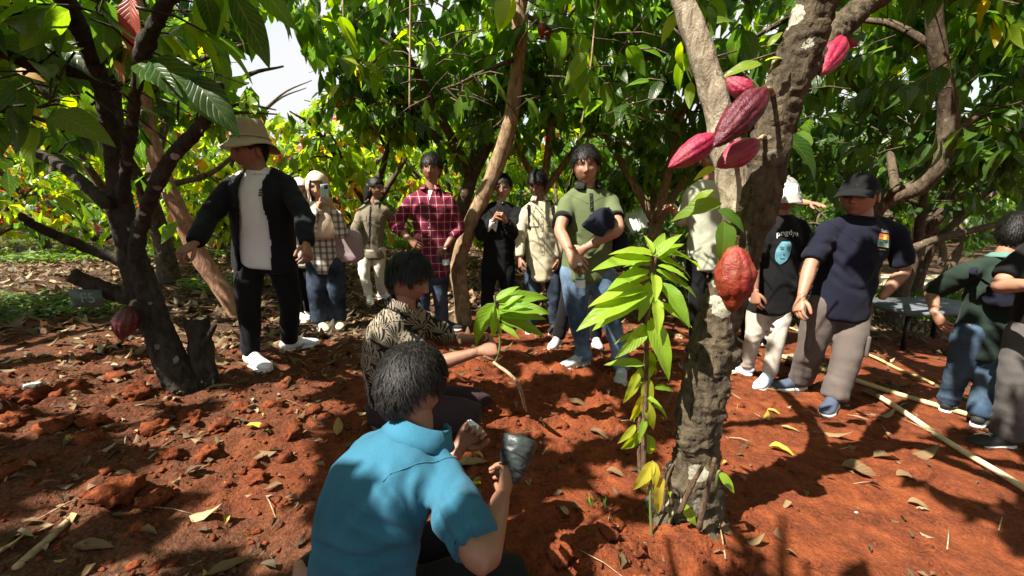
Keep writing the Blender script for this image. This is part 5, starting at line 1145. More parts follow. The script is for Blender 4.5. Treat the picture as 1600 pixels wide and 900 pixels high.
C = dict(
    jacket=mat_cloth('black_jacket', (.006, .007, .010), .3, .75), white=mat_cloth('white_cotton', (.76, .78, .80), .05), black=mat_cloth('black_cloth', (.007, .007, .008), .3), khaki=mat_cloth('khaki_cloth', (.36, .31, .20), .1),
    cream=mat_cloth('cream_cloth', (.46, .42, .29), .07), scarf=mat_cloth('beige_scarf', (.60, .49, .37), .06), olive=mat_cloth('olive_grey_cloth', (.20, .17, .12), .12), offwhite=mat_cloth('offwhite_cloth', (.66, .62, .54), .06),
    polo=mat_cloth('green_polo', (.10, .128, .058), .08, weave=500), polo_trim=mat_cloth('black_knit', (.015, .016, .014), .2), blue=mat_cloth('blue_pique', (.030, .128, .20), .15, .88, 420, 1.0), navy=mat_cloth('navy_cotton', (.008, .009, .020), .2),
    bluetrim=mat_cloth('blue_knit', (.031, .134, .21), .08), cargo=mat_cloth('brown_grey_cotton', (.105, .085, .076), .12), beige=mat_cloth('beige_cotton', (.44, .395, .335), .08), darkgreen=mat_cloth('dark_green_cloth', (.018, .032, .024), .2), charcoal=mat_cloth('charcoal_cloth', (.085, .078, .075), .2),
    maroon=mat_cloth('dark_maroon_cloth', (.035, .020, .024), .2), mauve=mat_cloth('mauve_canvas', (.33, .25, .26), .08), sage=mat_cloth('pale_sage_cloth', (.42, .43, .33), .08), grey=mat_cloth('grey_mesh', (.30, .31, .32), .15), greycap=mat_cloth('grey_cap', (.25, .24, .23), .1),
    jean=mat_denim('faded_jeans', (.04, .075, .13), (.20, .29, .40)), darkjean=mat_denim('dark_jeans', (.012, .016, .026), (.07, .10, .15)), bluejean=mat_denim('blue_jeans', (.022, .042, .075), (.09, .14, .20)), plaid=mat_plaid('red_plaid'), check=mat_check('checked_cloth'), palm=mat_palm('palm_print'),
    shoe=mat_plain('white_leather', (.72, .72, .70), .5), sky=mat_plain('pale_blue_canvas', (.52, .60, .70), .8), navyshoe=mat_plain('navy_canvas', (.05, .065, .10), .85), blackshoe=mat_plain('black_canvas', (.018, .018, .018), .8), greyshoe=mat_plain('grey_trainer', (.32, .33, .33), .7), dark=mat_plain('black_plastic', (.012, .012, .013), .35),
    ink=mat_plain('white_ink', (.75, .75, .74), .8), inkd=mat_plain('dark_ink', (.05, .08, .08), .8), cyan=mat_plain('cyan_ink', (.10, .27, .34), .8, var=.3, scale=30), orange=mat_plain('orange_ink', (.62, .20, .05), .8), yellow=mat_plain('yellow_ink', (.70, .50, .08), .8), teal=mat_plain('teal_ink', (.12, .32, .30), .8),
    phone=mat_plain('pale_green_phone', (.42, .56, .54), .25), glass=mat_plain('dark_glass', (.008, .008, .01), .1, .6), btn=mat_plain('pale_button', (.5, .48, .42), .4), palebtn=mat_plain('dark_button', (.03, .03, .03), .4))
H_SHORT = dict(th=.013, tufts=1500, messy=1.1, wide=.0016); H_MOP = dict(th=.017, tufts=1500, messy=1.6, fringe=.010, wide=.0018, length=.042)

# man in the bucket hat
def open_jacket(X_c):
    def cut(V, F):
        X = X_c[0]; r, u, f = face_frame(X); q = V - X['neck']; a = q @ r; b = q @ u; c = q @ f; t = np.clip(-b / .55, 0, 1)
        w0 = -.078 - .035 * t; w1 = .082 + .035 * t + .012 * vnoise(V * 9, 2); m = (a > w0 + .010 * vnoise(V * 9, 4)) & (a < w1) & ((c > .0) | (b < b.min() + .05))
        m |= (b > -.012) & (np.hypot(a, c) < .075)
        return V, [g[~m[g].all(1)] for g in F]
    return cut
X = person('man in a khaki bucket hat, open black jacket and white T-shirt', dict(head=(391, 238), neck=(407, 268), sa=(360, 283), sb=(452, 282), ea=(327, 337), wa=(304, 380), eb=(474, 336), wb=(479, 382), ha=(390, 402), hb=(438, 402), ka=(388, 472), kb=(452, 465), aa=(392, 556), ab=(452, 534), ta=(408, 585), tb=(500, 545)),
           1.74, head=(-36, -8, 0), skin=SK_D, lean=-.02, build=.98, top=dict(mat=C['white'], sleeve=.2, sr=.046, hem=1.05, grow=.014, loose=.98, fold=.006), pants=dict(mat=C['black'], r=(.100, .092, .078, .070, .058)), shoe=dict(mat=C['shoe'], laces=C['white']), hair=dict(th=.010, tufts=250),
           hands=dict(a=dict(curl=.55, palm=(0, .3, -1), bend=(-.5, 0, .1)), b=dict(curl=.6)), seed=11)
_Xh = dict(X); _Xh['Ah'] = axes_from(-48, 0, -4); _Xh['head'] = X['head'] + np.array([0, 0, .030]); bucket_hat(_Xh, C['khaki']); crew_neck(X, C['white'])
_bv = bvh_of(X)
for (x0, x1, y0, y1) in ((.045, .068, -.125, -.115), (.045, .068, -.140, -.129), (.043, .068, -.155, -.144), (.049, .070, -.114, -.107), (.074, .078, -.155, -.110), (.082, .086, -.155, -.110)): patch(X, _bv, X['neck'], x0, x1, y0, y1, C['inkd'], 'print', 3, 2)
_h = [X]; make_top(X, C['jacket'], 1.97, 1.03, 1.08, seed=31, grow=.034, vox=.010, name='jacket', sr=.066, er=.054, opening=True, cut=open_jacket(_h), fold=.009)
J1 = X

# woman in the beige headscarf, filming
X = person('woman in a beige headscarf and checked shirt filming with a phone', dict(head=(496, 292), neck=(503, 318), sa=(480, 332), sb=(530, 335), ea=(484, 368, -1), wa=(499, 322, -1), eb=(535, 366, -1), wb=(519, 324, -1), ha=(492, 402), hb=(524, 402), ka=(494, 452), kb=(526, 452), aa=(501, 503), ab=(528, 500), ta=(507, 520), tb=(530, 514)),
           1.55, head=(18, -14, 0), skin=SK_L, build=.92, top=dict(mat=C['check'], sleeve=1.9, hem=1.22, sr=.066, fold=.008), pants=dict(mat=C['darkjean'], r=(.105, .105, .095, .092, .095)), shoe=dict(mat=C['cream']), hair=None,
           hands=dict(a=dict(curl=.7, palm=(1, .2, .2), bend=(.2, 0, .5)), b=dict(curl=.7, palm=(-1, .2, .2), bend=(-.2, 0, .5))), seed=21)
hijab(X, C['scarf']); J2 = X
# person mostly hidden behind them
X = person('person in a cream headscarf almost hidden behind the man in black', dict(head=(468, 300), neck=(469, 318), sa=(450, 330), sb=(492, 331), ea=(447, 360), wa=(452, 392), eb=(496, 360), wb=(493, 392), ha=(458, 395), hb=(484, 395), ka=(460, 440), kb=(483, 440), aa=(465, 490), ab=(484, 484), ta=(478, 503), tb=(496, 494)),
           1.52, head=(30, -10, 0), skin=SK_L, build=.88, top=dict(mat=C['offwhite'], sleeve=1.9, hem=1.2), pants=dict(mat=C['black'], r=(.1, .1, .085, .08, .08)), shoe=dict(mat=C['shoe']), seed=22, foot_d=None)
hijab(X, C['offwhite'], seed=5)
# girl with long hair
X = person('girl with long dark hair in a grey-olive overshirt and white trousers', dict(head=(587, 295), neck=(583, 318), sa=(563, 328), sb=(604, 326), ea=(556, 360), wa=(558, 388, 1), eb=(616, 350, 1), wb=(626, 330, -1), ha=(570, 392), hb=(592, 392), ka=(569, 428), kb=(592, 426), aa=(577, 464), ab=(597, 460), ta=(580, 477), tb=(603, 468)),
           1.55, head=(62, -8, 0), skin=SK_M, build=.9, top=dict(mat=C['olive'], sleeve=1.9, hem=1.10, sr=.068), pants=dict(mat=C['offwhite'], r=(.098, .092, .075, .066, .06)), shoe=dict(mat=C['shoe']), hair=dict(th=.018, tufts=400, messy=.4, low=.10), seed=23)
_m = MB(); c = X['head']; A = X['Ah']; _m.add(*loft([c + A[2] * .04 - A[1] * .04, c - A[1] * .055 - A[2] * .05, c - A[1] * .06 - A[2] * .14, c - A[1] * .05 - A[2] * .23 , c - A[1] * .04 - A[2] * .30], np.array([[.088, .08], [.098, .075], [.10, .065], [.09, .05], [.05, .025]]), 24, A[0], .3, 24)[:2])
V, F = _m.arrays(); V = V + normals_np(V, F) * (.007 * vnoise(V * [70, 70, 9], 3))[:, None]; obj('long_hair', mesh_np('long_hair', V, F, True, None, {'rnd': np.clip(.3 + .3 * vnoise(V * [90, 90, 8], 5), 0, 1)}), M_HAIR, X['root'])
collar(X, C['olive']); _bv = bvh_of(X); placket(X, _bv, -.46, -.03, C['black'], C['palebtn'], 6, .008)
for sg in (-1, 1): patch(X, _bv, X['neck'], sg * .075 - .035, sg * .075 + .035, -.20, -.13, C['olive'], 'pocket', 5, 5, .006)
J4 = X
# man in red plaid
X = person('man in a red plaid shirt holding a water bottle by his hip', dict(head=(674, 265), neck=(674, 298), sa=(641, 310), sb=(705, 310), ea=(617, 352, 1), wa=(641, 374, -1), eb=(716, 357, 1), wb=(697, 385, -1), ha=(660, 412), hb=(688, 412), ka=(660, 458), kb=(688, 456), aa=(660, 507), ab=(690, 504), ta=(652, 516), tb=(697, 514)),
           1.67, head=(2, -2, 3), skin=SK_D, top=dict(mat=C['plaid'], sleeve=1.55, hem=1.10, sr=.068, er=.060), pants=dict(mat=C['darkjean'], r=(.1, .094, .078, .074, .074)), shoe=dict(mat=C['blackshoe']), hair=H_MOP, hands=dict(a=dict(curl=.3, palm=(.3, .8, 0)), b=dict(curl=1.1, palm=(-1, -.2, 0), bend=(-.2, 0, -.8))), seed=24)
collar(X, C['plaid']); _bv = bvh_of(X); patch(X, _bv, X['neck'] - X['up'] * .0, -.020, .020, -.085, .0, C['white'], 'undershirt', 4, 4, .004, lambda a, b: (a * max(.05, (b + .085) / .085), b)); placket(X, _bv, -.50, -.09, C['plaid'], C['btn'], 6); J5 = X
# person in black filming behind the bare trunk
X = person('person with glasses in a black sweatshirt filming with a phone behind the bare trunk', dict(head=(786, 293), neck=(782, 318), sa=(755, 328), sb=(808, 328), ea=(752, 370, -1), wa=(772, 342, -1), eb=(805, 368, -1), wb=(790, 345, -1), ha=(764, 414), hb=(792, 414), ka=(762, 455), kb=(792, 455), aa=(760, 500), ab=(792, 500), ta=(755, 510), tb=(796, 511)),
           1.6, head=(-5, -10, 0), skin=SK_M, build=1.0, top=dict(mat=C['black'], sleeve=1.9, hem=1.12, sr=.075, er=.062, fold=.010), pants=dict(mat=C['black'], r=(.1, .095, .08, .076, .076)), shoe=dict(mat=C['blackshoe']), hair=H_SHORT, hands=dict(a=dict(curl=.8, palm=(1, .2, 0), bend=(.3, 0, .5)), b=dict(curl=.8, palm=(-1, .2, 0), bend=(-.2, 0, .6))), seed=25)
J6 = X; crew_neck(X, C['black']); A, c = X['Ah'], X['head']; _m = MB()
for sg in (-1, 1):
    a = np.linspace(0, 2 * np.pi, 25); pts = c + (np.stack([sg * .032 + .025 * np.cos(a), np.full(25, .104), .010 + .020 * np.sin(a)], -1) @ A) * X['hs']; _m.add(*loft(pts, np.full(25, .0022), 6, None, 0)[:2])
    _m.add(*loft([c + np.array([sg * .057, .10, .012]) @ A, c + np.array([sg * .08, .05, .014]) @ A, c + np.array([sg * .082, -.01, .01]) @ A], np.full(3, .002), 6)[:2])
_m.build('glasses', C['dark'], X['root']); _bv = bvh_of(X); patch(X, _bv, X['neck'], -.10, -.02, -.26, -.14, C['ink'], 'print', 5, 6, .005, lambda a, b: (a + .15 * (b + .2), b + .02 * math.sin(a * 80)))
# cream shirt
X = person('young man in a cream button shirt looking down', dict(head=(839, 288), neck=(844, 314), sa=(821, 326), sb=(867, 324), ea=(813, 368), wa=(813, 404), eb=(876, 368), wb=(872, 405), ha=(832, 420), hb=(863, 420), ka=(832, 462), kb=(866, 464), aa=(831, 505), ab=(866, 508), ta=(826, 520), tb=(862, 526)),
           1.62, head=(-18, -24, 4), skin=SK_D, top=dict(mat=C['cream'], sleeve=1.92, hem=1.12, sr=.070, er=.058, fold=.010), pants=dict(mat=C['darkjean'], r=(.1, .092, .076, .072, .072)), shoe=dict(mat=C['blackshoe']), hair=H_MOP, hands=dict(a=dict(curl=.5)), seed=26)
collar(X, C['cream']); _bv = bvh_of(X); placket(X, _bv, -.52, -.05, C['cream'], C['palebtn'], 7)
for sg in (-1, 1): patch(X, _bv, X['neck'], sg * .075 - .04, sg * .075 + .04, -.24, -.14, C['cream'], 'pocket', 5, 5, .006)
J7 = X; r, u, f = face_frame(X)
for sg in (-1, 1): q = project(X, _bv, X['neck'], [(sg * .115, y) for y in (-.04, -.10, -.18, -.27)], .006); strap(X, np.vstack([X['neck'] + r * sg * .10 + u * -.0 - f * .05, q]), .016, C['black'], 'backpack_strap')
# green polo
X = person('man in an olive green polo with black collar and faded jeans, hands crossed', dict(head=(915, 262), neck=(920, 296), sa=(883, 310), sb=(957, 310), ea=(875, 360, -1), wa=(892, 398, -1), eb=(966, 358, -1), wb=(914, 388, -1), ha=(897, 422), hb=(939, 422), ka=(902, 492), kb=(953, 488), aa=(912, 557), ab=(972, 575), ta=(876, 582), tb=(968, 604)),
           1.72, head=(-6, -3, -3), skin=SK_M, build=1.06, top=dict(mat=C['polo'], sleeve=.62, hem=1.06, sr=.064, fold=.008, creases=((885, 345, 905, 375, 3, .008), (955, 340, 925, 375, 3, .008), (890, 380, 925, 400, 3, .007), (950, 370, 915, 405, 3, .007))), pants=dict(mat=C['jean'], r=(.105, .098, .074, .066, .060), hem=.97), shoe=dict(mat=C['greyshoe'], laces=C['white']), hair=dict(th=.018, tufts=1700, messy=1.6, fringe=.000, wide=.0018, length=.042), hands=dict(a=dict(curl=.5, palm=(.3, .6, -.3), bend=(.3, 0, -.3)), b=dict(curl=.8, palm=(-.1, .9, 0), bend=(-.3, 0, -.3))), seed=27, hd=-.02)
collar(X, C['polo_trim'], .070, .040); _bv = bvh_of(X); placket(X, _bv, -.15, -.03, C['polo_trim'], C['palebtn'], 3, .012); J8 = X
for q in 'ab':
    S, E = X['s' + q], X['e' + q]; e = S + (E - S) * .60; D = nrm(E - S); obj('sleeve_cuff', mesh_np('sleeve_cuff', *loft([e - D * .012, e + D * .014], [.066, .066], 24, None, .02)[:2]), C['polo_trim'], X['root'])
    K, A = X['k' + q], X['a' + q]; e = K + (A - K) * .93; obj('turn_up', mesh_np('turn_up', *loft([e - nrm(A - K) * .02, e + nrm(A - K) * .03], [.068, .069], 24, None, .02)[:2]), C['jean'], X['root'])
# behind the polo man
X = person('person in black trousers and pale shoes hidden behind the man in the green polo', dict(head=(916, 262), neck=(916, 292), sa=(892, 305), sb=(945, 305), ea=(894, 345), wa=(900, 375), eb=(944, 345), wb=(940, 375), ha=(896, 410), hb=(928, 410), ka=(886, 468), kb=(930, 468), aa=(872, 528), ab=(930, 528), ta=(862, 545), tb=(934, 545)),
           1.6, head=(0, -8, 0), skin=SK_D, build=.9, top=dict(mat=C['black'], sleeve=.6), pants=dict(mat=C['black'], r=(.1, .094, .08, .075, .075)), shoe=dict(mat=C['greyshoe']), hair=H_SHORT, seed=28)
# person behind the forked trunk
X = person('person in a pale sage shirt half hidden behind the forked tree', dict(head=(1112, 250), neck=(1108, 284), sa=(1078, 296), sb=(1138, 296), ea=(1066, 345, 1), wa=(1050, 328, -1), eb=(1146, 345), wb=(1146, 390), ha=(1088, 405), hb=(1122, 405), ka=(1088, 470), kb=(1122, 470), aa=(1088, 535), ab=(1122, 538), ta=(1082, 550), tb=(1128, 552)),
           1.7, head=(-20, -5, 0), skin=SK_M, top=dict(mat=C['sage'], sleeve=1.3, hem=1.08, sr=.068), pants=dict(mat=C['black']), shoe=dict(mat=C['blackshoe']), hair=H_SHORT, hands=dict(a=dict(curl=.4, palm=(0, -.4, -1))), seed=29)
# black graphic tee
X = person('man in a black graphic T-shirt, pale-fronted cap and beige trousers', dict(head=(1225, 308), neck=(1221, 338), sa=(1190, 352), sb=(1255, 354), ea=(1178, 405), wa=(1180, 455), eb=(1245, 414, -1), wb=(1222, 456, -1), ha=(1188, 462), hb=(1226, 464), ka=(1178, 522), kb=(1214, 526), aa=(1166, 572), ab=(1200, 587), ta=(1150, 580), tb=(1186, 606)),
           1.64, head=(-14, -18, 0), skin=SK_D, build=1.0, top=dict(mat=C['black'], sleeve=.85, hem=1.14, sr=.080, fold=.008, grow=.02), pants=dict(mat=C['beige'], r=(.092, .084, .070, .064, .060), fold=.009), shoe=dict(mat=C['sky'], laces=C['white']), hair=dict(th=.010, tufts=250), hands=dict(b=dict(curl=.4, palm=(-.3, .9, 0), bend=(-.2, 0, -.3))), seed=30)
cap(X, C['greycap'], C['greycap'], front=C['white']); _bv = bvh_of(X); crew_neck(X, C['black']); J10 = X
print_text(X, _bv, X['neck'] - X['up'] * .115 - X['U'] * .01, 'pngdyu', .055, C['ink'], .005, -2.2)
def facep(a, b): 
    t = (b + .34) / .17; w = .052 * math.sqrt(max(0, 1 - (2 * t - 1) ** 2 * .93)); return (a * w + .02 * (t - .5) - .005, b)
patch(X, _bv, X['neck'] - X['U'] * .03, -1, 1, -.35, -.18, C['cyan'], 'print', 12, 14, .005, facep)
for (x0, x1, y0, y1) in ((-.062, -.040, -.235, -.229), (-.020, .004, -.235, -.229), (-.040, -.030, -.275, -.268), (-.055, -.020, -.305, -.300), (-.064, -.036, -.222, -.218), (-.022, .008, -.221, -.217)): patch(X, _bv, X['neck'], x0, x1, y0, y1, C['inkd'], 'print', 4, 1, .008)
# arm behind
X = person('person almost hidden behind the cap wearer, one bare arm stretched out', dict(head=(1178, 300), neck=(1180, 325), sa=(1158, 335), sb=(1206, 335), ea=(1152, 375), wa=(1155, 412), eb=(1236, 314, -1), wb=(1268, 318, -1), ha=(1168, 425), hb=(1198, 425), ka=(1168, 475), kb=(1198, 475), aa=(1168, 528), ab=(1198, 530), ta=(1164, 538), tb=(1202, 540)),
           1.6, head=(20, 0, 0), skin=SK_M, build=.9, top=dict(mat=C['black'], sleeve=.6), pants=dict(mat=C['black']), shoe=dict(mat=C['blackshoe']), hair=H_SHORT, hands=dict(b=dict(curl=.15, palm=(0, -.3, -1), spread=.25)), seed=33)
# navy tee
X = person('heavy man in a navy T-shirt with a sunset print and black cap', dict(head=(1342, 308), neck=(1350, 338), sa=(1287, 356), sb=(1408, 360), ea=(1266, 415), wa=(1252, 465), eb=(1412, 424, 1), wb=(1376, 466, -1), ha=(1284, 478), hb=(1336, 482), ka=(1266, 545), kb=(1324, 556), aa=(1250, 594), ab=(1303, 622), ta=(1222, 606), tb=(1288, 648)),
           1.70, head=(-54, -4, 0), skin=SK_M, build=1.15, fat=1.12, head_size=1.06, top=dict(mat=C['navy'], sleeve=.85, hem=1.06, sr=.066, fold=.011, grow=.010, creases=((1290, 400, 1330, 440, 5, .010), (1395, 405, 1350, 450, 5, .010), (1300, 430, 1350, 460, 5, .008), (1385, 380, 1340, 410, 4, .008), (1285, 380, 1320, 395, 4, .007))), pants=dict(mat=C['cargo'], r=(.100, .098, .084, .080, .080), fold=.010), shoe=dict(mat=C['navyshoe']), hair=dict(th=.010, tufts=250), hands=dict(a=dict(curl=.5), b=dict(hide=True)), seed=34)
cap(X, C['black']); crew_neck(X, C['navy'], .074); _bv = bvh_of(X); J11 = X; r, u, f = face_frame(X); cc = X['neck'] + r * .075
print_text(X, _bv, cc - u * .085 - r * -.01, 'Sunkist', .032, C['ink'], .006, 0, .3); print_text(X, _bv, cc - u * .205, '- coastline -', .014, C['ink'], .006)
for (y0, y1, m, w) in ((-.122, -.104, 'orange', .044), (-.142, -.124, 'orange', .046), (-.158, -.144, 'teal', .048), (-.174, -.160, 'teal', .049), (-.190, -.176, 'cream', .048)): patch(X, _bv, cc, -w, w, y0, y1, C[m], 'print', 6, 2, .006)
patch(X, _bv, cc, -1, 1, -.142, -.112, C['yellow'], 'print', 8, 6, .009, lambda a, b: (a * .02 * math.sqrt(max(0, 1 - ((b + .142) / .03) ** 2)), b))
_pk = P(1352, 545, X['kb'][1] - .12)
for q, sx in (('b', 1), ('a', -1)): 
    K, Hh = X['k' + q], X['h' + q]; m = K + (Hh - K) * .25 + np.array([sx * .052, -.035, 0]); mb = MB(); mb.box(m, (.016, .05, .075), [nrm([.8, .6 * sx, 0]), nrm([-.6 * sx, .8, 0]), [0, 0, 1]]); o = mb.build('cargo_pocket', C['cargo'], X['root'], smooth=False); b = o.modifiers.new('b', 'BEVEL'); b.width = .012; b.segments = 3
# dark green shirt, seen from behind
X = person('man in a dark green shirt and jeans seen from behind, hand on hip', dict(head=(1588, 364), neck=(1568, 405), sa=(1508, 420), sb=(1614, 428, .12), ea=(1456, 456, 1), wa=(1460, 488, -1), eb=(1640, 470), wb=(1640, 520), ha=(1514, 518), hb=(1562, 524, .05), ka=(1498, 575), kb=(1546, 582), aa=(1480, 628), ab=(1530, 650), ta=(1500, 612), tb=(1555, 630)),
           1.66, head=(118, -8, 0), skin=SK_M, flip=True, top=dict(mat=C['darkgreen'], sleeve=.92, hem=1.24, sr=.066, fold=.011, grow=.018), pants=dict(mat=C['bluejean'], r=(.092, .084, .070, .066, .068), fold=.008, waist=.22), shoe=dict(mat=C['blackshoe']), hair=H_SHORT, hands=dict(a=dict(curl=.3, palm=(1, 0, .2), bend=(.6, 0, -.3))), seed=35)
collar(X, mat_cloth('mint_lining', (.10, .20, .165), .1), .060, .028); J13 = X
# far right man, arms folded
X = person('man in black with arms folded, cut off by the right picture edge', dict(head=(1668, 330), neck=(1658, 375), sa=(1606, 392), sb=(1716, 396), ea=(1562, 446, -1), wa=(1632, 446, -1), eb=(1740, 450), wb=(1670, 440, -1), ha=(1610, 515), hb=(1664, 520), ka=(1590, 590), kb=(1650, 600), aa=(1572, 682), ab=(1640, 690), ta=(1500, 692), tb=(1600, 720)),
           1.70, head=(-60, -8, 0), skin=SK_M, top=dict(mat=C['black'], sleeve=.8, hem=1.08, sr=.076), pants=dict(mat=C['charcoal'], r=(.1, .094, .080, .078, .080), fold=.011, knee_amp=1.6), shoe=dict(mat=C['blackshoe'], laces=C['white']), hair=H_SHORT, seed=36)
collar(X, C['black'])

# the man in the palm-print shirt crouching to plant
d15 = 2.08
_g = gz(-.3, d15)
_hA = P(602, 640, d15 + .02); _hB = P(640, 630, d15 + .22)
K15 = dict(ka=P(745, 652, d15 - .10), kb=P(752, 628, d15 + .2), aa=P(640, 690, d15 + .0), ab=P(640, 655, d15 + .25))
for q in ('aa', 'ab'): K15[q][2] = gz(K15[q][0], K15[q][1]) + .06
X = person('crouching man in a palm-leaf print shirt holding the seedling', dict(head=(638, 437), neck=(632, 480), sa=(605, 505, -.06), sb=(668, 500, .24), ea=(672, 572, -1), wa=(748, 549, 1), eb=(706, 532, 1), wb=(746, 530, -1), ha=(602, 640, .02), hb=(640, 630, .22)),
           1.68, d=d15, head=(78, -20, 0), skin=SK_D, kneel=K15, spine=[P(612, 560, d15 + .08)], lean=.06, top=dict(mat=C['palm'], sleeve=.80, hem=1.06, sr=.074, fold=.011, grow=.018), pants=dict(mat=C['maroon'], r=(.105, .105, .082, .074, .066), fold=.009), hair=dict(th=.016, tufts=3500, messy=1.5, fringe=.002, length=.048, wide=.0013), body_vox=.012,
           hands=dict(a=dict(curl=.9, palm=(.3, .6, -.5), bend=(.4, 0, 0)), b=dict(curl=.7, palm=(.2, -.7, -.3), bend=(.5, 0, .1))), seed=37)
collar(X, C['palm'], .066, .036, .6); J15 = X
# the man in the blue polo squatting in front
d16 = 1.13
K16 = dict(ka=P(700, 850, 1.30), kb=P(805, 905, 1.16), aa=P(600, 960, 1.12), ab=P(720, 1010, 1.0))
for q in ('aa', 'ab'): K16[q][2] = gz(K16[q][0], K16[q][1]) + .06
X = person('man in a blue polo shirt squatting in front with his back to the viewer', dict(head=(642, 606), neck=(652, 688), sa=(570, 700, .05), sb=(706, 738, -.10), ea=(640, 800, 1), wa=(716, 702, 1), eb=(752, 872, -1), wb=(784, 776, 1), ha=(505, 905, -.05), hb=(610, 940, -.14)),
           1.66, d=d16, head=(138, -22, 0), skin=SK_D, kneel=K16, spine=[P(585, 790, d16 - .12)], lean=.0, hd=.03, flip=True, build=.92, top=dict(mat=C['blue'], sleeve=.88, hem=1.08, sr=.072, fold=.013, grow=.009, vox=.009, creases=((660, 838, 590, 735, 9, .010), (655, 842, 545, 800, 8, .009), (648, 860, 530, 880, 9, .009), (668, 820, 712, 745, 7, .007), (745, 850, 690, 770, 7, .007), (725, 868, 676, 800, 6, .006), (600, 715, 530, 830, 10, .007), (640, 730, 625, 800, 8, .006), (490, 850, 600, 890, 9, .009))), pants=dict(mat=C['black'], r=(.1, .1, .08, .07, .065)),
           hair=dict(mat=M_DARKHAIR, th=.010, tufts=6500, messy=1.5, length=.040, shades=(0, 1), wide=.0011), body_vox=.009, hands=dict(a=dict(palm=(.25, -1, .35), thumb=1, curls=(1.0, 1.05, 1.1, 1.15), curl=.3, tho=.9, bend=(.2, .1, .25)), b=dict(palm=(-.3, .9, .1), curl=.75, bend=(.1, .1, .3))), seed=38, head_size=.95)
collar(X, C['bluetrim'], .076, .05, .35, flare=1.2, tilt=.3, lift=.020); J16 = X

# ------------------------------------------------------------------ leaves, pods and sprouts one can point at
def leaf_px(root, me, b, t, db, dt, nor=(0, -.6, .8), wide=1.0, name='leaf', label=None):
    p, q = P(*b, db), P(*t, dt); d = q - p; L = np.linalg.norm(d); d = d / L; n = nrm(np.array(nor, float)); x = nrm(np.cross(d, n)); n = np.cross(x, d)
    o = bpy.data.objects.new(name, me); COL.objects.link(o); o.parent = root; o.matrix_parent_inverse = Matrix.Translation(-Vector(root.location))
    o.matrix_basis = Matrix.Translation(p) @ Matrix(np.stack([x * wide, d, n], 1).tolist()).to_4x4() @ Matrix.Scale(L * 1.06, 4)
    if label: o['label'] = label
    return o
NEWM = [near_leaf_mesh(20 + i, r, .55, .33, M_NEW) for i, r in enumerate((.15, .35, .5, .65, .8, .92, 1.0))]
FLM = [near_leaf_mesh(40 + i, r, .5, .36, M_FLUSH) for i, r in enumerate((0.0, .5, 1.0))]
for (b, t, db, dt, m, lab) in [((205, -5), (197, 78), 1.9, 1.85, FLM[0], 'young pinkish red leaf hanging down'), ((192, 50), (178, 122), 1.95, 1.9, FLM[1], 'young pale leaf hanging down'), ((210, 55), (216, 108), 1.95, 1.9, FLM[1], None), ((25, 108), (64, 120), 2.0, 2.0, FLM[2], 'orange dying leaf'),
                               ((238, 92), (326, 160), 1.8, 1.7, NEARM[1], 'large glossy leaf in front'), ((215, 100), (268, 128), 1.8, 1.7, NEARM[2], None), ((300, 120), (360, 190), 1.8, 1.7, NEARM[0], None), ((238, 105), (196, 128), 1.8, 1.75, NEARM[3], None), ((90, 180), (150, 200), 1.9, 1.8, NEARM[4], None), ((95, 70), (135, 100), 2.1, 2.0, NEARM[1], None), ((60, 200), (30, 260), 2.2, 2.1, NEARM[5], None)]:
    leaf_px(tA, m, b, t, db, dt, (.1, -.75, .6), label=lab)
for (b, t, db, dt, m) in [((1122, 328), (1180, 350), dD - .12, dD - .16, NEARM[3]), ((1132, 345), (1136, 413), dD - .13, dD - .18, NEARM[4]), ((1128, 318), (1046, 332), dD - .1, dD - .05, NEARM[5]), ((1120, 300), (1062, 318), dD - .05, dD, NEARM[6]), ((1118, 262), (1084, 274), dD - .1, dD - .1, NEARM[7]), ((1190, 100), (1132, 102), dD + .2, dD + .2, NEARM[6]), ((1200, 72), (1222, 44), dD - .1, dD - .12, NEARM[6]), ((1196, 95), (1220, 82), dD, dD - .05, NEARM[7]),
                          ((1225, 212), (1302, 262), dD + .4, dD + .3, NEARM[1]), ((1228, 214), (1222, 250), dD + .4, dD + .35, NEARM[2]), ((1262, 232), (1252, 190), dD + .45, dD + .5, NEARM[4]), ((1105, 40), (1150, 20), dD + .3, dD + .3, NEARM[5]), ((1060, 20), (1030, 60), dD + .2, dD + .2, NEARM[6]), ((1105, 10), (1125, 60), dD + .2, dD + .2, NEARM[1])]:
    leaf_px(tD, m, b, t, db, dt, (.0, -.7, .7))

def mat_pod(name, a, b, c, mixy=.5):
    k = NT(name); p = k.objco(); f = k.noise(14, 4, .65, p); g = k.noise(5, 2, .5, p); r = k.attr('rnd').outputs['Fac']
    col = k.mix(k.ramp(g, [(.5 - .2 * mixy, (0, 0, 0)), (.62, (1, 1, 1))]), a, b); col = k.mix(k.math('MULTIPLY', k.ramp(r, [(0, (1, 1, 1)), (.45, (0, 0, 0))]), .55), col, c); col = k.mix(k.ramp(f, [(.52, (0, 0, 0)), (.72, (.45, .45, .45))]), col, c)
    n = k.bump(k.noise(38, 5, .7, p), .9, .010); return k.done(k.principled(col, k.ramp(f, [(.35, (.26, .26, .26)), (.65, (.5, .5, .5))]), .4, n))
PM_DARK = mat_pod('maroon_pod', (.065, .004, .013), (.11, .008, .02), (.18, .04, .04)); PM_PINK = mat_pod('crimson_pod', (.25, .009, .042), (.28, .018, .05), (.34, .15, .09), .6); PM_RIPE = mat_pod('ripe_pod', (.17, .010, .014), (.19, .028, .013), (.17, .115, .024), .8); PM_DULL = mat_pod('dull_pod', (.06, .010, .014), (.08, .013, .016), (.14, .06, .05))
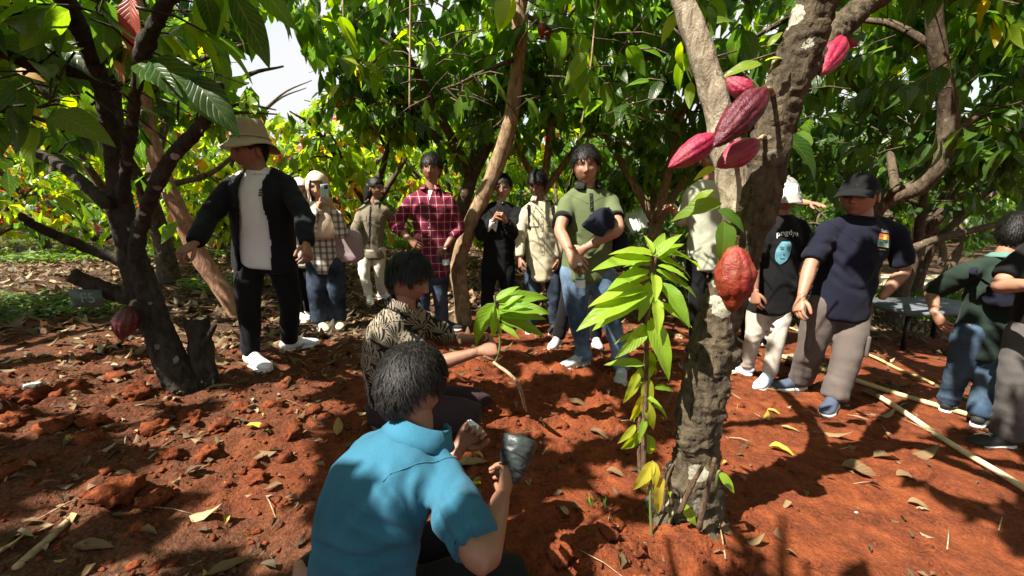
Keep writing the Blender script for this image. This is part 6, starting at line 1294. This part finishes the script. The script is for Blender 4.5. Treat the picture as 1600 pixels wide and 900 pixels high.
def pod(root, stem, tip, ds, dt, width, mat, label, stalk=None, ridge=.075):
    a, b = P(*stem, ds), P(*tip, dt); ax = b - a; L = np.linalg.norm(ax); T = ax / L; u = nrm(np.cross(T, [.3, -.5, .8])); w = np.cross(T, u); n, m = 70, 44
    ph = np.linspace(0, 2 * np.pi, n, endpoint=False); t = (1 - np.cos(np.linspace(0, np.pi, m))) / 2; prof = np.sin(np.pi * np.clip(t, 0.004, .997) ** .82) ** .72; prof = prof / prof.max() * (1 - .05 * t); prof *= np.where(t > .9, 1 - .35 * ((t - .9) / .1), 1)
    saw = np.abs(np.cos(5 * ph)) ** .55; deep = np.where(np.round(ph / (2 * np.pi / 10)) % 2 == 0, 1, .75); r = width / 2 * prof[:, None] * (1 - ridge * 1.6 * (1 - saw)[None] * np.clip(prof[:, None] * 1.3, 0, 1))
    V = (a + T * (t * L)[:, None, None] + r[..., None] * (np.cos(ph)[None, :, None] * u + np.sin(ph)[None, :, None] * w)).reshape(-1, 3)
    V = V + nrm(V - (a + b) / 2) * (width * .035 * fbm(V * 60, 3, 3) + width * .04 * vnoise(V * 24, 7))[:, None]
    i = np.arange(m - 1)[:, None] * n; j = np.arange(n)[None]; F = [np.stack([i + j, i + (j + 1) % n, i + n + (j + 1) % n, i + n + j], -1).reshape(-1, 4), np.array([[*range(n)]])[:, ::-1], np.array([[*range((m - 1) * n, m * n)]])]
    o = obj('pod', mesh_np('pod', V, F, True, None, {'rnd': np.tile(saw, m) * .9 + .05}), mat, root, label)
    if stalk is not None:
        s = P(*stalk); mb = MB(); mb.add(*loft([s, (s + a) / 2 + [0, 0, .01], a + T * .012], [.009, .007, .008], 8, None, .3, 8)[:2]); mb.build('stalk', B_STICK, o)
    return o
pod(tD, (1196, 138), (1113, 232), dD - .13, dD - .20, .098, PM_DARK, 'largest dark maroon pod', (1208, 150, dD - .02)); pod(tD, (1118, 212), (1044, 262), dD - .12, dD - .16, .078, PM_PINK, 'pinkish pod pointing left', (1140, 205, dD))
pod(tD, (1186, 222), (1118, 262), dD - .07, dD - .10, .085, PM_PINK, 'crimson pod tucked under the large one', (1195, 215, dD - .02)); pod(tD, (1176, 150), (1134, 122), dD - .0, dD + .02, .066, PM_PINK, 'small crimson pod behind the large one', (1180, 160, dD + .02))
pod(tD, (1150, 384), (1145, 490), dD - .15, dD - .16, .125, PM_RIPE, 'ripening orange red pod hanging low on the trunk', (1152, 372, dD - .04)); pod(tD, (1312, 62), (1280, 118), dD + .28, dD + .12, .100, PM_PINK, 'bright crimson pod by the right-hand limb', (1318, 45, dD + .38)); pod(tD, (1315, 62), (1342, 72), dD + .36, dD + .36, .032, PM_PINK, 'tiny pink pod', (1308, 52, dD + .38))
pod(tA, (203, 478), (190, 533), dA - .14, dA - .16, .115, PM_DULL, 'dull maroon pod on the dark trunk', (212, 470, dA - .1))
for (px, py, d) in [(845, 45, 4.0), (855, 48, 4.3), (880, 80, 4.6), (1045, 40, 4.0), (870, 40, 4.4)][:3]: pod(tC, (px, py - 10), (px + 3, py + 16), d, d, .07, PM_PINK, None, None)

gS = G(1006, 745); dS = dD - .10
sap = empty('cacao_sapling', (gS[0], gS[1], gz(gS[0], gS[1])), 'bright green cacao sapling sprouting beside the forked trunk', 'sapling')
M_STEM = mat_plain('green_stem', (.10, .12, .035), .6); M_WOOD = mat_bark('brown_stem', (.05, .03, .018), (.16, .10, .06), 0, scale=2)
obj('stem', mesh_np('stem', *tube(pxpath((1006, 750, dS), (1006, 690, dS), (1009, 600, dS), (1012, 500, dS), (1020, 430, dS), (1026, 398, dS)), [.011, .010, .009, .008, .006, .004], 10, .02, .06, 5)[:2]), M_WOOD, sap)
obj('stem', mesh_np('stem', *tube(pxpath((1000, 745, dS), (998, 680, dS + .02), (1003, 600, dS + .02), (1000, 560, dS + .02)), [.008, .007, .006, .004], 8, .02, .06, 6)[:2]), M_WOOD, sap)
cr = lambda x, y: (880 + x * .622, 340 + y * .622)
for i, (a, b, c, e, k, dd) in enumerate([(232, 100, 292, 30, 2, 0), (226, 98, 258, 26, 1, .05), (236, 104, 305, 48, 2, .04), (225, 95, 128, 68, 3, -.03), (222, 106, 86, 96, 2, -.06), (215, 132, 118, 152, 1, -.08), (212, 180, 72, 190, 3, -.06), (212, 186, 40, 242, 2, -.10), (212, 202, 68, 256, 2, -.02),
        (240, 104, 340, 126, 1, .06), (244, 150, 352, 176, 0, .02), (242, 86, 368, 92, 1, .1), (250, 164, 328, 262, 0, -.1), (236, 214, 332, 256, 1, -.08), (226, 140, 246, 192, 3, -.12), (216, 250, 284, 404, 2, -.10), (210, 270, 152, 348, 2, -.10), (216, 160, 202, 258, 1, -.06), (222, 120, 150, 108, 0, .05), (232, 130, 300, 160, 1, -.02), (228, 96, 180, 60, 1, .06),
        (205, 370, 108, 352, 1, .02), (190, 390, 160, 472, 4, -.03), (210, 400, 216, 508, 4, -.02), (205, 440, 176, 524, 5, .0), (230, 430, 286, 424, 0, .04), (225, 470, 278, 500, 0, .03), (205, 500, 196, 562, 1, -.05), (182, 520, 144, 572, 4, -.03), (195, 375, 168, 440, 3, .04), (222, 100, 150, 128, 2, .03), (218, 150, 130, 178, 3, .04), (238, 120, 320, 140, 2, -.05), (240, 180, 318, 210, 1, .05), (214, 225, 110, 225, 2, .05), (226, 90, 210, 40, 3, .02), (230, 200, 250, 290, 3, -.08), (208, 300, 262, 330, 2, .05), (206, 330, 232, 420, 3, .03), (208, 290, 120, 300, 1, .06), (200, 420, 150, 430, 3, .05), (206, 460, 238, 540, 4, -.02), (200, 540, 220, 600, 4, .02), (204, 350, 250, 380, 0, .06), (200, 530, 150, 600, 3, .02), (204, 545, 240, 610, 2, .04), (206, 480, 165, 500, 2, .06), (208, 450, 250, 470, 2, -.04), (206, 420, 168, 400, 1, .05), (208, 380, 240, 350, 2, .02), (204, 520, 238, 505, 1, .05)]):
    hang = e - b > abs(c - a); leaf_px(sap, NEWM[k], cr(a, b), cr(c, e), dS, dS + dd, (.15, -1, .25) if hang else (0.1 * math.sin(i), -.45, .9), .92)
for (a, b, c, e, k) in [(225, 612, 184, 692, 5), (226, 612, 238, 684, 5), (240, 648, 250, 752, 6), (262, 668, 272, 700, 2), (296, 718, 342, 778, 2), (392, 640, 438, 694, 2)]: leaf_px(sap, NEWM[k], cr(a, b), cr(c, e), dS - .02, dS - .06, (.1, -.9, .4), 1.1)
for p in ([(1019, 850, dS - .03), (1016, 780, dS - .02), (1020, 720, dS - .02)], [(1046, 830, dS), (1048, 770, dS), (1045, 745, dS)], [(1118, 770, dD - .1), (1121, 740, dD - .12), (1125, 735, dD - .12)]):
    obj('stem', mesh_np('stem', *tube(pxpath(*p), [.006, .005, .003], 7, .02, .05, 8)[:2]), M_STEM, sap)
snag = empty('broken_sprouts', (*G(1105, 820)[:2], gz(*G(1105, 820)[:2])), 'dry broken sprouts at the foot of the forked tree', 'dead twigs')
for p, r in (([(1092, 825, dD - .16), (1104, 770, dD - .18), (1117, 716, dD - .2)], .011), ([(1062, 800, dD - .15), (1080, 760, dD - .17), (1100, 725, dD - .19)], .010), ([(1050, 790, dD - .13), (1044, 745, dD - .14), (1036, 730, dD - .15)], .008), ([(1036, 800, dD - .14), (1042, 750, dD - .15), (1052, 725, dD - .15)], .006)):
    obj('twig', mesh_np('twig', *tube(pxpath(*p), [r, r * .85, r * .6], 9, .015, .15, 3)[:2]), M_WOOD, snag)

# the seedling being planted
hA = J15['handa']; dH = hA[1] - .02; cq = lambda x, y: (600 + x * .4224, 220 + y * .4224)
sd = empty('cacao_seedling', P(779, 552, dH), 'large-leaved cacao seedling held in the crouching man\'s hands', 'seedling')
obj('stem', mesh_np('stem', *tube(pxpath((772, 572, dH), (781, 540, dH), (777, 500, dH), (772, 462, dH)), [.006, .0055, .005, .003], 8, .02, .05, 2)[:2]), M_STEM, sd)
for i, (a, b, c, e, k) in enumerate([(412, 590, 488, 528, 1), (425, 602, 612, 548, 0), (428, 622, 610, 606, 0), (428, 650, 606, 630, 0), (428, 662, 606, 696, 0), (425, 676, 500, 716, 1), (410, 600, 298, 768, 0), (412, 615, 404, 734, 2), (425, 620, 500, 560, 1), (418, 680, 446, 742, 3), (420, 640, 520, 590, 0)]):
    leaf_px(sd, NEWM[k], cq(a, b), cq(c, e), dH, dH + .08 * math.sin(i * 2.3), (.1, -.6, .8), .9)
g2 = G(823, 652)
obj('bent_stick', mesh_np('bent_stick', *tube([P(771, 566, dH - .02), P(808, 598, dH - .12), g2 + [0, 0, .02]], [.008, .009, .007], 8, .02, .08, 4)[:2]), B_STICK); tag(bpy.data.objects['bent_stick'], 'bent straw coloured stick below the seedling', 'stick')

# sticks and bamboo
gA1, gA2 = G(30, 905), G(178, 762); obj('stick', mesh_np('stick', *tube([gA1 + [0, 0, .04], (gA1 + gA2) / 2 + [0.01, 0, .045], gA2 + [0, 0, .05]], [.013, .011, .008], 10, .02, .10, 9)[:2]), B_STICK); tag(bpy.data.objects['stick'], 'long thin dry stick lying at the lower left', 'stick')
M_BAM = mat_plain('dry_bamboo', (.50, .38, .17), .42, .45, .22, 7, .15); M_BAM2 = mat_plain('bleached_bamboo', (.60, .50, .30), .45, .4, .2, 7)
def bamboo(a, b, r, label, mat):
    p, q = G(*a), G(*b); L = np.linalg.norm(q - p); n = max(4, int(L / .02)); t = np.linspace(0, 1, n); pts = p + (q - p) * t[:, None]; pts[:, 2] = np.maximum(gh(pts[:, 0], pts[:, 1], False).max() * 0 + np.interp(t, [0, 1], [p[2], q[2]]), gh(pts[:, 0], pts[:, 1], False)) + r + .006 + .006 * np.sin(t * 9)
    k = np.minimum(np.abs((t * L / .24 + .3) % 1 - .5) * .24, 1); rad = r * (1 + .16 * np.exp(-(k / .008) ** 2) - .07 * np.exp(-((k - .016) / .008) ** 2)) * (1 - .15 * t)
    o = obj('bamboo_pole', mesh_np('bamboo_pole', *loft(pts, rad, 14, None, .15)[:2]), mat); tag(o, label, 'bamboo pole', 'bamboo poles on the ground'); return o
bamboo((1205, 558), (1625, 690), .021, 'longest bamboo pole running from behind the beige trousers past the jeans', M_BAM); bamboo((1371, 624), (1640, 800), .0185, 'pale bamboo pole in front, nearest to the viewer', M_BAM2); bamboo((1352, 556), (1458, 604), .014, 'short thin bamboo pole behind the man in navy', M_BAM); bamboo((1212, 508), (1310, 540), .011, 'thin bamboo stick behind the man with the cap', M_BAM); bamboo((1470, 605), (1560, 650), .012, 'thin bamboo pole between the jeans', M_BAM)
R = np.random.default_rng(71); mb = MB()
for _ in range(190):
    x, y = R.uniform(-3, 3.4), R.uniform(.6, 4.5); a = R.uniform(0, 3.14); L = R.uniform(.05, .22); z = float(gh(np.array([x]), np.array([y]))[0]) + .012; d = np.array([math.cos(a), math.sin(a), R.normal(0, .1)]) * L / 2; r = R.uniform(.0012, .0035); c = np.array([x, y, z])
    mb.add(*loft([c - d, c + [0, 0, R.uniform(0, .015)], c + d], [r, r, r * .6], 5, None, .2)[:2])
o = mb.build('twig_litter', B_STICK); tag(o, 'thin dry twigs and roots strewn over the soil', 'twigs', kind='stuff')

# stump, number plate, vines
gT = G(317, 615); st = empty('tree_stump', (gT[0], gT[1], gz(gT[0], gT[1])), 'broken dark stump beside the number-plate tree', 'stump'); dT = gT[1]
V, F, uv = tube(pxpath((318, 622, dT), (318, 580, dT), (312, 540, dT), (308, 506, dT)), [.085, .072, .066, .060], 24, .015, .22, 77, .05); tz = V[:, 2] > P(310, 516, dT)[2]; V[tz, 2] += .05 * vnoise(V[tz] * 40, 3) + .02; obj('stub', mesh_np('stub', V, F), B_DARK, st)
for (a, b) in (((318, 540), (336, 508)), ((306, 530), (288, 500)), ((325, 560), (334, 590))): obj('side_shoot', mesh_np('side_shoot', *tube(pxpath((*a, dT - .02), (*b, dT - .05)), [.022, .013], 9, .01, .2, 5)[:2]), B_DARK, st)
M_PLATE = mat_plain('painted_plate', (.06, .085, .065), .5, .4, .15, 9); pl = empty('number_plate', P(136, 452, dA - .12), 'small grey-green plate marked F5 hanging from the sawn-off branch', 'plate'); c = P(135, 466, dA - .12); mb = MB(); mb.box(c, (.078, .0025, .047), [nrm([1, .12, -.03]), nrm([-.12, 1, 0]), [.03, 0, 1]]); mb.build('plate', M_PLATE, pl, smooth=False)
V, F = text_mesh('F5', .075); obj('lettering', mesh_np('lettering', np.stack([V[:, 0] + .012, V[:, 0] * .12 - .0045, V[:, 1] - V[:, 0] * .03], -1) + c, F, False), mat_plain('faded_ink', (.16, .20, .17), .7), pl)
for sx in (-.06, .05): a = c + [sx, sx * .12, .045]; obj('wire', mesh_np('wire', *loft([a, a + [0, 0, .06]], [.0015, .0015], 6)[:2]), C['dark'], pl)
for (pts, r, lab) in (([(642, -30, 3.2), (641, 60, 3.2), (640, 170, 3.2)], .008, 'thick brown hanging vine left of the bare trunk'), ([(934, -20, 3.3), (922, 110, 3.3), (904, 222, 3.3)], .006, 'thin straw coloured stem hanging above the polo man'), ([(536, -10, 3.4), (537, 62, 3.4)], .006, 'short brown hanging vine at the top')):
    o = obj('hanging_vine', mesh_np('hanging_vine', *tube(pxpath(*pts), [r, r, r * .8], 8, .03, .15, 6)[:2]), B_STICK); tag(o, lab, 'vine')

# held and carried things
def phone(c, A, body, label):
    r = empty('phone', c, label, 'phone'); mb = MB(); mb.box(c, (.037, .0042, .076), A); o = mb.build('case', body, r, smooth=False); b = o.modifiers.new('b', 'BEVEL'); b.width = .004; b.segments = 3
    mb = MB(); mb.box(c - np.array(A[1]) * .0046, (.034, .001, .072), A); mb.build('screen', C['glass'], r, smooth=False); mb = MB(); mb.box(c + np.array(A[1]) * .0055 + np.array(A[0]) * .017 + np.array(A[2]) * .052, (.015, .002, .017), A); mb.build('camera_bump', C['glass'], r, smooth=False)
def between(X, off): return (X['handa'] + X['handb']) / 2 + np.array(off)
c = P(507, 302, between(J2, (0, 0, 0))[1] - .03); phone(c, np.array([nrm([1, -.1, .05]), nrm([-.1, -1, .1]), nrm([0, .15, 1])]), C['phone'], 'pale green phone held up by the woman in the headscarf')
c = P(783, 327, between(J6, (0, 0, 0))[1] - .07); phone(c, np.array([[1, 0, 0], [0, -1, 0.1], [0, .1, 1]], float), C['dark'], 'black phone held by the person in the black sweatshirt')
k = NT('clear_plastic'); g = k.n('BsdfGlass'); g.inputs['Roughness'].default_value = .05; g.inputs['IOR'].default_value = 1.2; g.inputs['Color'].default_value = (.92, .96, .97, 1); tpt = k.n('BsdfTransparent'); mx = k.n('MixShader'); mx.inputs[0].default_value = .45; k.l(tpt.outputs[0], mx.inputs[1]); k.l(g.outputs[0], mx.inputs[2]); M_CLEAR = k.done(mx.outputs[0]); M_LABEL = mat_plain('bottle_label', (.55, .62, .66), .5); M_CAPB = mat_plain('bottle_cap', (.6, .66, .7), .4)
def bottle(top, label, tilt=(0, 0, -1)):
    ax = nrm(np.array(tilt, float)); r = empty('water_bottle', top + ax * .19, label, 'bottle'); mb = MB(); mb.add(*lathe([(.012, .0), (.013, .012), (.024, .035), (.031, .055), (.031, .08), (.029, .09), (.031, .10), (.031, .15), (.029, .158), (.031, .166), (.031, .195), (.024, .202), (.001, .2)], top, ax, 28)); mb.build('bottle_body', M_CLEAR, r)
    mb = MB(); mb.add(*lathe([(.0, -.004), (.014, -.004), (.0145, .010), (.012, .012)], top, ax, 20)); mb.build('bottle_cap', M_CAPB, r); mb = MB(); mb.add(*lathe([(.0316, .10), (.0316, .148)], top, ax, 28)); mb.build('bottle_label', M_LABEL, r)
bottle(P(695, 388, J5['handb'][1] - .02), 'clear water bottle held by the man in plaid', (.05, 0, -1)); bottle(P(906, 412, J8['handa'][1] - .05), 'clear water bottle hanging from the polo man\'s hand', (.05, 0, -1))
hc_ = empty('held_cap', P(936, 352, J8['hc'][1] - .20), 'navy cap held under the polo man\'s arm', 'cap'); Xc = dict(Ah=axes_from(-35, -10, 30), hs=.95, head=P(936, 354, J8['hc'][1] - .20), fat=1.0, root=hc_); cap(Xc, C['navy'])
def soft_bag(name, c, half, mat, label, cat, axes=None, seed=1, handles=()):
    r = empty(name, c - np.array([0, 0, half[2]]), label, cat); d, F = _grid(40, 30, 0); e = np.sign(d) * np.abs(d) ** .5 * np.array(half) * (.92 - .10 * d[:, 2:3]); A = np.eye(3) if axes is None else np.asarray(axes); V = e @ A + c; V = V + normals_np(V, F) * (.020 * fbm(V * 9, 3, seed) + .010 * (1 - 2 * np.abs(vnoise(V * 14, seed))))[:, None]
    obj('bag_body', mesh_np('bag_body', V, F), mat, r)
    for h in handles: obj('bag_strap', mesh_np('bag_strap', *loft(catmull(np.array(h), 20), np.tile([.018, .003], (20, 1)), 8, [0, 1, 0], .2)[:2]), mat, r)
y2 = J2['hc'][1]; soft_bag('shoulder_bag', P(545, 382, y2 - .02), (.125, .06, .16), C['mauve'], 'mauve canvas bag on the shoulder of the woman filming', 'bag', None, 5, [[P(532, 372, y2 - .06), P(528, 345, y2 - .10), P(522, 326, y2 - .02), P(530, 345, y2 + .1), P(548, 362, y2 + .05)]])
y8 = J8['hc'][1]; soft_bag('sling_bag', P(966, 380, y8 + .02), (.07, .10, .12), C['navy'], 'navy sling bag behind the polo man\'s elbow', 'bag', None, 6, [[P(958, 360, y8 + .06), P(950, 330, y8 + .12), P(930, 302, y8 + .12)]])
y13 = J13['hc'][1]; soft_bag('sling_bag', P(1572, 462, y13 - .14), (.12, .05, .08), C['navy'], 'dark blue sling bag across the back of the man in dark green', 'bag', None, 7, [[P(1545, 445, y13 - .13), P(1520, 425, y13 - .12), P(1530, 408, y13 + .05)]])
hb = J16['handb']; a, b = P(797, 752, hb[1] + .0), P(813, 684, hb[1] + .06); T = nrm(b - a); mb = MB(); V, F, uv = loft([a, a + (b - a) * .25, a + (b - a) * .55, a + (b - a) * .85, b], np.array([[.030, .027], [.038, .034], [.046, .041], [.052, .046], [.050, .044]]), 40, None, .2, 44)
V = V + normals_np(V, F) * (.0022 * (1 - 2 * np.abs(vnoise(V * 60, 3))) + .0015 * vnoise(V * 130, 5))[:, None]; pb = empty('plant_bag', a, 'crumpled black plastic plant bag in the blue-shirted man\'s hand', 'bag'); M_POLY = mat_plain('black_film', (.024, .030, .030), .42, .4, .3, 20, .4); obj('bag_film', mesh_np('bag_film', V, F), M_POLY, pb)
for t in (.3, .62): 
    cc = a + (b - a) * t; u = nrm(np.cross(T, [0, 1, 0.2])); w = np.cross(T, u); an = np.linspace(0, 6.283, 30); rr = (.046, .052)[t > .5]; obj('fold_line', mesh_np('fold_line', *loft(cc + np.cos(an)[:, None] * u * rr + np.sin(an)[:, None] * w * rr * .86 + T * (.006 * np.sin(an * 2))[:, None], np.full(30, .0016), 6, None, 0)[:2]), C['dark'], pb)
ha = J16['handa']; cW = ha + J16['Na'] * .025 + J16['Da'] * .02; mb = MB(); d, F = _grid(26, 18, 0); V = d * [.016, .013, .042]; V = V * (1 + .35 * fbm(d * 3, 3, 3))[:, None]; Aw = np.stack([nrm(np.cross(J16['Da'], J16['Na'])), J16['Na'], J16['Da']]); Aw = np.array([Aw[1], Aw[2], Aw[0]]); obj('plastic_wrapper', mesh_np('plastic_wrapper', V @ Aw + cW, F), mat_plain('white_film', (.72, .73, .73), .4)); tag(bpy.data.objects['plastic_wrapper'], 'crumpled white plastic wrapper in the blue-shirted man\'s left hand', 'wrapper')
def scrap(px, py, r, mat, label, name, cat, seed):
    g = G(px, py); d, F = _grid(18, 12, 0); V = d * [r, r * .6, r * .35] * (1 + .6 * fbm(d * 2.2 + seed, 2, seed))[:, None]; o = obj(name, mesh_np(name, V + [g[0], g[1], float(gh(np.array([g[0]]), np.array([g[1]]))[0]) + r * .3], F), mat); tag(o, label, cat)
scrap(55, 614, .05, C['ink'], 'white plastic scrap on the soil at far left', 'plastic_scrap', 'scrap', 3); scrap(1398 - 60, 800, .008, C['ink'], 'tiny white crumb on the sunlit soil', 'plastic_scrap', 'scrap', 5); scrap(745, 757, .018, mat_plain('yellow_petals', (.75, .62, .02), .6), 'small bright yellow flower on the soil by the blue sleeve', 'yellow_flower', 'flower', 8)

# table, sunlit patch of ground and shed behind
yT = 5.0; tl = empty('low_table', (*P(1440, 500, yT)[:2], gz(*P(1440, 500, yT)[:2])), 'low grey table or board standing behind on the right', 'table'); c = P(1446, 478, yT); M_GREYB = mat_plain('weathered_board', (.09, .10, .115), .6, .4, .2); mb = MB(); mb.box(c, (.62, .42, .018)); mb.build('table_top', M_GREYB, tl, smooth=False)
for sx in (-.5, .5):
    for sy in (-.33, .33): q = c + [sx, sy, 0]; h = (q[2] - gz(q[0], q[1])) / 2; mb = MB(); mb.box([q[0], q[1], q[2] - h - .02], (.018, .018, h)); mb.build('leg', C['dark'], tl, smooth=False)
gp = G(1430, 437); a = np.linspace(0, 6.283, 60, endpoint=False); rr = np.linspace(0, 1, 12); AA, RR = np.meshgrid(a, rr); wob = 1 + .2 * vnoise(v3(np.cos(AA.ravel()) * 2, np.sin(AA.ravel()) * 2), 5).reshape(AA.shape); X_, Y_ = gp[0] + 2.6 * RR * np.cos(AA) * wob, gp[1] + .9 * RR * np.sin(AA) * wob; i = np.arange(11)[:, None] * 60; j = np.arange(60)[None]
o = obj('path', mesh_np('path', np.stack([X_.ravel(), Y_.ravel(), gh(X_, Y_).ravel() + .03 * (1 - RR.ravel() ** 4) - .012], -1), [np.stack([i + j, i + (j + 1) % 60, i + 60 + (j + 1) % 60, i + 60 + j], -1).reshape(-1, 4)]), mat_plain('sunlit_sand', (.52, .43, .28), .95, .1, .15, 3)); tag(o, kind='structure')  # pale sandy sheet; part of its sunlit brightness is put into the colour
yh_ = 10.0; sh = empty('shed', (*P(990, 370, yh_)[:2], gz(*P(990, 370, yh_)[:2])), 'white shed with a slatted front glimpsed behind the polo man', 'shed'); a, b = P(962, 345, yh_), P(1020, 345, yh_); g = gz(a[0], yh_); W = (b[0] - a[0]) / 2; cx = (a[0] + b[0]) / 2; M_WHT = mat_plain('whitewash', (.68, .68, .66), .8, .2, .08, 3); mb = MB(); mb.box((cx, yh_ + .6, g + .75), (W, .55, .75)); mb.build('wall', M_WHT, sh, smooth=False); mb = MB(); mb.box((cx, yh_ + .6, g + 1.54), (W + .15, .7, .03)); mb.build('roof', mat_plain('tin_roof', (.3, .3, .3), .5), sh, smooth=False)
for i in range(9): mb = MB(); mb.box((cx - W + .05 + i * (2 * W - .1) / 8, yh_ - .12, g + .32), (.028, .012, .32)); mb.build('slat', M_WHT, sh, smooth=False)
mb = MB(); mb.box((cx, yh_ - .095, g + .5), (W, .012, .03)); mb.build('rail', M_WHT, sh, smooth=False)
